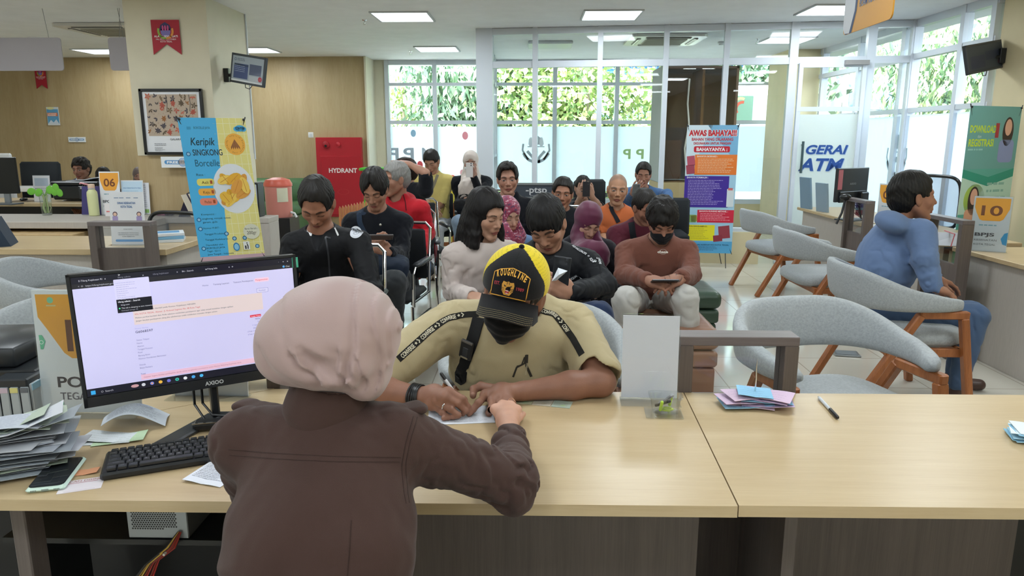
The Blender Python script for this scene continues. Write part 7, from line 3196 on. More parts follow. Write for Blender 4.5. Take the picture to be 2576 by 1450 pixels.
def d_keripik(s,w,h):
 bl=w*.5
 s.rect(0,0,w,h,'#E8DF8E')
 s.lay()
 for i in range(14):
  s.rect(bl,h*(.05+i*.07),w-bl,.003,'#F2EEC6')
 for i in range(5):
  s.rect(bl+(w-bl)*(.1+i*.2),0,.003,h,'#F2EEC6')
 s.poly([(0,0),(w*.43,0),(w*.56,h),(0,h)],'#4FB4E8')
 s.lay()
 s.rect(0,0,w,h*.035,'#C9A9B4')
 ink='#20404E'
 s.text('BORCELLE JAYA',w*.21,h*.925,h*.016,'#2E6C8C',w=w*.24,bold=.01)
 s.rect(w*.11,h*.92,w*.06,h*.02,'#3E9ACC')
 s.text('Keripik',w*.13,h*.815,h*.052,ink,w=w*.36,shear=.2,bold=.012)
 s.text('SINGKONG',w*.14,h*.745,h*.042,'#2A3A46',w=w*.44,bold=.012)
 s.text('Borcelle',w*.15,h*.67,h*.048,'#225A74',w=w*.36)
 s.text('Rasa :',w*.14,h*.605,h*.016,ink,w=w*.13)
 for i,(tx,c)in enumerate((('Asli','#E6DA72'),('Keju','#F0B04A'),('Pedas','#E88A72'))):
  y=h*(.535-i*.068)
  s.rect(w*.13,y,w*.26,h*.05,c,r=h*.02)
  s.lay()
  s.text(tx,w*.2,y+h*.014,h*.02,'#5A3A1A',w=w*.1)
  s.rect(w*.325,y+h*.013,w*.035,h*.024,'#A8542E')
  s.k-=1
 for i,(tx,wd,y)in enumerate((('Komposisi :',.22,.33),('singkong, minyak nabati,',.44,.30),('garam, gula',.22,.275),('Nomor P-IRT :',.25,.232),('Tanggal Produksi :',.33,.19),('Tanggal Kadaluarsa :',.37,.15),('Diproduksi oleh :',.28,.112),('BORCELLE JAYA',.28,.09),('Tegal - 52111',.2,.068),('Jawa Tengah - Indonesia',.4,.045))):
  s.text(tx,w*(.115 if i not in(1,2)else.12),h*y,h*.0125,ink,w=w*wd)
 for x,y in((.075,.755),(.07,.30),(.07,.235),(.45,.192),(.07,.095),(.56,.155),(.72,.155),(.9,.09)):
  gear(s,w*x,h*y,w*.035)
 s.disc(w*.79,h*.82,w*.155,'#F0B24C',ry=h*.075)
 s.lay()
 for k in range(-2,3):
  s.poly([(w*.79,h*.855),(w*(.79+k*.028-.012),h*.80),(w*(.79+k*.034),h*.782),(w*(.79+k*.028+.012),h*.80)],'#8E5A3E')
 for i,ch in enumerate('Terbuat dari singkong pilihan'):
  a=math.radians(150-i*-360/31)
  s.text(ch,w*.79+w*.132*math.cos(a),h*.82+h*.063*math.sin(a),h*.010,'#7A5426',rot=a+math.pi/2)
 s.disc(w*.9,h*.93,w*.075,'#4FB4E8',ry=h*.022)
 s.disc(w*.85,h*.925,w*.05,'#4FB4E8',ry=h*.018)
 s.disc(w*.95,h*.925,w*.045,'#4FB4E8',ry=h*.018)
 s.lay()
 s.text('CONTOH',w*.9,h*.922,h*.017,'#1E3A50',w=w*.14,align='c',bold=.03)
 s.k-=2
 s.disc(w*.675,h*.51,w*.315,'#E4E8EE',ry=h*.175,n=40)
 s.lay()
 rs=random.Random(9)
 for k in range(16):
  cx,cy=w*(.52+.32*rs.random()),h*((.42+.06*rs.random())if k<9 else(.52+.10*rs.random()))
  a=rs.uniform(.6,2.2)
  L=w*rs.uniform(.12,.18)
  W2=w*rs.uniform(.06,.095)
  pts=[]
  for q in range(14):
   th=q/14*2*math.pi
   rr_=1+.13*math.sin(th*7)
   x_,y_=L*math.cos(th)*rr_,W2*math.sin(th)*rr_
   pts.append((cx+x_*math.cos(a)-y_*math.sin(a),cy+(x_*math.sin(a)+y_*math.cos(a))*.55*h/w*.62))
  s.poly(pts,('#EFC04A','#E8B03A','#F4CE62','#E2A24A')[k%4])
  s.k+=1
  s.line([(cx-L*.7*math.cos(a),cy-L*.6*math.sin(a)),(cx+L*.7*math.cos(a),cy+L*.6*math.sin(a))],w*.008,'#D08A3A')
  s.k+=0
 s.k+=1
 s.disc(w*.84,h*.20,w*.13,'#DCDCC8',ry=h*.055)
 s.lay()
 s.text('Berat Bersih :',w*.84,h*.215,h*.013,'#3A3A30',w=w*.2,align='c')
 s.text('200gr',w*.84,h*.18,h*.024,'#3A3A30',w=w*.15,align='c')
 s.disc(w*.57,h*.095,w*.05,'#2E7FBE',ry=h*.03)
 s.rect(w*.68,h*.07,w*.1,h*.06,'#E8EAE8')
 s.lay()
 s.disc(w*.57,h*.095,w*.036,'#8FCBE8',ry=h*.022)
 s.disc(w*.74,h*.118,w*.01,'#2A2A2A')
 s.line([(w*.74,h*.11),(w*.75,h*.095),(w*.745,h*.075)],w*.016,'#2A2A2A')
 s.rect(w*.70,h*.075,w*.025,h*.025,'#4A4A4A')
kb,kt=P(510,660,4.75),P(455,296,4.85)
BRk=P(668,655,4.95)
banner('blue and yellow Keripik SINGKONG Borcelle banner in front of the pillar',(kb.x-.01,kb.y,kb.z),(BRk.x,BRk.y,kb.z),kt.z-kb.z,d_keripik,tilt=.02,lean=.07)
def d_awas(s,w,h):
 s.rect(0,0,w,h,'#A9D6EE')
 s.lay()
 s.poly([(0,h),(0,h*.55),(w*.5,h)],'#D6E9F2')
 s.poly([(w*.4,h),(w,h*.7),(w,h)],'#7FB8DC')
 s.rect(0,0,w,h*.095,'#5FB2E2')
 s.lay()
 s.text('AWAS BAHAYA!!!',w*.5,h*.92,h*.042,'#F4E8E8',w=w*.95,align='c',bold=.09)
 s.lay()
 s.text('AWAS BAHAYA!!!',w*.5,h*.92,h*.042,'#C6303C',w=w*.92,align='c',bold=.05)
 s.text('BAHAN YANG DILARANG',w*.5,h*.882,h*.022,'#C8434E',w=w*.8,align='c',bold=.03)
 s.text('DIGUNAKAN UNTUK PANGAN',w*.5,h*.853,h*.018,'#C8434E',w=w*.72,align='c',bold=.03)
 s.rect(w*.15,h*.793,w*.7,h*.046,'#C8283A',r=h*.012)
 s.rect(w*.18,h*.62,w*.82,h*.155,'#EE8238')
 s.rect(0,h*.365,w*.87,h*.245,'#46309A')
 s.rect(w*.28,h*.245,w*.72,h*.10,'#D62C46')
 s.rect(0,h*.10,w*.64,h*.125,'#F2E92E')
 s.lay()
 s.text('BAHAYANYA :',w*.5,h*.803,h*.026,'#F6ECEE',w=w*.6,align='c',bold=.04)
 s.text('BAHAYA BORAKS :',w*.22,h*.755,h*.013,'#F8E2D0',w=w*.4,bold=.03)
 s.lines(w*.24,h*.738,w*.72,9,h*.0125,h*.005,'#F4C49A',3,.25)
 s.text('BAHAYA FORMALIN :',w*.04,h*.592,h*.013,'#E6E0F4',w=w*.42,bold=.03)
 s.lines(w*.07,h*.574,w*.74,16,h*.0125,h*.005,'#A89CD8',4,.35)
 s.text('BAHAYA KUNING METANIL :',w*.32,h*.328,h*.012,'#F8D8DE',w=w*.56,bold=.03)
 s.lines(w*.34,h*.312,w*.6,5,h*.0125,h*.005,'#F09CA8',5,.3)
 s.text('BAHAYA RHODAMIN B :',w*.04,h*.208,h*.012,'#8A7A1E',w=w*.46,bold=.03)
 s.lines(w*.08,h*.192,w*.46,7,h*.0125,h*.004,'#C9BC3A',6,.3)
 s.text('DINAS KESEHATAN KOTA TEGAL',w*.24,h*.062,h*.011,'#23507A',w=w*.7,bold=.02)
 s.lines(w*.24,h*.05,w*.5,4,h*.009,h*.004,'#3E7CB0',7,.3)
 s.disc(w*.12,h*.045,w*.06,'#3A5A9A')
 for(x,y,a_,b_,c)in((.03,.69,.15,.075,'#B8566A'),(.02,.625,.16,.07,'#A84A5C'),(.72,.12,.22,.1,'#A04450'),(.62,.095,.18,.05,'#983A48'),(.04,.245,.22,.06,'#8FB46A'),(.16,.25,.12,.05,'#B9A84A'),(.84,.37,.14,.14,'#DCE6EA')):
  s.rect(w*x,h*y,w*a_,h*b_,c,rot=.12 if c[1]in 'BA9' else 0)
 s.lay()
 s.disc(w*.12,h*.045,w*.035,'#D8889A')
 s.rect(w*.86,h*.50,w*.09,h*.018,'#E07A7A')
banner('light blue AWAS BAHAYA warning banner with orange, purple, red and yellow boxes',(1.76,8.42,.165),(2.325,8.36,.165),1.455,d_awas)
b0,b1=P(2402,640,6.12),P(2512,640,6.35)
zt_=P(2460,266,6.15).z
def d_teal(s,w,h):
 s.rect(0,0,w,h,'#5FAFA4')
 s.lay()
 s.rect(0,h*.70,w,h*.30,'#6FA9A8')
 s.poly([(0,h*.70),(w*.5,h*.66),(w,h*.70),(w,h*.66),(w*.5,h*.615),(0,h*.66)],'#2E9A86')
 s.poly([(0,h*.66),(w*.5,h*.615),(w,h*.66),(w,h*.48),(0,h*.48)],'#BFE0D2')
 s.disc(w*.28,h*.55,w*.2,'#C2E86A')
 s.rect(0,0,w,h*.2,'#D6E4E0')
 s.lay()
 s.text('DOWNLOAD',w*.04,h*.875,h*.034,'#C8E23A',w=w*.5,bold=.03)
 s.text('dan',w*.2,h*.85,h*.014,'#D8E8E0')
 s.text('REGISTRASI',w*.04,h*.81,h*.034,'#C8E23A',w=w*.48,bold=.03)
 s.lines(w*.04,h*.79,w*.4,1,.01,h*.008,'#9ACFCB',2)
 for(x,y,r,top)in((.78,.90,.085,'#8E9ACB'),(.27,.565,.085,'#E0A98C')):
  s.disc(w*x,h*y-h*.02,w*r*1.25,'#3A2A28',ry=h*.07)
  s.rect(w*(x-.15),h*y-h*.17,w*.3,h*.11,top,r=w*.06)
  s.lay()
  s.disc(w*x,h*y,w*r*.8,'#E0AE98',ry=h*.04)
  s.k-=1
 s.rect(w*.53,h*.85,w*.07,h*.07,'#A8343E')
 s.lines(w*.5,h*.62,w*.42,6,h*.035,h*.012,'#8FBFB4',3)
 s.lines(w*.1,h*.44,w*.8,8,h*.03,h*.008,'#4E978C',4)
 s.text('KIS DIGITAL',w*.12,h*.225,h*.022,'#B8E04A',w=w*.4,bold=.03)
 s.lines(w*.1,h*.17,w*.5,5,h*.025,h*.008,'#A9B8B4',5)
banner('teal DOWNLOAD dan REGISTRASI roll-up banner at the right side',(b0.x-.02,b0.y,.03),(b1.x+.06,b1.y+.05,.03),zt_-.03,d_teal,name='roll_up_banner')
t=thing('number_sign','orange and white number 10 BPJS KESEHATAN sign on the near right desk','sign',(3.0,5.0,DZ),math.radians(-28))
mb=MB()
mb.box((.11,0,.185),(.215,.004,.37),'#D9DFE4')
mb.build('card',PRINT,t,False)
s=Sheet((.0025,-.0025,0),(1,0,0),(0,0,1),.0005)
d_num('10','BPJS','KESEHATAN','KOTA TEGAL','#EFA93A')(s,.215,.37)
s.build('graphics',PRINT,t)
mb=MB()
mb.box((.11,-.004,.187),(.225,.0025,.378))
mb.box((.11,-.02,.002),(.225,.07,.003))
mb.build('acrylic_holder',ACRYL,t,False)
t=thing('number_sign','orange and white number 09 sign beside the right-hand monitor','sign',(3.03,6.42,DZ),math.radians(-70))
mb=MB()
mb.box((.11,0,.185),(.215,.004,.37),'#DDE2E4')
mb.build('card',PRINT,t,False)
s=Sheet((.0025,-.0025,0),(1,0,0),(0,0,1),.0005)
d_num('09','PLN','TEGAL',None,'#EFA93A')(s,.215,.37)
s.build('graphics',PRINT,t)
A_,B_,C_=P(2121,427,6.45),P(2196,434,6.75),P(2118,480+35,6.45)
cx,cy=(A_.x+B_.x)/2,(A_.y+B_.y)/2
t=thing('monitor','back of a dark monitor with a red sticker on the right-hand desks','monitor',(cx+.08,cy+.3,DZ),math.radians(35))
mb=MB()
mb.box((0,0,.33),(.5,.03,.31),'#2A2D31',bev=.006)
mb.box((0,-.02,.22),(.42,.02,.1),'#202327',bev=.004)
mb.build('casing',PLASTIC,t,False)
s=Sheet((0,-.0155,.33),(1,0,0),(0,0,1),.0006)
s.rect(-.24,-.04,.07,.18,'#B86A72')
s.text('AXIOO',0,.0,.018,'#8E9296',w=.1,align='c',bold=.02)
s.build('sticker',PRINT,t)
mb=MB()
mb.box((.12,-.05,.15),(.12,.06,.22),'#131518',bev=.01)
mb.box((0,-.02,.1),(.05,.03,.2),'#202327')
mb.box((0,-.03,.006),(.24,.2,.012),'#2A2D31',bev=.004)
mb.build('stand',PLASTIC,t,False)
mb=MB()
for k in range(4):
 mb.tube([(-.05-k*.02,-.05,.2),(-.08+k*.03,-.1,.08+k*.02),(.02,-.12,.02),(.1+k*.02,-.1,.01)],.004,'#1C1E20',n=6)
mb.build('cable',PLASTIC,t)
t=thing('webcam','small black camera on a stand before the right-hand monitor','camera',(2.80,6.55,DZ))
mb=MB()
mb.ball((0,0,.24),(.05,.04,.03),'#16181A')
mb.tube([(0,0,.22),(-.02,0,.1),(-.06,0,0.0)],.01,'#26282B')
mb.build('body',PLASTIC,t)
for k,(px,lab)in enumerate(((2032,'taller blue brochure in the pair on the far right desk'),(2043,'shorter grey-blue brochure in the pair on the far right desk'))):
 t=thing('brochure',lab,'brochure',(2.99+k*.04,8.0-k*.35,DZ))
 mb=MB()
 mb.box((0,0,.17-k*.02),(.02,.2,.34-k*.04),('#7E9AAE','#8FA6B4')[k],rotm(0,-.12,.2))
 mb.build('leaflet',GLOSSP,t,False)
for k,(y,lab)in enumerate(((5.0,'white tent card with a red edge on the near right desk'),(6.25,'small pinkish tent card on the desk behind the hooded man'))):
 t=thing('tent_card',lab,'card',(3.0 if k==0 else 3.05,y+.25*(k==0),DZ))
 mb=MB()
 mb.prism([(-.05,0),(.05,0),(.0,.09)],-.09,.09,'#DCDDE4',R=rotm(math.pi/2,0,math.radians(70)))
 mb.build('card',PRINT,t,False)
 mb=MB()
 mb.tube([(-.03,-.1,0.002),(-.01,-.095,.09),(.02,.09,.092)],.004,'#D0606A',n=5)
 mb.build('edge',PRINT,t)
t=thing('paper_sheet','plain white sheet on the near right desk at the right edge','paper',(3.52,4.55,DZ))
mb=MB()
sheet_paper(mb,(0,0,0),.3,.21,.1,'#E9EDF4',.002,3)
mb.build('paper',PRINT,t)
# floor outlet and sign box
p=PZ(2128,892,0)
t=thing('floor_outlet','small grey floor socket plate under the curved-back chairs','floor outlet',(p.x,p.y,0),math.radians(-10))
mb=MB()
mb.box((0,0,.006),(.17,.13,.01),'#AEB4B8',bev=.003)
mb.build('rim',STEEL,t,False)
mb=MB()
mb.box((0,0,.012),(.13,.095,.002),'#7E868C')
mb.build('cover',PLASTIC,t,False)
A_=P(1300,463,6.9)
t=thing('queue_sign','dark sign board reading ptsp in a steel frame on legs','sign',(0.02,6.95,0))
zt_,zb_=P(1340,463,6.95).z,P(1340,498,6.95).z
mb=MB()
mb.box((0,0,(zt_+zb_)/2),(.40,.03,zt_-zb_),'#3A414C')
mb.build('panel',PRINT,t,False)
mb=MB()
for z in(zt_,zb_):
 mb.box((0,0,z),(.44,.05,.02))
for x in(-.21,.21):
 mb.box((x,0,zt_/2),(.02,.05,zt_))
mb.build('frame',STEEL,t,False)
s=Sheet((0,-.018,0),(1,0,0),(0,0,1),.0006)
s.text('-ptsp',0.03,zb_+.05,.06,'#C9CCD0',w=.2,align='c',bold=.02)
s.text('sicantik',0.03,zb_+.018,.016,'#A9ACB2',w=.12,align='c')
s.build('lettering',PRINT,t)
#SK
def pt(*a):
 return A3(P(*a))
def seatJ(hx,hy,Y,yaw=0.0,lean=0.12,look=(0,0,0),sw=0.36,seat=0.46,down=0.17,back=0.05,arms='lap',**ov):
 """joints of a seated figure from the place of the head; yaw turns the torso to the image right"""
 H=pt(hx,hy,Y)
 a=math.radians(yaw)
 f=A3((math.sin(a),-math.cos(a),0))
 r=A3((-math.cos(a),-math.sin(a),0))
 z=A3((0,0,1))
 neck=H-f*back-z*down
 pel=A3((neck[0],neck[1],seat+0.07))-f*lean
 chest=neck*0.66+pel*0.34+f*0.015
 sh=[neck-z*0.055+r*sw/2,neck-z*0.055-r*sw/2]
 el=[sh[0]+r*0.035+f*0.05-z*0.27,sh[1]-r*0.035+f*0.05-z*0.27]
 wr=[pel+f*0.33+r*0.07+z*0.13,pel+f*0.33-r*0.07+z*0.13]
 hd=[dict(f=tuple(f*0.8-r*0.5-z*0.2),d=tuple(z+f*0.3),curls=(.5,.5,.55,.6)),dict(f=tuple(f*0.8+r*0.5-z*0.2),d=tuple(z+f*0.3),curls=(.5,.5,.55,.6))]
 kn=[pel+f*0.44+r*0.12-z*0.0,pel+f*0.44-r*0.12-z*0.0]
 an=[A3((k[0],k[1],0.09))+f*0.04 for k in kn]
 J=dict(head=H,look=(look[0]+0,look[1],look[2]),neck=neck,chest=chest,pelvis=pel,face=tuple(f),sh=sh,el=el,wr=wr,hand=hd,kn=kn,an=an)
 for k,v_ in ov.items():
  if k in('el','wr','sh','hand','kn','an'):
   for i in(0,1):
    if v_[i]is not None:
     J[k][i]=v_[i]if k=='hand' else A3(v_[i])
  else:
   J[k]=v_ if k in('look',)else A3(v_)
 return J
def phone_at(label,c,R,c1='#1C1E22',w=.072,h=.15,lit=False):
 t=thing('phone',label,'phone',tuple(float(x)for x in c))
 mb=MB()
 mb.box((0,0,0),(w,h,.009),c1,R,bev=.003)
 mb.build('case',PLASTIC,t,False)
 mb=MB()
 R=np.asarray(R)
 mb.box(R@A3((0,0,.0048)),(w*.92,h*.95,.0006),'#B9CCE8' if lit else '#15171B',R)
 mb.build('screen',MATS['screen_glow']if lit else GLOSSP,t,False)
 mb=MB()
 for k in(-1,1):
  mb.box(R@A3((-w*.25,h*.38+k*.010,-.0052)),(.012,.012,.002),'#3A3D44',R,bev=.002)
 mb.build('camera',PLASTIC,t,False)
 return t
def lookR(n,up):
 """rotation whose z is n and y is near up"""
 n=A3(n)/np.linalg.norm(n)
 y=A3(up)-(A3(up)@n)*n
 y/=np.linalg.norm(y)
 return np.array([np.cross(y,n),y,n]).T
def decal(root,name,sdf,centre,dirn,up,draw,mat=PRINT,lift=0.0012,w=1.0,h=1.0,back=0.12):
 """print wrapped on to a garment: marched on to it along dirn"""
 d=A3(dirn)/np.linalg.norm(dirn)
 upv=A3(up)-(A3(up)@d)*d
 upv/=np.linalg.norm(upv)
 u=np.cross(d,upv)
 c=A3(centre)
 s=Sheet((0,0,0),(1,0,0),(0,1,0),0.0004)
 base=c-d*back
 # tabulate the surface once on a grid, then interpolate
 n=28
 gx,gy=np.linspace(-.1*w,1.1*w,n),np.linspace(-.1*h,1.1*h,n)
 G=np.array([[base+u*(x-w/2)+upv*(y-h/2)for y in gy]for x in gx]).reshape(-1,3)
 T=trace(sdf,G,d)
 D=(T-G)@d
 bad=(np.abs(sdf(T))>0.008)|(np.abs(D-back)>back+0.03)
 D[bad]=np.median(D[~bad])if(~bad).any()else back
 D=D.reshape(n,n)
 def warp(V2,hh):
  fx=np.clip((V2[:,0]-gx[0])/(gx[1]-gx[0]),0,n-1.001)
  fy=np.clip((V2[:,1]-gy[0])/(gy[1]-gy[0]),0,n-1.001)
  ix,iy=fx.astype(int),fy.astype(int)
  tx,ty=fx-ix,fy-iy
  dd=D[ix,iy]*(1-tx)*(1-ty)+D[ix+1,iy]*tx*(1-ty)+D[ix,iy+1]*(1-tx)*ty+D[ix+1,iy+1]*tx*ty
  return base+(V2[:,:1]-w/2)*u+(V2[:,1:2]-h/2)*upv+d*(dd-hh-lift)[:,None]
 s.warp=warp
 draw(s,w,h)
 return in_world(root,name,s.mb,mat,False)
Z=(0,0,1)
DARKHAIR='#17130F'
# ---- man in the black zipped jacket
J=seatJ(797,512,3.5,yaw=4,lean=.18,look=(2,42,-3),sw=.38,down=.165,back=.075,el=(pt(716,742,3.45),pt(932,730,3.4)),wr=(pt(752,742,3.2),pt(905,735,3.15)))
J['hand']=[dict(f=(0.5,-.5,-0.5),d=(0,-0.4,1)),dict(f=(-0.5,-.5,-0.6),d=(0,-0.4,1))]
J['sh']=[pt(738,618,3.54),pt(903,612,3.53)]
o=dict(skin='#A2715A',eyes='down',stubble=.1,headscale=1.0,wide=1.03,brow=1.2,top=dict(name='jacket',c='#0E0F13',w=1.04,fold=0.006,neck=0.066,r=0.055,ring=.011,mat=NYLON,vee=.05,cuff=.04),pants=dict(c='#26272A'))
pA=seated('man in a black zipped jacket with a round white badge, looking down behind the monitor',J,o,hair=dict(t=0.011,hairline=0.082,side=-0.0,open=.060,cut=[((0.035,0.09,0.08),(0.03,0.03,0.03))]),hh=0.0026,h=0.005)
def d_badge(s,w,h):
 for k in range(6):
  s.ring(w/2,h/2,w/12*(k+.5),w/12*1.02,'#D9DDE6')
 s.lay()
 s.ring(w/2,h*.42,w*.2,w*.025,'#4A505C',ry=.6)
 s.line([(w*.38,h*.40),(w*.5,h*.5),(w*.6,h*.38)],w*.03,'#4A505C')
 s.line([(w*.5,h*.5),(w*.5,h*.75)],w*.04,'#4A505C')
 for k in(-1,0,1):
  s.disc(w/2+k*w*.14,h*(.8+.03*(k==0)),w*.025,'#3A4048',n=8)
 for i,ch in enumerate('JASA RAHARJA'):
  a=math.radians(215+i*10)
  s.text(ch,w/2+w*.42*math.cos(a),h/2+h*.42*math.sin(a),h*.05,'#6A7080',rot=a+math.pi/2)
decal(pA,'badge',o['_top'],pt(866,587,3.3),(0.05,1,-.1),Z,d_badge,w=.058,h=.058,back=.2)
ribbon(pA,'zip',o['_top'],[pt(816,580,3.3),pt(826,640,3.25),pt(830,700,3.25),pt(832,740,3.25)],.008,'#2A2C32',PLASTIC,thick=.001)
for sx,pts in((0,[pt(762,536,3.45),pt(768,560,3.35),pt(778,578,3.3)]),(1,[pt(842,528,3.45),pt(846,552,3.35),pt(838,570,3.3)])):
 ribbon(pA,'collar_stripe',o['_top'],pts,.006,'#E3E3E6',CLOTH,lift=.002,thick=.001,n=14)
for(a,b)in(((748,716),(762,724)),((893,716),(908,706))):
 pass
 # ---- man with parted hair and a phone
hB=pt(955,620,4.25)
J=seatJ(943,478,4.6,yaw=2,lean=.10,look=(-4,30,0),sw=.35,down=.16,back=.07,el=(pt(912,625,4.6),pt(1008,640,4.55)),wr=(pt(940,640,4.3),pt(978,636,4.3)))
J['hand']=[dict(f=(.35,-.3,.75),d=(-.5,-.8,0),curls=(.6,.7,.7,.8)),dict(f=(-.75,-.3,.55),d=(.3,-1,.3),curls=(.7,.7,.75,.8))]
J['kn']=[pt(930,720,4.1),pt(990,712,4.1)]
J['an']=[pt(925,830,4.2),pt(995,830,4.2)]
o=dict(skin='#A1745E',eyes='down',moustache=.5,beard=.35,headscale=1.0,wide=.94,top=dict(name='jacket',c='#16181F',w=.98,fold=.006,neck=.066,ring=.012,vee=.06),pants=dict(c='#3A3D40',w=1.1))
pB=seated('young man with centre-parted hair and a dark jacket, reading a phone',J,o,hair=dict(t=.018,hairline=.048,side=-.018,open=.052,deep=.01,part=0.0,back=-.06,cut=[((0,.11,.065),(.026,.045,.05)),((0,.115,.045),(.042,.045,.035))]),hh=.003,h=.006)
phone_at('dark phone held by the man with parted hair',pt(957,597,4.22),lookR((-.1,.5,.9),(.5,.3,.3)),'#5A5454')
ribbon(pB,'bag_strap',o['_top'],[pt(903,520,4.55),pt(905,560,4.4),pt(925,600,4.35),pt(950,650,4.35)],.035,'#2A3648',CLOTH,lift=.004)
mb=MB()
mb.ball((0,0,0),.009,'#9A968C',n=10)
t_=in_world(pB,'button',MB().ball(tuple(pt(957,566,4.38)),.008,'#A8A498',n=10),PLASTIC)
t=thing('bag','dark blue bag on the lap of the man reading his phone','bag',tuple(float(x)for x in pt(975,672,4.3)))
S_=SDF()
S_.u(f_box(pt(975,668,4.3),(.13,.10,.065),rotm(.1,.2,.1),.05),.01)
S_.add_disp(lambda p:noise3(p,7,3)*.008)
sdf_obj('pouch',S_,[(pt(975,668,4.3)-.2,pt(975,668,4.3)+.2,.008)],NYLON,'#1E2838',t)
# ---- older man in the red hooded jacket
J=seatJ(995,452,5.5,yaw=-18,lean=.10,look=(-52,4,0),sw=.38,down=.17,back=.05,el=(pt(985,600,5.6),pt(1076,585,5.5)),wr=(pt(1000,650,5.2),pt(1060,628,5.25)))
J['hand']=[dict(f=(.3,-1,-.2),d=(0,0,1)),dict(f=(.05,-.35,-1),d=(.5,-1,.3),curls=(.35,.35,.4,.45),spread=.1)]
J['kn']=[pt(985,700,5.0),pt(1030,690,5.05)]
J['an']=[pt(990,775,5.1),pt(1040,745,5.1)]
o=dict(skin='#A27560',eyes='open',wrinkle=1,headscale=1.04,hairc='#4A4642',top=dict(name='hooded_jacket',c='#B3202B',w=1.05,fold=.006,r=.055,collar='hood',belly=1),pants=dict(c='#1E1F24'),shoes='#2A2422')
pC=seated('grey-haired older man in a red hooded jacket gripping the chair arm',J,o,hair=dict(t=.009,hairline=.066,side=-.01,c='#6A6866',grey=('#9A9894',.6)),hh=.0035,h=.007)
ribbon(pC,'drawstring',o['_top'],[pt(1013,485,5.3),pt(1020,510,5.25),pt(1022,530,5.25)],.006,'#3A1418',CLOTH)
# ---- person with an arm resting on the head
J=seatJ(1018,436,6.6,yaw=-30,lean=.10,look=(-75,8,0),sw=.37,down=.15,back=.03,el=(pt(1040,560,6.7),pt(1070,436,6.45)),wr=(pt(1030,600,6.4),pt(1028,413,6.5)))
J['sh'][1]=pt(1072,478,6.5)
J['hand']=[dict(f=(.2,-1,0),d=(0,0,1)),dict(f=(-1,0.1,.15),d=(0,-.3,1),curls=(.1,.15,.2,.3),spread=.12)]
o=dict(skin='#AF836E',eyes='open',headscale=1.0,arms_bare=True,top=dict(name='shirt',c='#17191F',sleeve=.42,w=1.0,fold=.007,r=.056),pants=dict(c='#1B1C20'),mask='#9A8C84')
pD=seated('person in a dark T-shirt resting a raised arm on the head',J,o,hair=dict(t=.016,hairline=.055,side=-.03,back=-.09,c='#2A1D18'),hh=.004,h=.008)
# ---- youth in the yellow polo
J=seatJ(1086,408,7.9,yaw=-4,lean=.08,look=(-12,26,4),sw=.36,down=.15,back=.06,el=(pt(1066,490,7.95),pt(1108,515,7.9)),wr=(pt(1080,520,7.7),pt(1096,524,7.7)))
J['hand']=[dict(f=(.6,-.5,-.4),d=(0,-1,.5)),dict(f=(-.7,-.4,-.3),d=(0,-1,.5))]
J['kn']=[pt(1078,572,7.5),pt(1102,572,7.5)]
J['an']=[pt(1085,640,7.6),pt(1104,640,7.6)]
o=dict(skin='#A97D65',eyes='down',headscale=1.0,arms_bare=True,top=dict(name='polo_shirt',c='#D8C67A',sleeve=.42,w=.98,fold=.004,ring=.011,collar='polo'),pants=dict(c='#C9CCD2',w=.95),shoes='#B9AB98')
pE=seated('youth in a yellow polo shirt and white trousers looking down',J,o,hair=dict(t=.012,hairline=.058,side=.012,c=DARKHAIR),hh=.0045,h=.008)
ribbon(pE,'bag_strap',o['_top'],[pt(1101,440,7.8),pt(1092,465,7.75),pt(1078,495,7.75)],.03,'#8F8672',CLOTH,n=20)
# ---- person in a cream headscarf filming
J=seatJ(1184,410,7.9,yaw=4,lean=.08,look=(2,6,0),sw=.36,down=.16,back=.05,el=(pt(1158,500,7.9),pt(1210,492,7.7)),wr=(pt(1172,502,7.65),pt(1192,446,7.62)))
J['hand']=[dict(f=(.7,-.5,.1),d=(0,-.6,1)),dict(f=(-.35,-.05,1),d=(.2,-1,0),curls=(.5,.6,.7,.8))]
J['kn']=[pt(1155,560,7.4),pt(1196,560,7.4)]
J['an']=[pt(1160,640,7.4),pt(1200,640,7.4)]
o=dict(skin='#A27B6A',eyes='open',noear=1,headscale=1.0,mask='#C9D0CE',top=dict(name='sweater',c='#15171D',fold=.006),pants=dict(name='jeans',c='#7E8FA2',w=1.15),shoes='#D6D8DA')
pF=seated('person in a long cream headscarf and face mask holding up a white phone',J,o,hijab=dict(c='#C9BDB4',chest=pt(1182,478,7.72),width=.13,h=.006),hh=.0045,h=.008)
phone_at('white phone held up before the masked face',pt(1181,428,7.56),lookR((0,1,.05),Z),'#E3DEDC')
t=thing('bag','shiny black handbag on the lap of the person in the cream headscarf','bag',tuple(float(x)for x in pt(1170,520,7.6)))
S_=SDF()
c_=pt(1168,516,7.55)
S_.u(f_box(c_,(.11,.06,.065),None,.045),.01)
S_.u(f_tor(c_+A3((0,0,.05)),rotm(math.pi/2,0,0),.06,.008),.005)
S_.add_disp(lambda p:noise3(p,10,3)*.006)
sdf_obj('pouch',S_,[(c_-.16,c_+.16,.008)],NYLON,'#101114',t)
# ---- youth in the black hoodie
J=seatJ(1277,452,5.7,yaw=6,lean=.08,look=(4,3,2),sw=.37,down=.165,back=.04)
o=dict(skin='#A37763',eyes='open',headscale=1.0,wide=.98,top=dict(name='hoodie',c='#12131A',w=1.0,fold=.006,collar='hood',r=.056),pants=dict(c='#202228'))
pG=seated('youth in a black hoodie with swept-back hair looking at the camera',J,o,hair=dict(t=.015,hairline=.080,side=.0,part=-.02,extra=[((0,.05,.10),(.06,.045,.03))]),hh=.0032,h=.007)
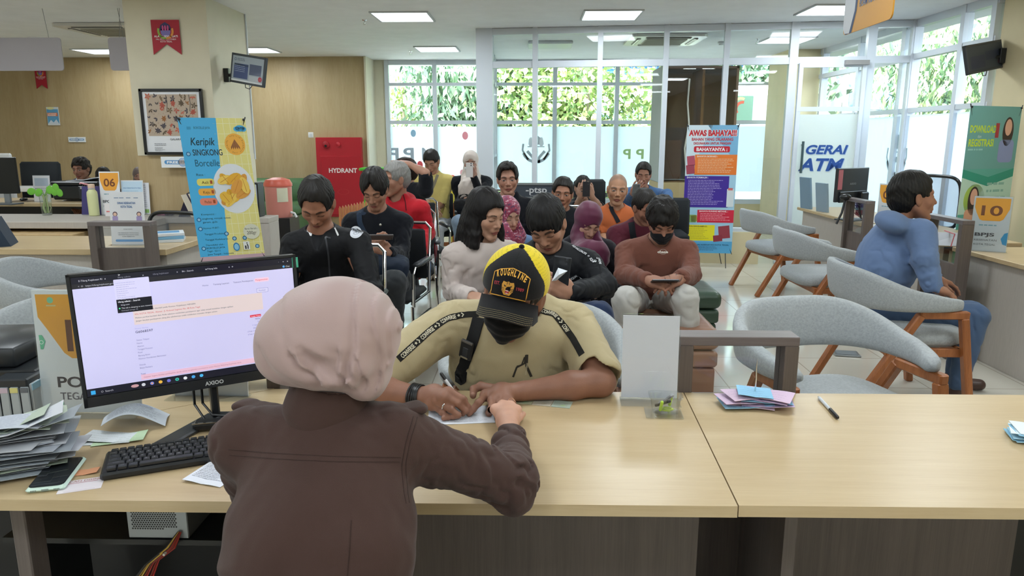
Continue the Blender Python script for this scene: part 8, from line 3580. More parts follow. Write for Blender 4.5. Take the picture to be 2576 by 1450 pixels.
# ---- long-haired woman
J=seatJ(1222,540,3.75,yaw=22,lean=.16,look=(48,16,4),sw=.33,down=.165,back=.06,el=(pt(1140,735,3.75),pt(1270,720,3.7)),wr=(pt(1185,745,3.45),pt(1235,745,3.45)))
o=dict(skin='#BA8F78',lip='#A0524C',eyes='down',headscale=1.02,wide=.95,brow=.8,jaw=.9,top=dict(name='blouse',c='#C8BBB5',w=.95,fold=.006,r=.056,ring=.008),pants=dict(c='#8E8A88'))
pH=seated('woman with long straight dark hair in a pale blouse, looking aside',J,o,hair=dict(t=.014,hairline=.060,side=-.16,back=-.40,noearcut=1,box=.46,c='#120F10',h=.0042,rough=.003,part=.012,open=.06,extra=[((0.05,-.03,-.10),(.055,.075,.17)),((-.055,-.035,-.10),(.04,.07,.16)),((0,-.09,-.16),(.095,.05,.22)),((.080,.02,-.2),(.03,.04,.15)),((-.088,.03,-.18),(.028,.04,.14))]),hh=.0028,h=.005)
# ---- hidden neighbour in a pink flowered scarf
J=seatJ(1275,545,4.65,yaw=20,lean=.1,look=(30,10,0),sw=.34,down=.15)
o=dict(skin='#AF8774',eyes='down',noear=1,top=dict(name='denim_shirt',c='#5F7A9E',fold=.005),pants=dict(c='#4A5260'))
def flor(V):
 n_=noise3(V,28,4)+noise3(V,55,6)*.6
 C=np.tile(np.array(lin('#8E3550')),(len(V),1))
 m=smooth01((n_-.45)/.2)[:,None]
 C=C*(1-m)+np.array(lin('#C9A9B4'))*m
 m=smooth01((-n_-.5)/.2)[:,None]
 return C*(1-m)+np.array(lin('#3E3A5C'))*m
pI=seated('person in a pink flowered headscarf and blue shirt half hidden behind the long-haired woman',J,o,hijab=dict(c='#8E3550',col=flor,chest=pt(1282,600,4.55),width=.11),hh=.004,h=.008)
# ---- leaning youth with the lettered jacket
J=seatJ(1376,566,3.35,yaw=-6,lean=.2,look=(-14,36,8),sw=.38,down=.14,back=.09,el=(pt(1312,705,3.3),pt(1520,718,3.3)),wr=(pt(1345,742,3.05),pt(1432,735,3.02)))
J['hand']=[dict(f=(.6,-.3,.3),d=(-.2,-.7,.6),curls=(.5,.5,.5,.5)),dict(f=(-.8,-.25,.5),d=(.3,-1,.1),curls=(.6,.65,.7,.8),thumb=(.9,.1))]
J['kn']=[pt(1380,800,2.95),pt(1500,800,3.0)]
J['an']=[pt(1385,1010,3.0),pt(1500,1000,3.05)]
o=dict(skin='#A87C66',eyes='down',headscale=1.02,wide=1.02,hairc='#0E0D0E',brow=1.3,top=dict(name='jacket',c='#14161B',w=1.04,fold=.007,r=.056,ring=.012,mat=NYLON,vee=.04),pants=dict(name='jeans',c='#26334F',w=1.1),shoes='#222222')
pJ=seated('youth in a black lettered windbreaker leaning over a phone with a scrap of paper',J,o,hair=dict(t=.015,hairline=.04,side=-.012,open=.05,c='#0F0E10',back=-.07),hh=.0026,h=.005)
phone_at('black phone with two lenses held by the youth in the lettered windbreaker',pt(1412,685,2.98),lookR((.15,.9,.35),(.1,-.2,1)),'#2A2D33')
t=thing('paper_scrap','folded white paper scrap pinched against the phone in front of the leaning youth','paper',tuple(float(x)for x in pt(1408,690,2.94)))
mb=MB()
a_,b_,c_,d_,e_=(pt(1388,708,2.93),pt(1404,674,2.95),pt(1406,692,2.90),pt(1428,682,2.95),pt(1400,706,2.93))
mb.add([a_,b_,c_,d_,e_],[(0,2,1),(1,2,3),(0,4,2),(2,4,3)],'#DCE0E8')
in_world(t,'sheet',mb,PRINT,False)
_,C_,S__,G_=ribbon(pJ,'sleeve_tape',o['_top'],[pt(1445,590,3.4),pt(1475,600,3.3),pt(1500,630,3.25),pt(1510,665,3.22),pt(1512,700,3.2)],.0004,'#14161B',CLOTH,n=30)
def tape_text(root,name,C,S_,G,items,hgt,c,lift=.0025,flip=1):
 """lettering laid along a centre line on the cloth"""
 d=np.concatenate([[0],np.cumsum(np.linalg.norm(np.diff(C,axis=0),axis=1))])
 s=Sheet((0,0,0),(1,0,0),(0,1,0),0.0002)
 def warp(V2,hh):
  x=np.clip(V2[:,0],0,d[-1])
  if flip<0:
   x=d[-1]-x
  q=np.stack([np.interp(x,d,C[:,i])for i in range(3)],1)
  sd=np.stack([np.interp(x,d,S_[:,i])for i in range(3)],1)
  g=np.stack([np.interp(x,d,G[:,i])for i in range(3)],1)
  return q+sd*(V2[:,1:2]*-flip)+g*(lift+hh)
 s.warp=warp
 for txt,x0,w_ in items:
  if txt=='>':
   s.line([(x0,hgt*.5),(x0+hgt*.45,0),(x0,-hgt*.5)],hgt*.28,c)
  elif txt=='*':
   pts=[]
   for k in range(10):
    r_=hgt*(.42 if k%2==0 else.18)
    an=math.pi/2+k*math.pi/5
    pts.append((x0+r_*math.cos(an),r_*math.sin(an)))
   s.poly(pts,c)
  elif txt=='o':
   s.ring(x0,0,hgt*.35,hgt*.2,c,n=4)
  else:
   s.text(txt,x0,-hgt/2,hgt,c,w=w_,bold=.03,res=3)
 return in_world(root,name,s.mb,PRINT,False)
tape_text(pJ,'sleeve_lettering',C_,S__,G_,[('SQUAD.DROPS',.01,.085),('o',.11,0),('SQUAD',.125,.04),('o',.18,0),('DROPS',.19,.04)],.012,'#D3D6DA',flip=1)
_,C_,S__,G_=ribbon(pJ,'front_tape',o['_top'],[pt(1435,702,3.1),pt(1460,708,3.1),pt(1490,700,3.12),pt(1515,685,3.15)],.0004,'#14161B',CLOTH,n=20)
tape_text(pJ,'front_lettering',C_,S__,G_,[('SQUAD.',.002,.04),('DROPS',.075,.045)],.012,'#D3D6DA',flip=1)
# ---- youth facing the camera
J=seatJ(1415,488,5.9,yaw=-4,lean=.08,look=(-3,4,-4),sw=.36,down=.165,seat=.4)
o=dict(skin='#9C6E57',eyes='open',headscale=1.03,wide=1.0,top=dict(name='jacket',c='#15171C',ring=.012),pants=dict(c='#24262C'))
pK=seated('young man with cropped hair in a dark jacket looking straight at the camera',J,o,hair=dict(t=.010,hairline=.070,side=.008,c=DARKHAIR),hh=.0034,h=.008)
# ---- man filming with a phone
J=seatJ(1466,474,7.6,yaw=4,lean=.1,look=(0,2,0),sw=.38,down=.16,seat=.36,el=(pt(1452,520,7.5),pt(1505,520,7.4)),wr=(pt(1463,492,7.3),pt(1487,492,7.3)))
J['hand']=[dict(f=(.3,-.1,1),d=(0,-1,0),curls=(.5,.5,.6,.6)),dict(f=(-.4,-.1,1),d=(.2,-1,0),curls=(.6,.7,.8,.8))]
o=dict(skin='#A9816C',eyes='open',arms_bare=True,top=dict(name='shirt',c='#2A2C30',sleeve=.45),pants=dict(c='#24262C'))
pL=seated('man at the back holding a dark phone up in front of his face',J,o,hair=dict(t=.009,hairline=.062,side=.01,c=DARKHAIR),hh=.004,h=.008)
phone_at('dark phone held up by the man in front of the office chair',pt(1475,476,7.22),lookR((0,1,.02),Z),'#23262B')
# ---- person in the maroon headscarf
J=seatJ(1478,560,4.7,yaw=14,lean=.14,look=(16,28,-6),sw=.35,down=.14,back=.06,seat=.38)
o=dict(skin='#B88F7C',eyes='down',noear=1,headscale=1.03,top=dict(name='blouse',c='#1D1B22',fold=.006),pants=dict(c='#24242A'))
pM=seated('person in a maroon headscarf looking down',J,o,hijab=dict(c='#5E2340',chest=pt(1484,650,4.55),width=.135,fw=.050,fh=.066),hh=.003,h=.007)
# ---- old man in the orange polo
J=seatJ(1553,478,6.0,yaw=2,lean=.08,look=(-3,4,-4),sw=.37,down=.175,seat=.4,el=(pt(1513,590,6.0),pt(1600,590,6.0)))
o=dict(skin='#AC8064',eyes='open',wrinkle=1,scalp=.55,hairc='#55504C',headscale=1.05,wide=.96,arms_bare=True,top=dict(name='polo_shirt',c='#B9643A',sleeve=.45,w=.98,collar='polo',vee=.07,neck=.06),pants=dict(c='#3A3C42'))
pN=seated('bald elderly man in an orange polo shirt facing the camera',J,o,hh=.0032,h=.007)
ribbon(pN,'bag_strap',o['_top'],[pt(1532,508,5.9),pt(1540,530,5.82),pt(1556,560,5.8)],.035,'#23242A',CLOTH)
# ---- man in the denim shirt
J=seatJ(1618,440,7.7,yaw=-4,lean=.06,look=(-6,12,-2),sw=.40,down=.165,seat=.42,el=(pt(1583,500,7.7),pt(1678,490,7.6)),wr=(pt(1592,486,7.4),pt(1686,512,7.35)))
J['hand']=[dict(f=(.5,-.3,.6),d=(0,-1,0),curls=(.6,.6,.6,.6)),dict(f=(-.1,-.5,-.7),d=(.3,-1,.2),curls=(.5,.5,.5,.6))]
o=dict(skin='#9F725E',eyes='down',headscale=1.0,top=dict(name='denim_shirt',c='#44648E',w=1.06,fold=.006,collar='polo',r=.056),pants=dict(c='#2A3444'))
pO=seated('man in a blue denim shirt resting one arm on the chair back',J,o,hair=dict(t=.010,hairline=.072,side=.008,c=DARKHAIR),hh=.004,h=.008)
phone_at('small phone in the lap of the man in the denim shirt',pt(1600,478,7.3),lookR((0,.8,.6),(0,-.5,1)),'#6A6E72')
# ---- man in the maroon polo with a clear mask
J=seatJ(1622,522,5.3,yaw=16,lean=.12,look=(26,26,6),sw=.40,down=.15,back=.07,seat=.4,el=(pt(1558,655,5.2),pt(1700,640,5.2)),wr=(pt(1600,690,4.95),pt(1660,690,4.95)))
o=dict(skin='#996C58',eyes='down',stubble=.1,headscale=1.04,arms_bare=True,top=dict(name='polo_shirt',c='#4E1D2A',sleeve=.48,w=1.0,collar='polo',fold=.005),pants=dict(c='#2A2A30'))
pQ=seated('man in a maroon polo shirt with receding hair and a lowered clear face guard',J,o,hair=dict(t=.007,hairline=.076,side=.002,open=.062,c='#1A1613'),hh=.0034,h=.007)
ribbon(pQ,'bag_strap',o['_top'],[pt(1588,560,5.2),pt(1592,590,5.1),pt(1600,630,5.05)],.045,'#1A1B20',CLOTH)
t_,R_,sc_=o['_Fr']
mb=MB()
mb.grid(10,6,lambda a,b:tuple(t_+R_@A3(((a-.5)*.13,.115-.05*(2*a-1)**2,-.075+b*.06))),'#ffffff',thick=.001)
in_world(pQ,'clear_face_guard',mb,ACRYL)
# ---- person in the rust sweater
J=seatJ(1665,556,4.35,yaw=2,lean=.2,look=(2,38,2),sw=.38,down=.15,back=.09,seat=.36,el=(pt(1572,690,4.3),pt(1738,690,4.3)),wr=(pt(1632,706,4.02),pt(1712,702,4.02)))
J['hand']=[dict(f=(.85,-.4,-.15),d=(.1,-.7,.8),curls=(.5,.5,.5,.6),thumb=(.7,.2)),dict(f=(-.85,-.4,-.15),d=(-.1,-.7,.8),curls=(.5,.5,.5,.6),thumb=(.7,.2))]
J['kn']=[pt(1575,755,4.0),pt(1722,750,4.0)]
J['an']=[pt(1570,960,4.1),pt(1745,960,4.1)]
o=dict(skin='#9F725E',eyes='down',mask='#15161A',headscale=1.03,wide=.98,top=dict(name='sweater',c='#744A3E',w=1.08,fold=.008,r=.060,cuff=.048,neck=.06,cuffat=.9),pants=dict(c='#BDBBB6',w=1.15),shoes='#C9C9C9')
pR=seated('person in a rust brown sweater and black mask bent over a phone',J,o,hair=dict(t=.02,hairline=.042,side=-.008,open=.052,c='#14110F',rough=.008),hh=.0028,h=.006)
phone_at('phone with a bright screen held by the person in the rust sweater',pt(1672,708,3.96),lookR((0,.35,.95),(1,0,0)),'#1A1D24',lit=True)
decal(pR,'chest_lettering',o['_top'],pt(1679,637,4.2),(0,1,-.1),Z,lambda s,w,h:(s.text('chase',w*.05,h*.35,h*.3,'#D9D2C8',w=w*.85,bold=.04),s.ring(w*.5,h*.5,h*.42,h*.035,'#C9C0B6',ry=.7)),w=.075,h=.05,back=.25)
# ---- man in the blue hoodie, seen from the side
J=seatJ(2296,498,4.12,yaw=78,lean=.10,look=(86,-3,0),sw=.40,down=.185,back=.07,seat=.44,el=(pt(2325,650,3.86),pt(2250,630,4.35)),wr=(pt(2345,722,3.82),pt(2350,700,4.2)))
J['sh'][0]=pt(2318,588,3.94)
J['hand']=[dict(f=(.9,-.1,-.3),d=(0,-.2,1)),dict(f=(.9,0,-.3),d=(0,0,1))]
J['kn']=[pt(2448,800,3.92),pt(2436,790,4.15)]
J['an']=[pt(2412,965,3.9),pt(2400,945,4.2)]
o=dict(skin='#9B6D56',eyes='open',moustache=.5,stubble=.08,wrinkle=1,headscale=1.14,nose=1.2,top=dict(name='hoodie',c='#64799C',w=1.13,fold=.0045,collar='hood',r=.062,cuff=.05,hoodat=pt(2245,560,4.02)),pants=dict(name='jeans',c='#4A5E7C',w=1.15),shoes='#4A342C',)
pS=seated('man in a blue hooded sweatshirt and jeans seated sideways at the right-hand desk',J,o,hair=dict(t=.010,hairline=.07,side=.004,c='#14120F',back=-.085),hh=.0032,h=.006)
# ---- far left
J=seatJ(205,427,8.9,yaw=14,lean=.08,look=(-2,4,6),sw=.42,down=.16,seat=.44)
o=dict(skin='#895F4C',eyes='open',moustache=.4,headscale=1.1,top=dict(name='jersey',c='#1E2E48',w=1.1,col=lambda V:np.where((np.abs(np.sin(V[:,0]*16))>.86)[:,None]&(V[:,2]>.7)[:,None],np.array(lin('#C9D6E4')),np.array(lin('#1C3154')))),pants=dict(c='#24262C'))
pT=seated('man in a blue and white jersey seated behind the far printer',J,o,hair=dict(t=.016,hairline=.05,side=.0,c='#1A1512',rough=.008,extra=[((-.03,.05,.1),(.05,.04,.03))]),hh=.004,h=.009)
J=seatJ(262,448,9.4,yaw=-10,lean=.08,look=(-170,0,0),sw=.36,down=.16,seat=.4)
o=dict(skin='#895F4C',eyes='open',top=dict(name='shirt',c='#3A2E28'),pants=dict(c='#24262C'))
pU=seated('person turned away, only the dark hair showing behind the 06 sign',J,o,hair=dict(t=.018,hairline=.05,side=-.02,c='#1A1512'),hh=.006,h=.012)
J=seatJ(350,443,10.2,yaw=10,lean=.08,look=(24,6,0),sw=.32,down=.15,seat=.4)
o=dict(skin='#A87F6E',eyes='open',noear=1,headscale=.95,top=dict(name='blouse',c='#6A5A58'),pants=dict(c='#24262C'))
pV=seated('person in a grey-brown headscarf peeking past the edge of the pillar',J,o,hijab=dict(c='#6E5F5C',chest=pt(350,500,10.1),width=.12,h=.007),hh=.005,h=.012)
# ---------------------------------------------------------------- the man in the cap, writing
elR,elL=A3(PZ(905,975,.765)),A3(PZ(1512,962,.765))
wrR,wrL=A3(PZ(1062,1000,.755)),A3(PZ(1318,984,.752))
HC=pt(1293,742,2.12)
J=dict(head=HC,look=(-12,13,-11),neck=pt(1318,775,2.27),chest=pt(1285,905,2.26),pelvis=A3((0.02,2.52,.5)),face=(-.05,-1,0),sh=[pt(1132,818,2.24),pt(1446,822,2.26)],el=[elR,elL],wr=[wrR,wrL],hand=[None,None],kn=[A3((-.14,2.3,.5)),A3((.2,2.3,.5))],an=[A3((-.15,2.35,.1)),A3((.2,2.35,.1))])
o=dict(skin='#8D6452',eyes='down',headscale=1.07,wide=1.02,arms_bare=True,top=dict(name='tshirt',c='#B3A583',sleeve=.44,w=1.04,fold=.006,r=.060,neck=.066,vee=.045,ring=.0,h=.005,waist=.92),pants=dict(c='#3A4250'),mask='#141517')
tipsX=[]
def hand_pts(B,chains,radii,k=.004):
 for pts,rr_ in zip(chains,radii):
  for i in range(len(pts)-1):
   B.u(f_cap(pts[i],pts[i+1],rr_[i],rr_[i+1]),k if i else.008)
   # writing hand: fist on its side, index and thumb on the pen
zt=DZ
wx,wy=wrR[0],wrR[1]
q=lambda px,py,z:A3(PZ(px,py,z))
kn1,kn2,kn3,kn4=q(1128,985,zt+.072),q(1116,1000,zt+.060),q(1100,1012,zt+.045),q(1088,1018,zt+.028)
palmc=q(1092,998,zt+.042)
be=[f_cap(wrR,palmc,.026,.032),f_cap(palmc,kn2,.031,.019),f_cap(palmc,kn4,.030,.018),f_cap(kn1,kn4,.0125,.0115)]
fing=[([kn1,q(1163,1004,zt+.055),q(1176,1024,zt+.03),q(1179,1036,zt+.016)],[.0115,.0098,.0088,.0075]),([kn2,q(1152,1015,zt+.045),q(1170,1034,zt+.022),q(1164,1042,zt+.012)],[.0115,.0100,.0088,.0075]),([kn3,q(1134,1030,zt+.032),q(1152,1045,zt+.016),q(1140,1050,zt+.010)],[.0112,.0096,.0084,.0075]),([kn4,q(1112,1038,zt+.020),q(1128,1050,zt+.010),q(1116,1053,zt+.009)],[.0105,.0088,.0078,.007]),([q(1098,985,zt+.04),q(1140,990,zt+.045),q(1166,1008,zt+.038),q(1176,1026,zt+.026)],[.016,.0125,.0108,.0085])]
# flat hand, index finger pointing at the paper
c0=q(1262,990,zt+.034)
k1,k2,k3,k4=q(1222,995,zt+.030),q(1240,1008,zt+.032),q(1262,1015,zt+.028),q(1284,1017,zt+.022)
be+=[f_cap(wrL,c0,.025,.029),f_cap(c0,k1,.026,.016),f_cap(c0,k2,.026,.016),f_cap(c0,k4,.024,.015),f_cap(k1,k4,.0125,.0115)]
fing+=[([k1,q(1204,1014,zt+.034),q(1190,1030,zt+.018),q(1180,1042,zt+.009)],[.0115,.0100,.0092,.0078]),([k2,q(1236,1030,zt+.030),q(1230,1040,zt+.010),q(1236,1030,zt+.009)],[.0112,.0098,.0088,.008]),([k3,q(1262,1032,zt+.026),q(1258,1036,zt+.010),q(1264,1026,zt+.009)],[.011,.0096,.0086,.008]),([k4,q(1288,1030,zt+.022),q(1286,1030,zt+.010),q(1290,1020,zt+.009)],[.0102,.0088,.008,.0075]),([q(1248,982,zt+.034),q(1210,972,zt+.036),q(1192,980,zt+.030),q(1190,996,zt+.022)],[.017,.0128,.0115,.0095])]
be=[(lambda f:f)(f)for f in be]
o['body_extra']=be+[f_cap(p_[i],p_[i+1],r_[i],r_[i+1])for p_,r_ in fing for i in range(len(p_)-1)]
# the fingers need a tight blend, so the body is assembled by hand here
def small_blend(B,n_loose):
 ops=[]
 extra=o['body_extra']
 return ops
_seated_body_k=dict(loose=len(be))
root=thing('person','man in a black and yellow cap and khaki T-shirt writing at the desk','person',(0.02,2.52,0.0))
Fr=head_frame(HC,*J['look'],sc=o['headscale'])
B=SDF()
head_prims(B,Fr,o)
B.u(f_cap(Fr[0]+Fr[1]@A3((0,-.03,-.045)),J['neck'],.056,.062),.02)
B.u(f_cap(mid(J['neck'],J['sh'][0],.3),mid(J['neck'],J['sh'][1],.3),.05,.05),.04)
B.u(f_cap(J['neck'],J['chest'],.06,.08),.04)
for i in(0,1):
 B.u(f_cap(A3(J['sh'][i])+A3((0,0,.004)),J['el'][i],.043,.040),.03)
 B.u(f_cap(J['el'][i],mid(J['el'][i],J['wr'][i],.4),.041,.041),.02)
 B.u(f_cap(mid(J['el'][i],J['wr'][i],.4),J['wr'][i],.041,.0275),.02)
for f in be:
 B.u(f,.014)
for p_,r_ in fing:
 for i in range(len(p_)-1):
  B.u(f_cap(p_[i],p_[i+1],r_[i],r_[i+1]),.008 if i==0 else.003)
  if i:
   B.u(f_ell(p_[i],[r_[i]*1.07]*3),.003)
sk=np.array(lin(o['skin']))
pf=paint_face(Fr,o)
nails=[]
for p_,r_ in fing:
 a_,b_=A3(p_[-2]),A3(p_[-1])
 d_=(b_-a_)/np.linalg.norm(b_-a_)
 up_=A3(UP)-(A3(UP)@d_)*d_
 nails.append((b_+up_/np.linalg.norm(up_)*r_[-1]*.75,up_/np.linalg.norm(up_)))
def skincol(sk,nails,pf=None,warm=True):
 def col(V):
  C=np.tile(sk,(len(V),1)).astype(float)
  C*=(1+.06*noise3(V,14,7))[:,None]
  if pf:
   pf(V,C)
  for p_,n_ in nails:
   qv=V-p_
   m=smooth01((.0058-np.sqrt((qv**2).sum(1)))/.0012)[:,None]
   C[:]=C*(1-m)+(sk*1.25+.04)*m
  return C
 return col
hb=[(pt(1130,1015,1.93)-(.10,.10,.08),pt(1130,1015,1.93)+(.09,.10,.10),.0019),(pt(1245,1005,1.95)-(.10,.10,.08),pt(1245,1005,1.95)+(.09,.10,.10),.0019),(HC-.15,HC+.15,.0024)]
lo,hi=bbox([HC,J['neck'],J['chest'],elR,elL,wrR,wrL]+J['sh'],.08)
sdf_multi('body',B,hb+[(lo,hi,.0042)],SKIN,skincol(sk,nails,pf),root)
# T-shirt
T=garment(J,o['top'],(-.05,-1,0))
up_t=A3(J['neck'])-A3(J['pelvis'])
T.sub(f_cap(A3(J['neck'])+(0,-.05,.05),pt(1262,868,2.05),.05,.022),.012)
lo,hi=bbox([J['neck'],J['chest'],J['pelvis']]+J['sh']+[mid(J['sh'][0],elR,.6),mid(J['sh'][1],elL,.6)],.17)
def tcol(V):
 C=np.tile(np.array(lin('#B3A583')),(len(V),1)).astype(float)
 return C*(1+.03*noise3(V,8,5))[:,None]
sdf_multi('tshirt',T,[(lo,hi,.0045)],CLOTH,tcol,root)
L=SDF()
L.u(f_cap((-.1,2.52,.5),(.14,2.52,.5),.12,.12),.05)
for s_ in(0,1):
 L.u(f_cap(J['pelvis']+A3(((-.09,.09)[s_],0,0)),J['kn'][s_],.09,.07),.04)
 L.u(f_cap(J['kn'][s_],J['an'][s_],.068,.055),.02)
sdf_multi('trousers',L,[(A3((-.4,2.1,0)),A3((.45,2.75,.72)),.009)],CLOTH,'#5A6878',root)
face_mask(root,Fr,'#141517',B)
# grey hair at the temples
H_=SDF()
hair_prims(H_,Fr,dict(t=.008,hairline=.055,side=-.01,back=-.07))
H_.frame(*Fr)
H_.sub(f_box((0,0,.1),(.2,.2,.08),rotm(.12,0,0),.01),.01)
H_.frame()
sdf_obj('hair',H_,[(HC-.15,HC+.15,.003)],HAIR,lambda V:np.array(lin('#2A2624'))*(1+.9*np.clip(noise3(V,40,2),0,1))[:,None],root)
# cap: crown, mesh back, brim, button, patch
CAPM=mat_print('cap_twill',rough=.85,bump=.3,bscale=600.0,var=.03,spec=.2,sheen=.15)
cr=SDF()
cr.frame(*Fr)
cr.u(f_ell((0,-.006,.046),(.093,.112,.098)),.01)
cr.sub(f_ell((0,-.006,.038),(.087,.105,.093)),.004)
cr.sub(f_box((0,0,-.075),(.2,.2,.1),rotm(.10,0,0),.004),.004)
cr.frame()
t_,R_,sc_=Fr
YEL,BLK=np.array(lin('#E2C92A')),np.array(lin('#121216'))
def ccol(V):
 qv=(V-t_)@R_/sc_
 ph=np.arctan2(qv[:,0],qv[:,1]+.008)
 back=np.abs(ph)>1.12-.35*smooth01((qv[:,2]-.06)/.08)
 C=np.where(back[:,None],YEL,BLK)
 # corduroy ribs of the front, holes of the mesh back
 rib=.75+.5*(np.sin(ph*150)>0)
 hole=(np.sin(ph*110)>.2)&(np.sin(qv[:,2]*900)>.2)
 C=np.where(back[:,None],C*np.where(hole,.72,1.0)[:,None],C*rib[:,None])
 seam=np.exp(-(qv[:,0]/.0016)**2)*(~back)*(qv[:,1]>0)
 return C*(1-.7*seam[:,None])
sdf_obj('cap_crown',cr,[(HC-.17,HC+.17,.0026)],CAPM,ccol,root)
br=MB()
def brimf(a,b):
 x=(a-.5)*2
 bb=b
 edge=math.sqrt(max(0,1-abs(x)**2.6))
 X=x*(.080+.006*b)
 Y=.096-.036*x*x+bb*(.072*edge**.8)
 Zz=.034-.020*x*x-bb*.026-.022*bb*x*x
 return tuple(t_+R_@A3((X,Y,Zz))*sc_)
br.grid(30,12,brimf,'#121216',thick=.0035)
bo=in_world(root,'cap_brim',br,CAPM)
st=MB()
for k in range(5):
 f0=.97-k*.085
 pts=[A3(brimf(.06+.88*i/30,f0))+R_@A3((0,0,.0035))*(1 if True else 0)for i in range(31)]
 nrm=R_@A3((0,.2,1))
 pts=[tuple(A3(brimf(.05+.9*i/40,f0))+nrm*.0008)for i in range(41)]
 for i in range(0,40):
  st.tube([pts[i],tuple(A3(pts[i])*.35+A3(pts[i+1])*.65)],.0005,'#A99A6A',n=4)
in_world(root,'brim_stitching',st,PRINT)
in_world(root,'cap_button',MB().ball(tuple(t_+R_@A3((0,-.006,.145))*sc_),.0085,'#121216',n=12),CAPM)
def d_patch(s,w,h):
 def shape(m):
  return[(m,m),(w-m,m),(w-m*.9,h*.78-m),(w*.82,h*.90-m),(w*.5,h-m),(w*.18,h*.90-m),(m*.9,h*.78-m)]
 for m_,c,ww in((.002,'#E0A63A',.0022),):
  pts=shape(m_)
  P2=[]
  for i in range(len(pts)):
   a_,b_=np.array(pts[i]),np.array(pts[(i+1)%len(pts)])
   for k in range(6):
    P2.append(tuple(a_+(b_-a_)*k/6))
  P2.append(P2[0])
  s.line(P2,ww,c)
 s.lay()
 tx='ROUGHLINE'
 for i,ch in enumerate(tx):
  f=(i+.5)/len(tx)
  x=w*(.10+.80*f)
  y=h*(.60+.13*(1-(2*f-1)**2))
  s.text(ch,x,y,h*.21,'#E6AC3E',w=w*.066 if ch!='I' else w*.03,align='c',bold=.045,rot=-.28*(2*f-1))
 s.text('EST.',w*.08,h*.36,h*.11,'#B83A4A',w=w*.16,bold=.01)
 s.text('1989',w*.70,h*.30,h*.11,'#B83A4A',w=w*.19,bold=.01)
 # snarling big-cat head
 cx,cy,r=w*.47,h*.30,h*.23
 s.poly([(cx-r*.9,cy+r*.5),(cx-r*.75,cy+r*.95),(cx-r*.3,cy+r*.85),(cx,cy+r),(cx+r*.3,cy+r*.85),(cx+r*.75,cy+r*.95),(cx+r*.9,cy+r*.5),(cx+r*.8,cy-r*.4),(cx+r*.4,cy-r*.95),(cx-r*.4,cy-r*.95),(cx-r*.8,cy-r*.4)],'#D9A040')
 s.lay()
 for sg in(-1,1):
  s.poly([(cx+sg*r*.15,cy+r*.25),(cx+sg*r*.6,cy+r*.5),(cx+sg*r*.5,cy+r*.2)],'#2A1C14')
  for k in range(3):
   s.line([(cx+sg*r*.5,cy-r*(.05+.2*k)),(cx+sg*r*.95,cy+r*(.05-.25*k))],r*.07,'#2A1C14')
  s.line([(cx+sg*r*.1,cy+r*.9),(cx+sg*r*.2,cy+r*.55)],r*.08,'#2A1C14')
 s.disc(cx,cy-r*.5,r*.3,'#B02A36')
 s.lay()
 s.rect(cx-r*.22,cy-r*.38,r*.44,r*.1,'#F0EDE2')
 s.rect(cx-r*.16,cy-r*.72,r*.32,r*.1,'#F0EDE2')
 s.poly([(cx-r*.12,cy-r*.02),(cx+r*.12,cy-r*.02),(cx,cy-r*.16)],'#2A1C14')
dirn=-(R_@A3((0.0,.86,.42)))
decal(root,'cap_patch',cr,t_+R_@A3((0.0,.12,.096)),dirn,R_@A3((0,-.3,1)),d_patch,w=.108,h=.088,lift=.0012,back=.10)
# tape with lettering over both shoulders
BT='#22211F'
for(nm,pts,items,fl)in(('shoulder_tape',[pt(1205,790,2.2),pt(1160,793,2.15),pt(1122,803,2.1),pt(1082,832,2.08),pt(1040,870,2.02),pt(1002,905,1.98)],[('CONVERSE',.012,.056),('*',.077,0),('>',.086,0),('CONVERSE',.102,.056),('*',.167,0),('>',.176,0),('CONVERSE',.192,.056),('*',.257,0),('>',.266,0)],-1),('shoulder_tape',[pt(1352,782,2.2),pt(1392,790,2.14),pt(1412,812,2.1),pt(1440,850,2.07),pt(1464,893,2.04)],[('CONVERSE',.004,.050),('*',.062,0),('>',.071,0),('CONVERSE',.086,.052),('*',.146,0),('>',.155,0),('CONV',.17,.03)],1)):
 ob,C_,S__,G_=ribbon(root,nm,T,pts,.021,BT,CLOTH,lift=.0012,n=60,thick=.0008)
 if fl<0:
  C_,G_=C_[::-1],G_[::-1]
  S__=-S__[::-1]
 tape_text(root,'tape_lettering',C_,S__,G_,items,.0135,'#CFC8B0',flip=1 if fl<0 else 1,lift=.0022)
ribbon(root,'bag_strap',T,[pt(1205,800,2.12),pt(1192,850,2.08),pt(1172,905,2.06),pt(1150,960,2.08),pt(1125,1000,2.1)],.040,'#141416',NYLON,lift=.0035,n=40,thick=.003)
c_=trace(T,[pt(1178,878,2.0)],np.array((pt(1178,878,2.0)-A3(CAMP))/np.linalg.norm(pt(1178,878,2.0)-A3(CAMP))))[0]
g_=sgrad(T,np.array([c_]),.01)[0]
Rb=lookR(g_,pt(1205,800,2.1)-pt(1150,960,2.08))
mb=MB()
mb.box(c_+g_*.011,(.046,.062,.009),'#232528',Rb,bev=.004)
mb.box(c_+g_*.0155+Rb@A3((0,-.008,0)),(.018,.03,.003),'#34373B',Rb,bev=.001)
mb.box(c_+g_*.0155+Rb@A3((0,.026,0)),(.040,.006,.003),'#6A6560',Rb)
mb.box(c_+g_*.0155+Rb@A3((0,-.026,0)),(.026,.005,.003),'#8F8672',Rb)
in_world(root,'strap_buckle',mb,PLASTIC,False)
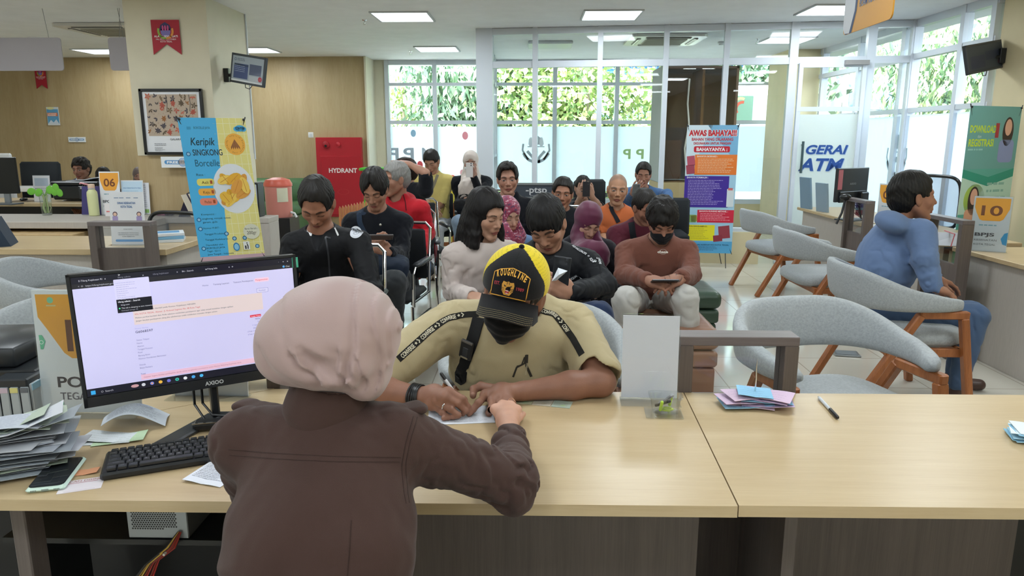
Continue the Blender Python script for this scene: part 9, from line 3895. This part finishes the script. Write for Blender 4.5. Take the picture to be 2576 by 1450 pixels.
decal(root,'chest_print',T,pt(1312,925,2.1),(0,1,-.05),Z,lambda s,w,h:(s.line([(w*.15,0),(w*.3,h*.45),(w*.62,h*.62),(w*.68,h*.98)],.006,'#2E2B26'),s.line([(w*.72,h),(w*.70,h*.5),(w*.9,0)],.008,'#2E2B26'),s.line([(w*.3,h*.5),(w*.5,h*.55),(w*.62,h*.9)],.004,'#2E2B26'),s.lay(),s.text('CONVERSE',w*.70,h*.1,.005,'#C9C0A0',w=.04,rot=1.45,bold=.02)),w=.075,h=.075,back=.25)
# wrist bangles, ring
ax_=(palmc-mid(elR,wrR,.4))
ax_/=np.linalg.norm(ax_)
Rw=lookR(ax_,(0,0,1))
mb=MB()
for k in range(6):
 c2=wrR+ax_*(-.004-k*.0052)
 mb.tube([tuple(c2+Rw@A3(((.0335+.0006*k)*math.cos(a),(.0335+.0006*k)*math.sin(a),.002*math.sin(a*2+k))))for a in[i*math.pi/16 for i in range(32)]],.0029,'#17181B',n=8,closed=True)
in_world(root,'bangles',mb,PLASTIC)
rp=A3(fing[2][0][0])*.45+A3(fing[2][0][1])*.55
rd=A3(fing[2][0][1])-A3(fing[2][0][0])
rd/=np.linalg.norm(rd)
Rr2=lookR(rd,UP)
mb=MB()
mb.tube([tuple(rp+Rr2@A3((.0112*math.cos(a),.0112*math.sin(a),0)))for a in[i*math.pi/12 for i in range(24)]],.0022,'#C9CBD0',n=8,closed=True)
mb.ball(tuple(rp+Rr2@A3((0,.0125,0))),(.0068,.0045,.0085),'#B9BCC0',n=12,rot=Rr2)
mb.ball(tuple(rp+Rr2@A3((0,.0145,0))),(.0050,.0038,.0066),'#15382A',n=12,rot=Rr2)
in_world(root,'ring',mb,mat_print('ring_metal',rough=.18,metal=.85))
pen('ballpoint pen with a black cap end held in the writing hand',q(1184,1046,zt+.001),pt(1108,938,1.90),c1='#D6D9DE',r=.0042,cf=.84)
# grey office chair behind him
lounge_chair('grey curved-back chair behind the man in the trucker cap',0.02,2.66,math.pi)
# ---------------------------------------------------------------- the clerk, seen from behind
skW='#C89A84'
shL_,shR_=pt(612,1120,1.27),pt(1000,1110,1.27)
elW,wrW=A3(PZ(1285,1215,.775)),A3(PZ(1283,1098,.765))
neckW,chestW,pelW=pt(826,1078,1.27),pt(815,1215,1.17),A3((-.36,.98,.52))
HW=pt(838,815,1.30)
J=dict(head=HW,neck=neckW,chest=chestW,pelvis=pelW,face=(.05,1,0),sh=[shR_,shL_],el=[elW,pt(650,1240,1.36)],wr=[wrW,pt(770,1200,1.55)])
rootW=thing('person','person seen from behind in a dusty pink headscarf and dark brown uniform shirt','person',(-.36,.98,0))
FrW=head_frame(HW,188-8,22,3)
FrW=head_frame(HW+A3((0.0,.015,-.055)),172,20,4,.86)
B=SDF()
head_prims(B,FrW,dict(noear=1))
B.u(f_cap(FrW[0]+FrW[1]@A3((0,-.03,-.04)),neckW,.048,.052),.02)
B.u(f_cap(mid(neckW,shR_,.3),mid(neckW,shL_,.3),.045,.045),.04)
B.u(f_cap(neckW,pelW,.06,.09),.04)
for sh,el,wr in((shR_,elW,wrW),(shL_,J['el'][1],J['wr'][1])):
 B.u(f_cap(sh,el,.038,.033),.02)
 B.u(f_cap(el,wr,.034,.022),.02)
hp=q(1277,1058,zt+.034)
ks=[q(1246,1030,zt+.040),q(1264,1020,zt+.044),q(1284,1022,zt+.044),q(1300,1032,zt+.038)]
for k_,r_ in zip(ks,(.014,.015,.015,.013)):
 B.u(f_cap(hp,k_,.024,r_),.012)
B.u(f_cap(wrW,hp,.0225,.026),.015)
B.u(f_cap(ks[0],ks[3],.0105,.010),.01)
fW=[([ks[0],q(1240,1022,zt+.026),q(1244,1024,zt+.008)],[.0098,.0085,.007]),([ks[1],q(1262,1006,zt+.030),q(1262,1010,zt+.009)],[.0098,.0086,.0072]),([ks[2],q(1288,1006,zt+.030),q(1286,1010,zt+.009)],[.0096,.0085,.0072]),([ks[3],q(1308,1020,zt+.026),q(1306,1024,zt+.009)],[.009,.008,.0068]),([q(1290,1066,zt+.03),q(1308,1050,zt+.024),q(1318,1040,zt+.012)],[.0125,.0098,.0078])]
for p_,r_ in fW:
 for i in range(len(p_)-1):
  B.u(f_cap(p_[i],p_[i+1],r_[i],r_[i+1]),.006 if i==0 else.003)
lo,hi=bbox([HW,neckW,shL_,shR_,pelW],.09)
sdf_multi('body',B,[(hp-(.08,.10,.07),hp+(.08,.09,.07),.0018),(lo,hi,.010),(*bbox([shR_,elW,wrW],.06),.008)],SKIN,skincol(np.array(lin(skW)),[]),rootW)
# scarf
S_=SDF()
S_.u(f_ell(pt(830,832,1.29),(.112,.125,.088)),.01)
S_.u(f_ell(pt(792,868,1.235),(.098,.085,.072)),.05)
S_.u(f_ell(pt(858,824,1.30),(.104,.118,.088)),.04)
S_.u(f_ell(pt(722,872,1.27),(.042,.055,.050)),.05)
S_.u(f_cap(pt(880,880,1.25),pt(918,962,1.24),.068,.034),.04)
S_.u(f_cap(pt(905,850,1.30),pt(942,940,1.30),.072,.03),.04)
S_.u(f_ell(pt(850,930,1.19),(.055,.04,.030)),.02)
S_.u(f_ell(pt(935,960,1.27),(.022,.03,.034)),.02)
_w=[pt(754,884,.95),pt(770,905,.95),pt(800,928,.95),pt(826,950,.95),pt(868,915,.95),pt(884,965,.95)]
_d=[(p_-A3(CAMP))/np.linalg.norm(p_-A3(CAMP))for p_ in _w]
_w=[trace(S_,[p_],d_)[0]for p_,d_ in zip(_w,_d)]
for i_,r0,r1 in((0,.006,.011),(1,.011,.015),(2,.015,.012)):
 S_.sub(f_cap(_w[i_],_w[i_+1],r0,r1),.014)
S_.sub(f_cap(_w[4],_w[5],.003,.009),.012)
def wdsp(p):
 rel=p-A3(HW)
 r_=A3(RIGHT)
 x=rel@r_
 z=rel@A3(UP)
 d=noise3(p,3.2,8)*.004
 # long folds sweeping from the crown round to the right and under
 ang=np.arctan2(z+.02,x+.05)
 fold=np.sin(ang*13+np.sqrt((x+.1)**2+z**2)*26+1.2*noise3(p,3,3))
 m=smooth01((x+.0)/.06)*smooth01((.075-z)/.06)
 d=d-.0012*np.maximum(fold,-.3)*m
 m2=smooth01((-z-.01)/.05)*smooth01((.03-x)/.06)
 d=d-.0012*np.sin(x*60+z*40+2*noise3(p,5,1))*m2
 sx_,sy_=p[:,0],p[:,2]
 front=p[:,1]<HW[1]+.05
 for pts,wd,dp in FOLDS3:
  best=np.full(len(p),1e9)
  sg=np.ones(len(p))
  for(x0,y0),(x1,y1)in zip(pts[:-1],pts[1:]):
   dx,dy=x1-x0,y1-y0
   t=np.clip(((sx_-x0)*dx+(sy_-y0)*dy)/(dx*dx+dy*dy),0,1)
   ex,ey=sx_-x0-t*dx,sy_-y0-t*dy
   dd=np.sqrt(ex*ex+ey*ey)
   m_=dd<best
   best=np.where(m_,dd,best)
   sg=np.where(m_,np.sign(dx*ey-dy*ex),sg)
  uu=best/wd
  d=d+front*dp*(np.exp(-(uu/.55)**2)*.9-1.15*sg*uu*np.exp(-uu**2)*1.0)
 return d
 # pleats of the scarf as they run over the back of the head
FOLDS=[([(842,712),(872,760),(892,820),(898,870),(885,905),(880,940)],16,.0052),([(880,722),(915,775),(938,850),(948,915),(938,985)],14,.0045),([(915,735),(950,790),(962,860),(962,930)],13,.0035),([(945,765),(975,820),(982,885)],12,.003),([(755,882),(768,905),(800,930),(815,948)],15,.0060),([(862,880),(858,925),(880,965)],15,.0050),([(905,900),(915,940),(915,985)],10,.004),([(690,780),(740,850),(760,880)],22,.0022),([(655,880),(700,930),(760,960)],20,.0022)]
FOLDS3=[([(pt(x_,y_,1.19)[0],pt(x_,y_,1.19)[2])for x_,y_ in pts_],wd_*.00070,dp_*1.15)for pts_,wd_,dp_ in FOLDS]
S_.add_disp(wdsp)
sdf_multi('headscarf',S_,[(A3(HW)-(.21,.2,.19),A3(HW)+(.21,.2,.23),.0034)],SATIN,'#AE9591',rootW)
# uniform shirt
T=SDF()
UPZ=A3((0,0,1))
axs=(shR_-shL_)/np.linalg.norm(shR_-shL_)
T.u(f_cap(mid(shL_,shR_,.07),mid(shL_,shR_,.93),.062,.062),.04)
T.u(f_cap(neckW,mid(shL_,shR_),.055,.08),.05)
for sh in(shL_,shR_):
 T.u(f_cap(neckW,mid(neckW,sh,.8),.050,.046),.05)
Rt=np.array([axs,np.cross(neckW-pelW,axs)/np.linalg.norm(np.cross(neckW-pelW,axs)),(neckW-pelW)/np.linalg.norm(neckW-pelW)]).T
T.u(f_ell(mid(neckW,pelW,.36),(.168,.115,.2),Rt),.05)
T.u(f_cap(mid(neckW,pelW,.5),pelW,.138,.155,flat=((0,1,0),.72)),.06)
T.u(f_cap(shR_,elW,.062,.055),.03)
cuf=mid(elW,wrW,.86)
T.u(f_cap(elW,cuf,.052,.042),.02)
T.u(f_cap(mid(elW,wrW,.72),cuf,.043,.040),.006)
T.sub(f_cap(cuf+(wrW-elW)*.12,wrW+(wrW-elW)*.5,.033,.036),.004)
T.u(f_cap(shL_,J['el'][1],.060,.050),.03)
T.u(f_cap(J['el'][1],J['wr'][1],.048,.036),.02)
nk=pt(838,985,1.26)
Rn=lookR(nk-neckW,(0,1,0))
Kc=SDF()
ka,kb2=pt(822,1030,1.27),pt(834,948,1.26)
Kc.u(f_cap(ka,kb2,.080,.064),.02)
Kc.sub(f_cap(ka-UPZ*.05,kb2+UPZ*.05,.072,.055),.003)
Kc.isect(f_plane(kb2,kb2-ka),.003)
Kc.add_disp(lambda p:noise3(p,8,3)*.0015)
sdf_multi('collar',Kc,[(ka-.12,ka+.14,.003)],mat_print('drill_cloth',rough=.82,bump=.3,bscale=700.0,var=.03,vscale=16,spec=.2,sheen=.1),'#47342F',rootW)
armseg=[(shR_,elW),(elW,wrW),(shL_,J['el'][1])]
def tdsp(p):
 n1,n2=noise3(p,3.1,41),noise3(p,6.5,42)
 d=n1*.004+noise3(p,11,43)*.0012
 for a_,b_ in armseg:
  ab=b_-a_
  L_=np.linalg.norm(ab)
  t=np.clip((p-a_)@ab/(L_*L_),-.1,1.15)
  r_=np.sqrt((((p-a_)-t[:,None]*ab)**2).sum(1))
  m=np.exp(-(r_/.075)**2)
  d=d+.0072*(1-2*np.abs(np.sin(t*L_*32+3.4*n2+2.4*n1)))*m*(.45+.55*np.exp(-((t-1)/.35)**2))
 qq=p-mid(neckW,pelW,.45)
 x=qq@axs
 z=qq@UPZ
 m=smooth01((.16-np.abs(z+.02))/.12)*(p[:,2]<.95)
 d=d+.0042*np.sin((z*20+x*22)+3*n1)*m
 return d
T.add_disp(tdsp)
lo,hi=bbox([neckW,pelW,shL_,shR_,elW,wrW,J['el'][1],J['wr'][1]],.13)
hi[2]=1.12
sdf_multi('uniform_shirt',T,[(lo,hi,.0042)],mat_print('drill_cloth',rough=.82,bump=.3,bscale=700.0,var=.03,vscale=16,spec=.2,sheen=.1),'#47342F',rootW)
DK='#3A2A26'
for nm,pts in(('yoke_seam',[pt(575,1132,1.12),pt(700,1142,1.05),pt(850,1150,1.05),pt(1008,1152,1.12)]),('yoke_seam',[pt(578,1146,1.12),pt(700,1156,1.05),pt(850,1163,1.05),pt(1005,1163,1.12)]),('armhole_seam',[pt(1040,1048,1.2),pt(1022,1110,1.15),pt(1010,1170,1.12),pt(1016,1240,1.14),pt(1022,1268,1.16)]),('armhole_seam',[pt(1050,1050,1.2),pt(1032,1110,1.15),pt(1020,1170,1.12),pt(1026,1240,1.14),pt(1030,1266,1.16)]),('back_dart',[pt(884,1310,1.0),pt(880,1380,.98),pt(874,1449,.96)])):
 ribbon(rootW,nm,T,pts,.0016,DK,CLOTH,lift=.0006,n=50,thick=.0006)
 # shoulder tabs and collar fall
for sg,(pa,pb)in((-1,(pt(605,1016,1.33),pt(712,1036,1.28))),(1,(pt(1062,1024,1.30),pt(935,1036,1.26)))):
 s2=SDF()
 d_=pb-pa
 d_/=np.linalg.norm(d_)
 R3=np.array([d_,np.cross(UPZ,d_)/np.linalg.norm(np.cross(UPZ,d_)),np.cross(d_,np.cross(UPZ,d_)/np.linalg.norm(np.cross(UPZ,d_)))]).T
 s2.u(f_box(mid(pa,pb),(np.linalg.norm(pb-pa)/2,.022,.0055),R3,.005),.01)
 s2.u(f_ell(pa+d_*.012,(.022,.024,.0075),R3),.01)
 s2.add_disp(lambda p:noise3(p,9,3)*.002)
 lo,hi=bbox([pa,pb],.05)
 sdf_obj('shoulder_tab',s2,[(lo,hi,.003)],MATS['drill_cloth'],'#47342F',rootW)
mb=MB()
a_=pt(1003,852,1.36)
mb.tube([tuple(a_-A3((.03,-.01,0))),tuple(a_),tuple(a_+A3((-.002,.004,-.01)))],.0018,'#C9A08A',n=6)
mb.tube([tuple(a_+A3((-.002,.004,-.004))),tuple(a_+A3((-.012,.03,-.03)))],.0012,'#8F6A5A',n=6)
in_world(rootW,'glasses_temple',mb,PLASTIC)
rp=A3(fW[2][0][0])*.4+A3(fW[2][0][1])*.6
rd=A3(fW[2][0][1])-A3(fW[2][0][0])
rd/=np.linalg.norm(rd)
Rr2=lookR(rd,UP)
in_world(rootW,'ring',MB().tube([tuple(rp+Rr2@A3((.0096*math.cos(a),.0096*math.sin(a),0)))for a in[i*math.pi/12 for i in range(24)]],.0009,'#D8A88A',n=6,closed=True),MATS['ring_metal'])
sk_=SDF()
sk_.u(f_cap((-.46,.98,.5),(-.26,.98,.5),.12,.12),.05)
for sx in(-.46,-.26):
 sk_.u(f_cap((sx,.98,.5),(sx,1.3,.52),.085,.07),.04)
 sk_.u(f_cap((sx,1.32,.5),(sx,1.36,.1),.07,.06),.03)
sdf_multi('trousers',sk_,[(A3((-.68,.8,0)),A3((-.08,1.5,.70)),.01)],CLOTH,'#3E2E2A',rootW)
office_chair('dark office chair under the person in the brown uniform',-.36,.70,0,z0=.50,h=.0001+.12)
# ---------------------------------------------------------------- parts that sit on parts
UNDER={'graphics':('card','vinyl','board','body'),'lettering':('door','panel','case'),'print':('sheet','paper','card','leaf'),'display':('casing',),'bezel':('casing',),'maker_lettering':('casing',),'sticker':('casing',),'key_lettering':('base',),'screen':('case',),'camera':('case',),'port':('case',),'emblem':('board',),'hook':('vinyl',),'printed_cloth':('mount',),'tape_lettering':('shoulder_tape',),'chest_print':('tshirt',),'strap_buckle':('bag_strap',),'cap_patch':('cap_crown',),'cap_button':('cap_crown',),'brim_stitching':('cap_brim',),'badge':('jacket',),'zip':('jacket',),'collar_stripe':('jacket',),'button':('jacket',),'chest_lettering':('sweater',),'sleeve_tape':('jacket',),'front_tape':('jacket',),'yoke_seam':('uniform_shirt',),'collar_seam':('uniform_shirt',),'armhole_seam':('uniform_shirt',),'back_dart':('uniform_shirt',),'shoulder_tab':('uniform_shirt',),'collar':('uniform_shirt',),'drawstring':('hooded_jacket',),'edge':('card',),'glass_insert':('top_rail',),'arm_pad':('arm',),'vent_holes':('casing',),'label':('jug',),'tap':('jug',),'rocker':('plate',),'louvre':('panel',),'intake_grille':('panel',)}
_stem=lambda o:o.name.split('.')[0]
for _o in[x for x in bpy.data.objects if x.parent is None]:
 _ch=list(_o.children)
 for _c in _ch:
  for _w in UNDER.get(_stem(_c),()):
   _t=[x for x in _ch if _stem(x)==_w and x is not _c]
   if _t:
    if _w in('shoulder_tape','arm')and len(_t)>1:
     _q=lambda x:sum((Vector(v)for v in x.bound_box),Vector())/8
     _t.sort(key=lambda x:(_q(x)-_q(_c)).length)
    _c.parent=_t[0]
    break
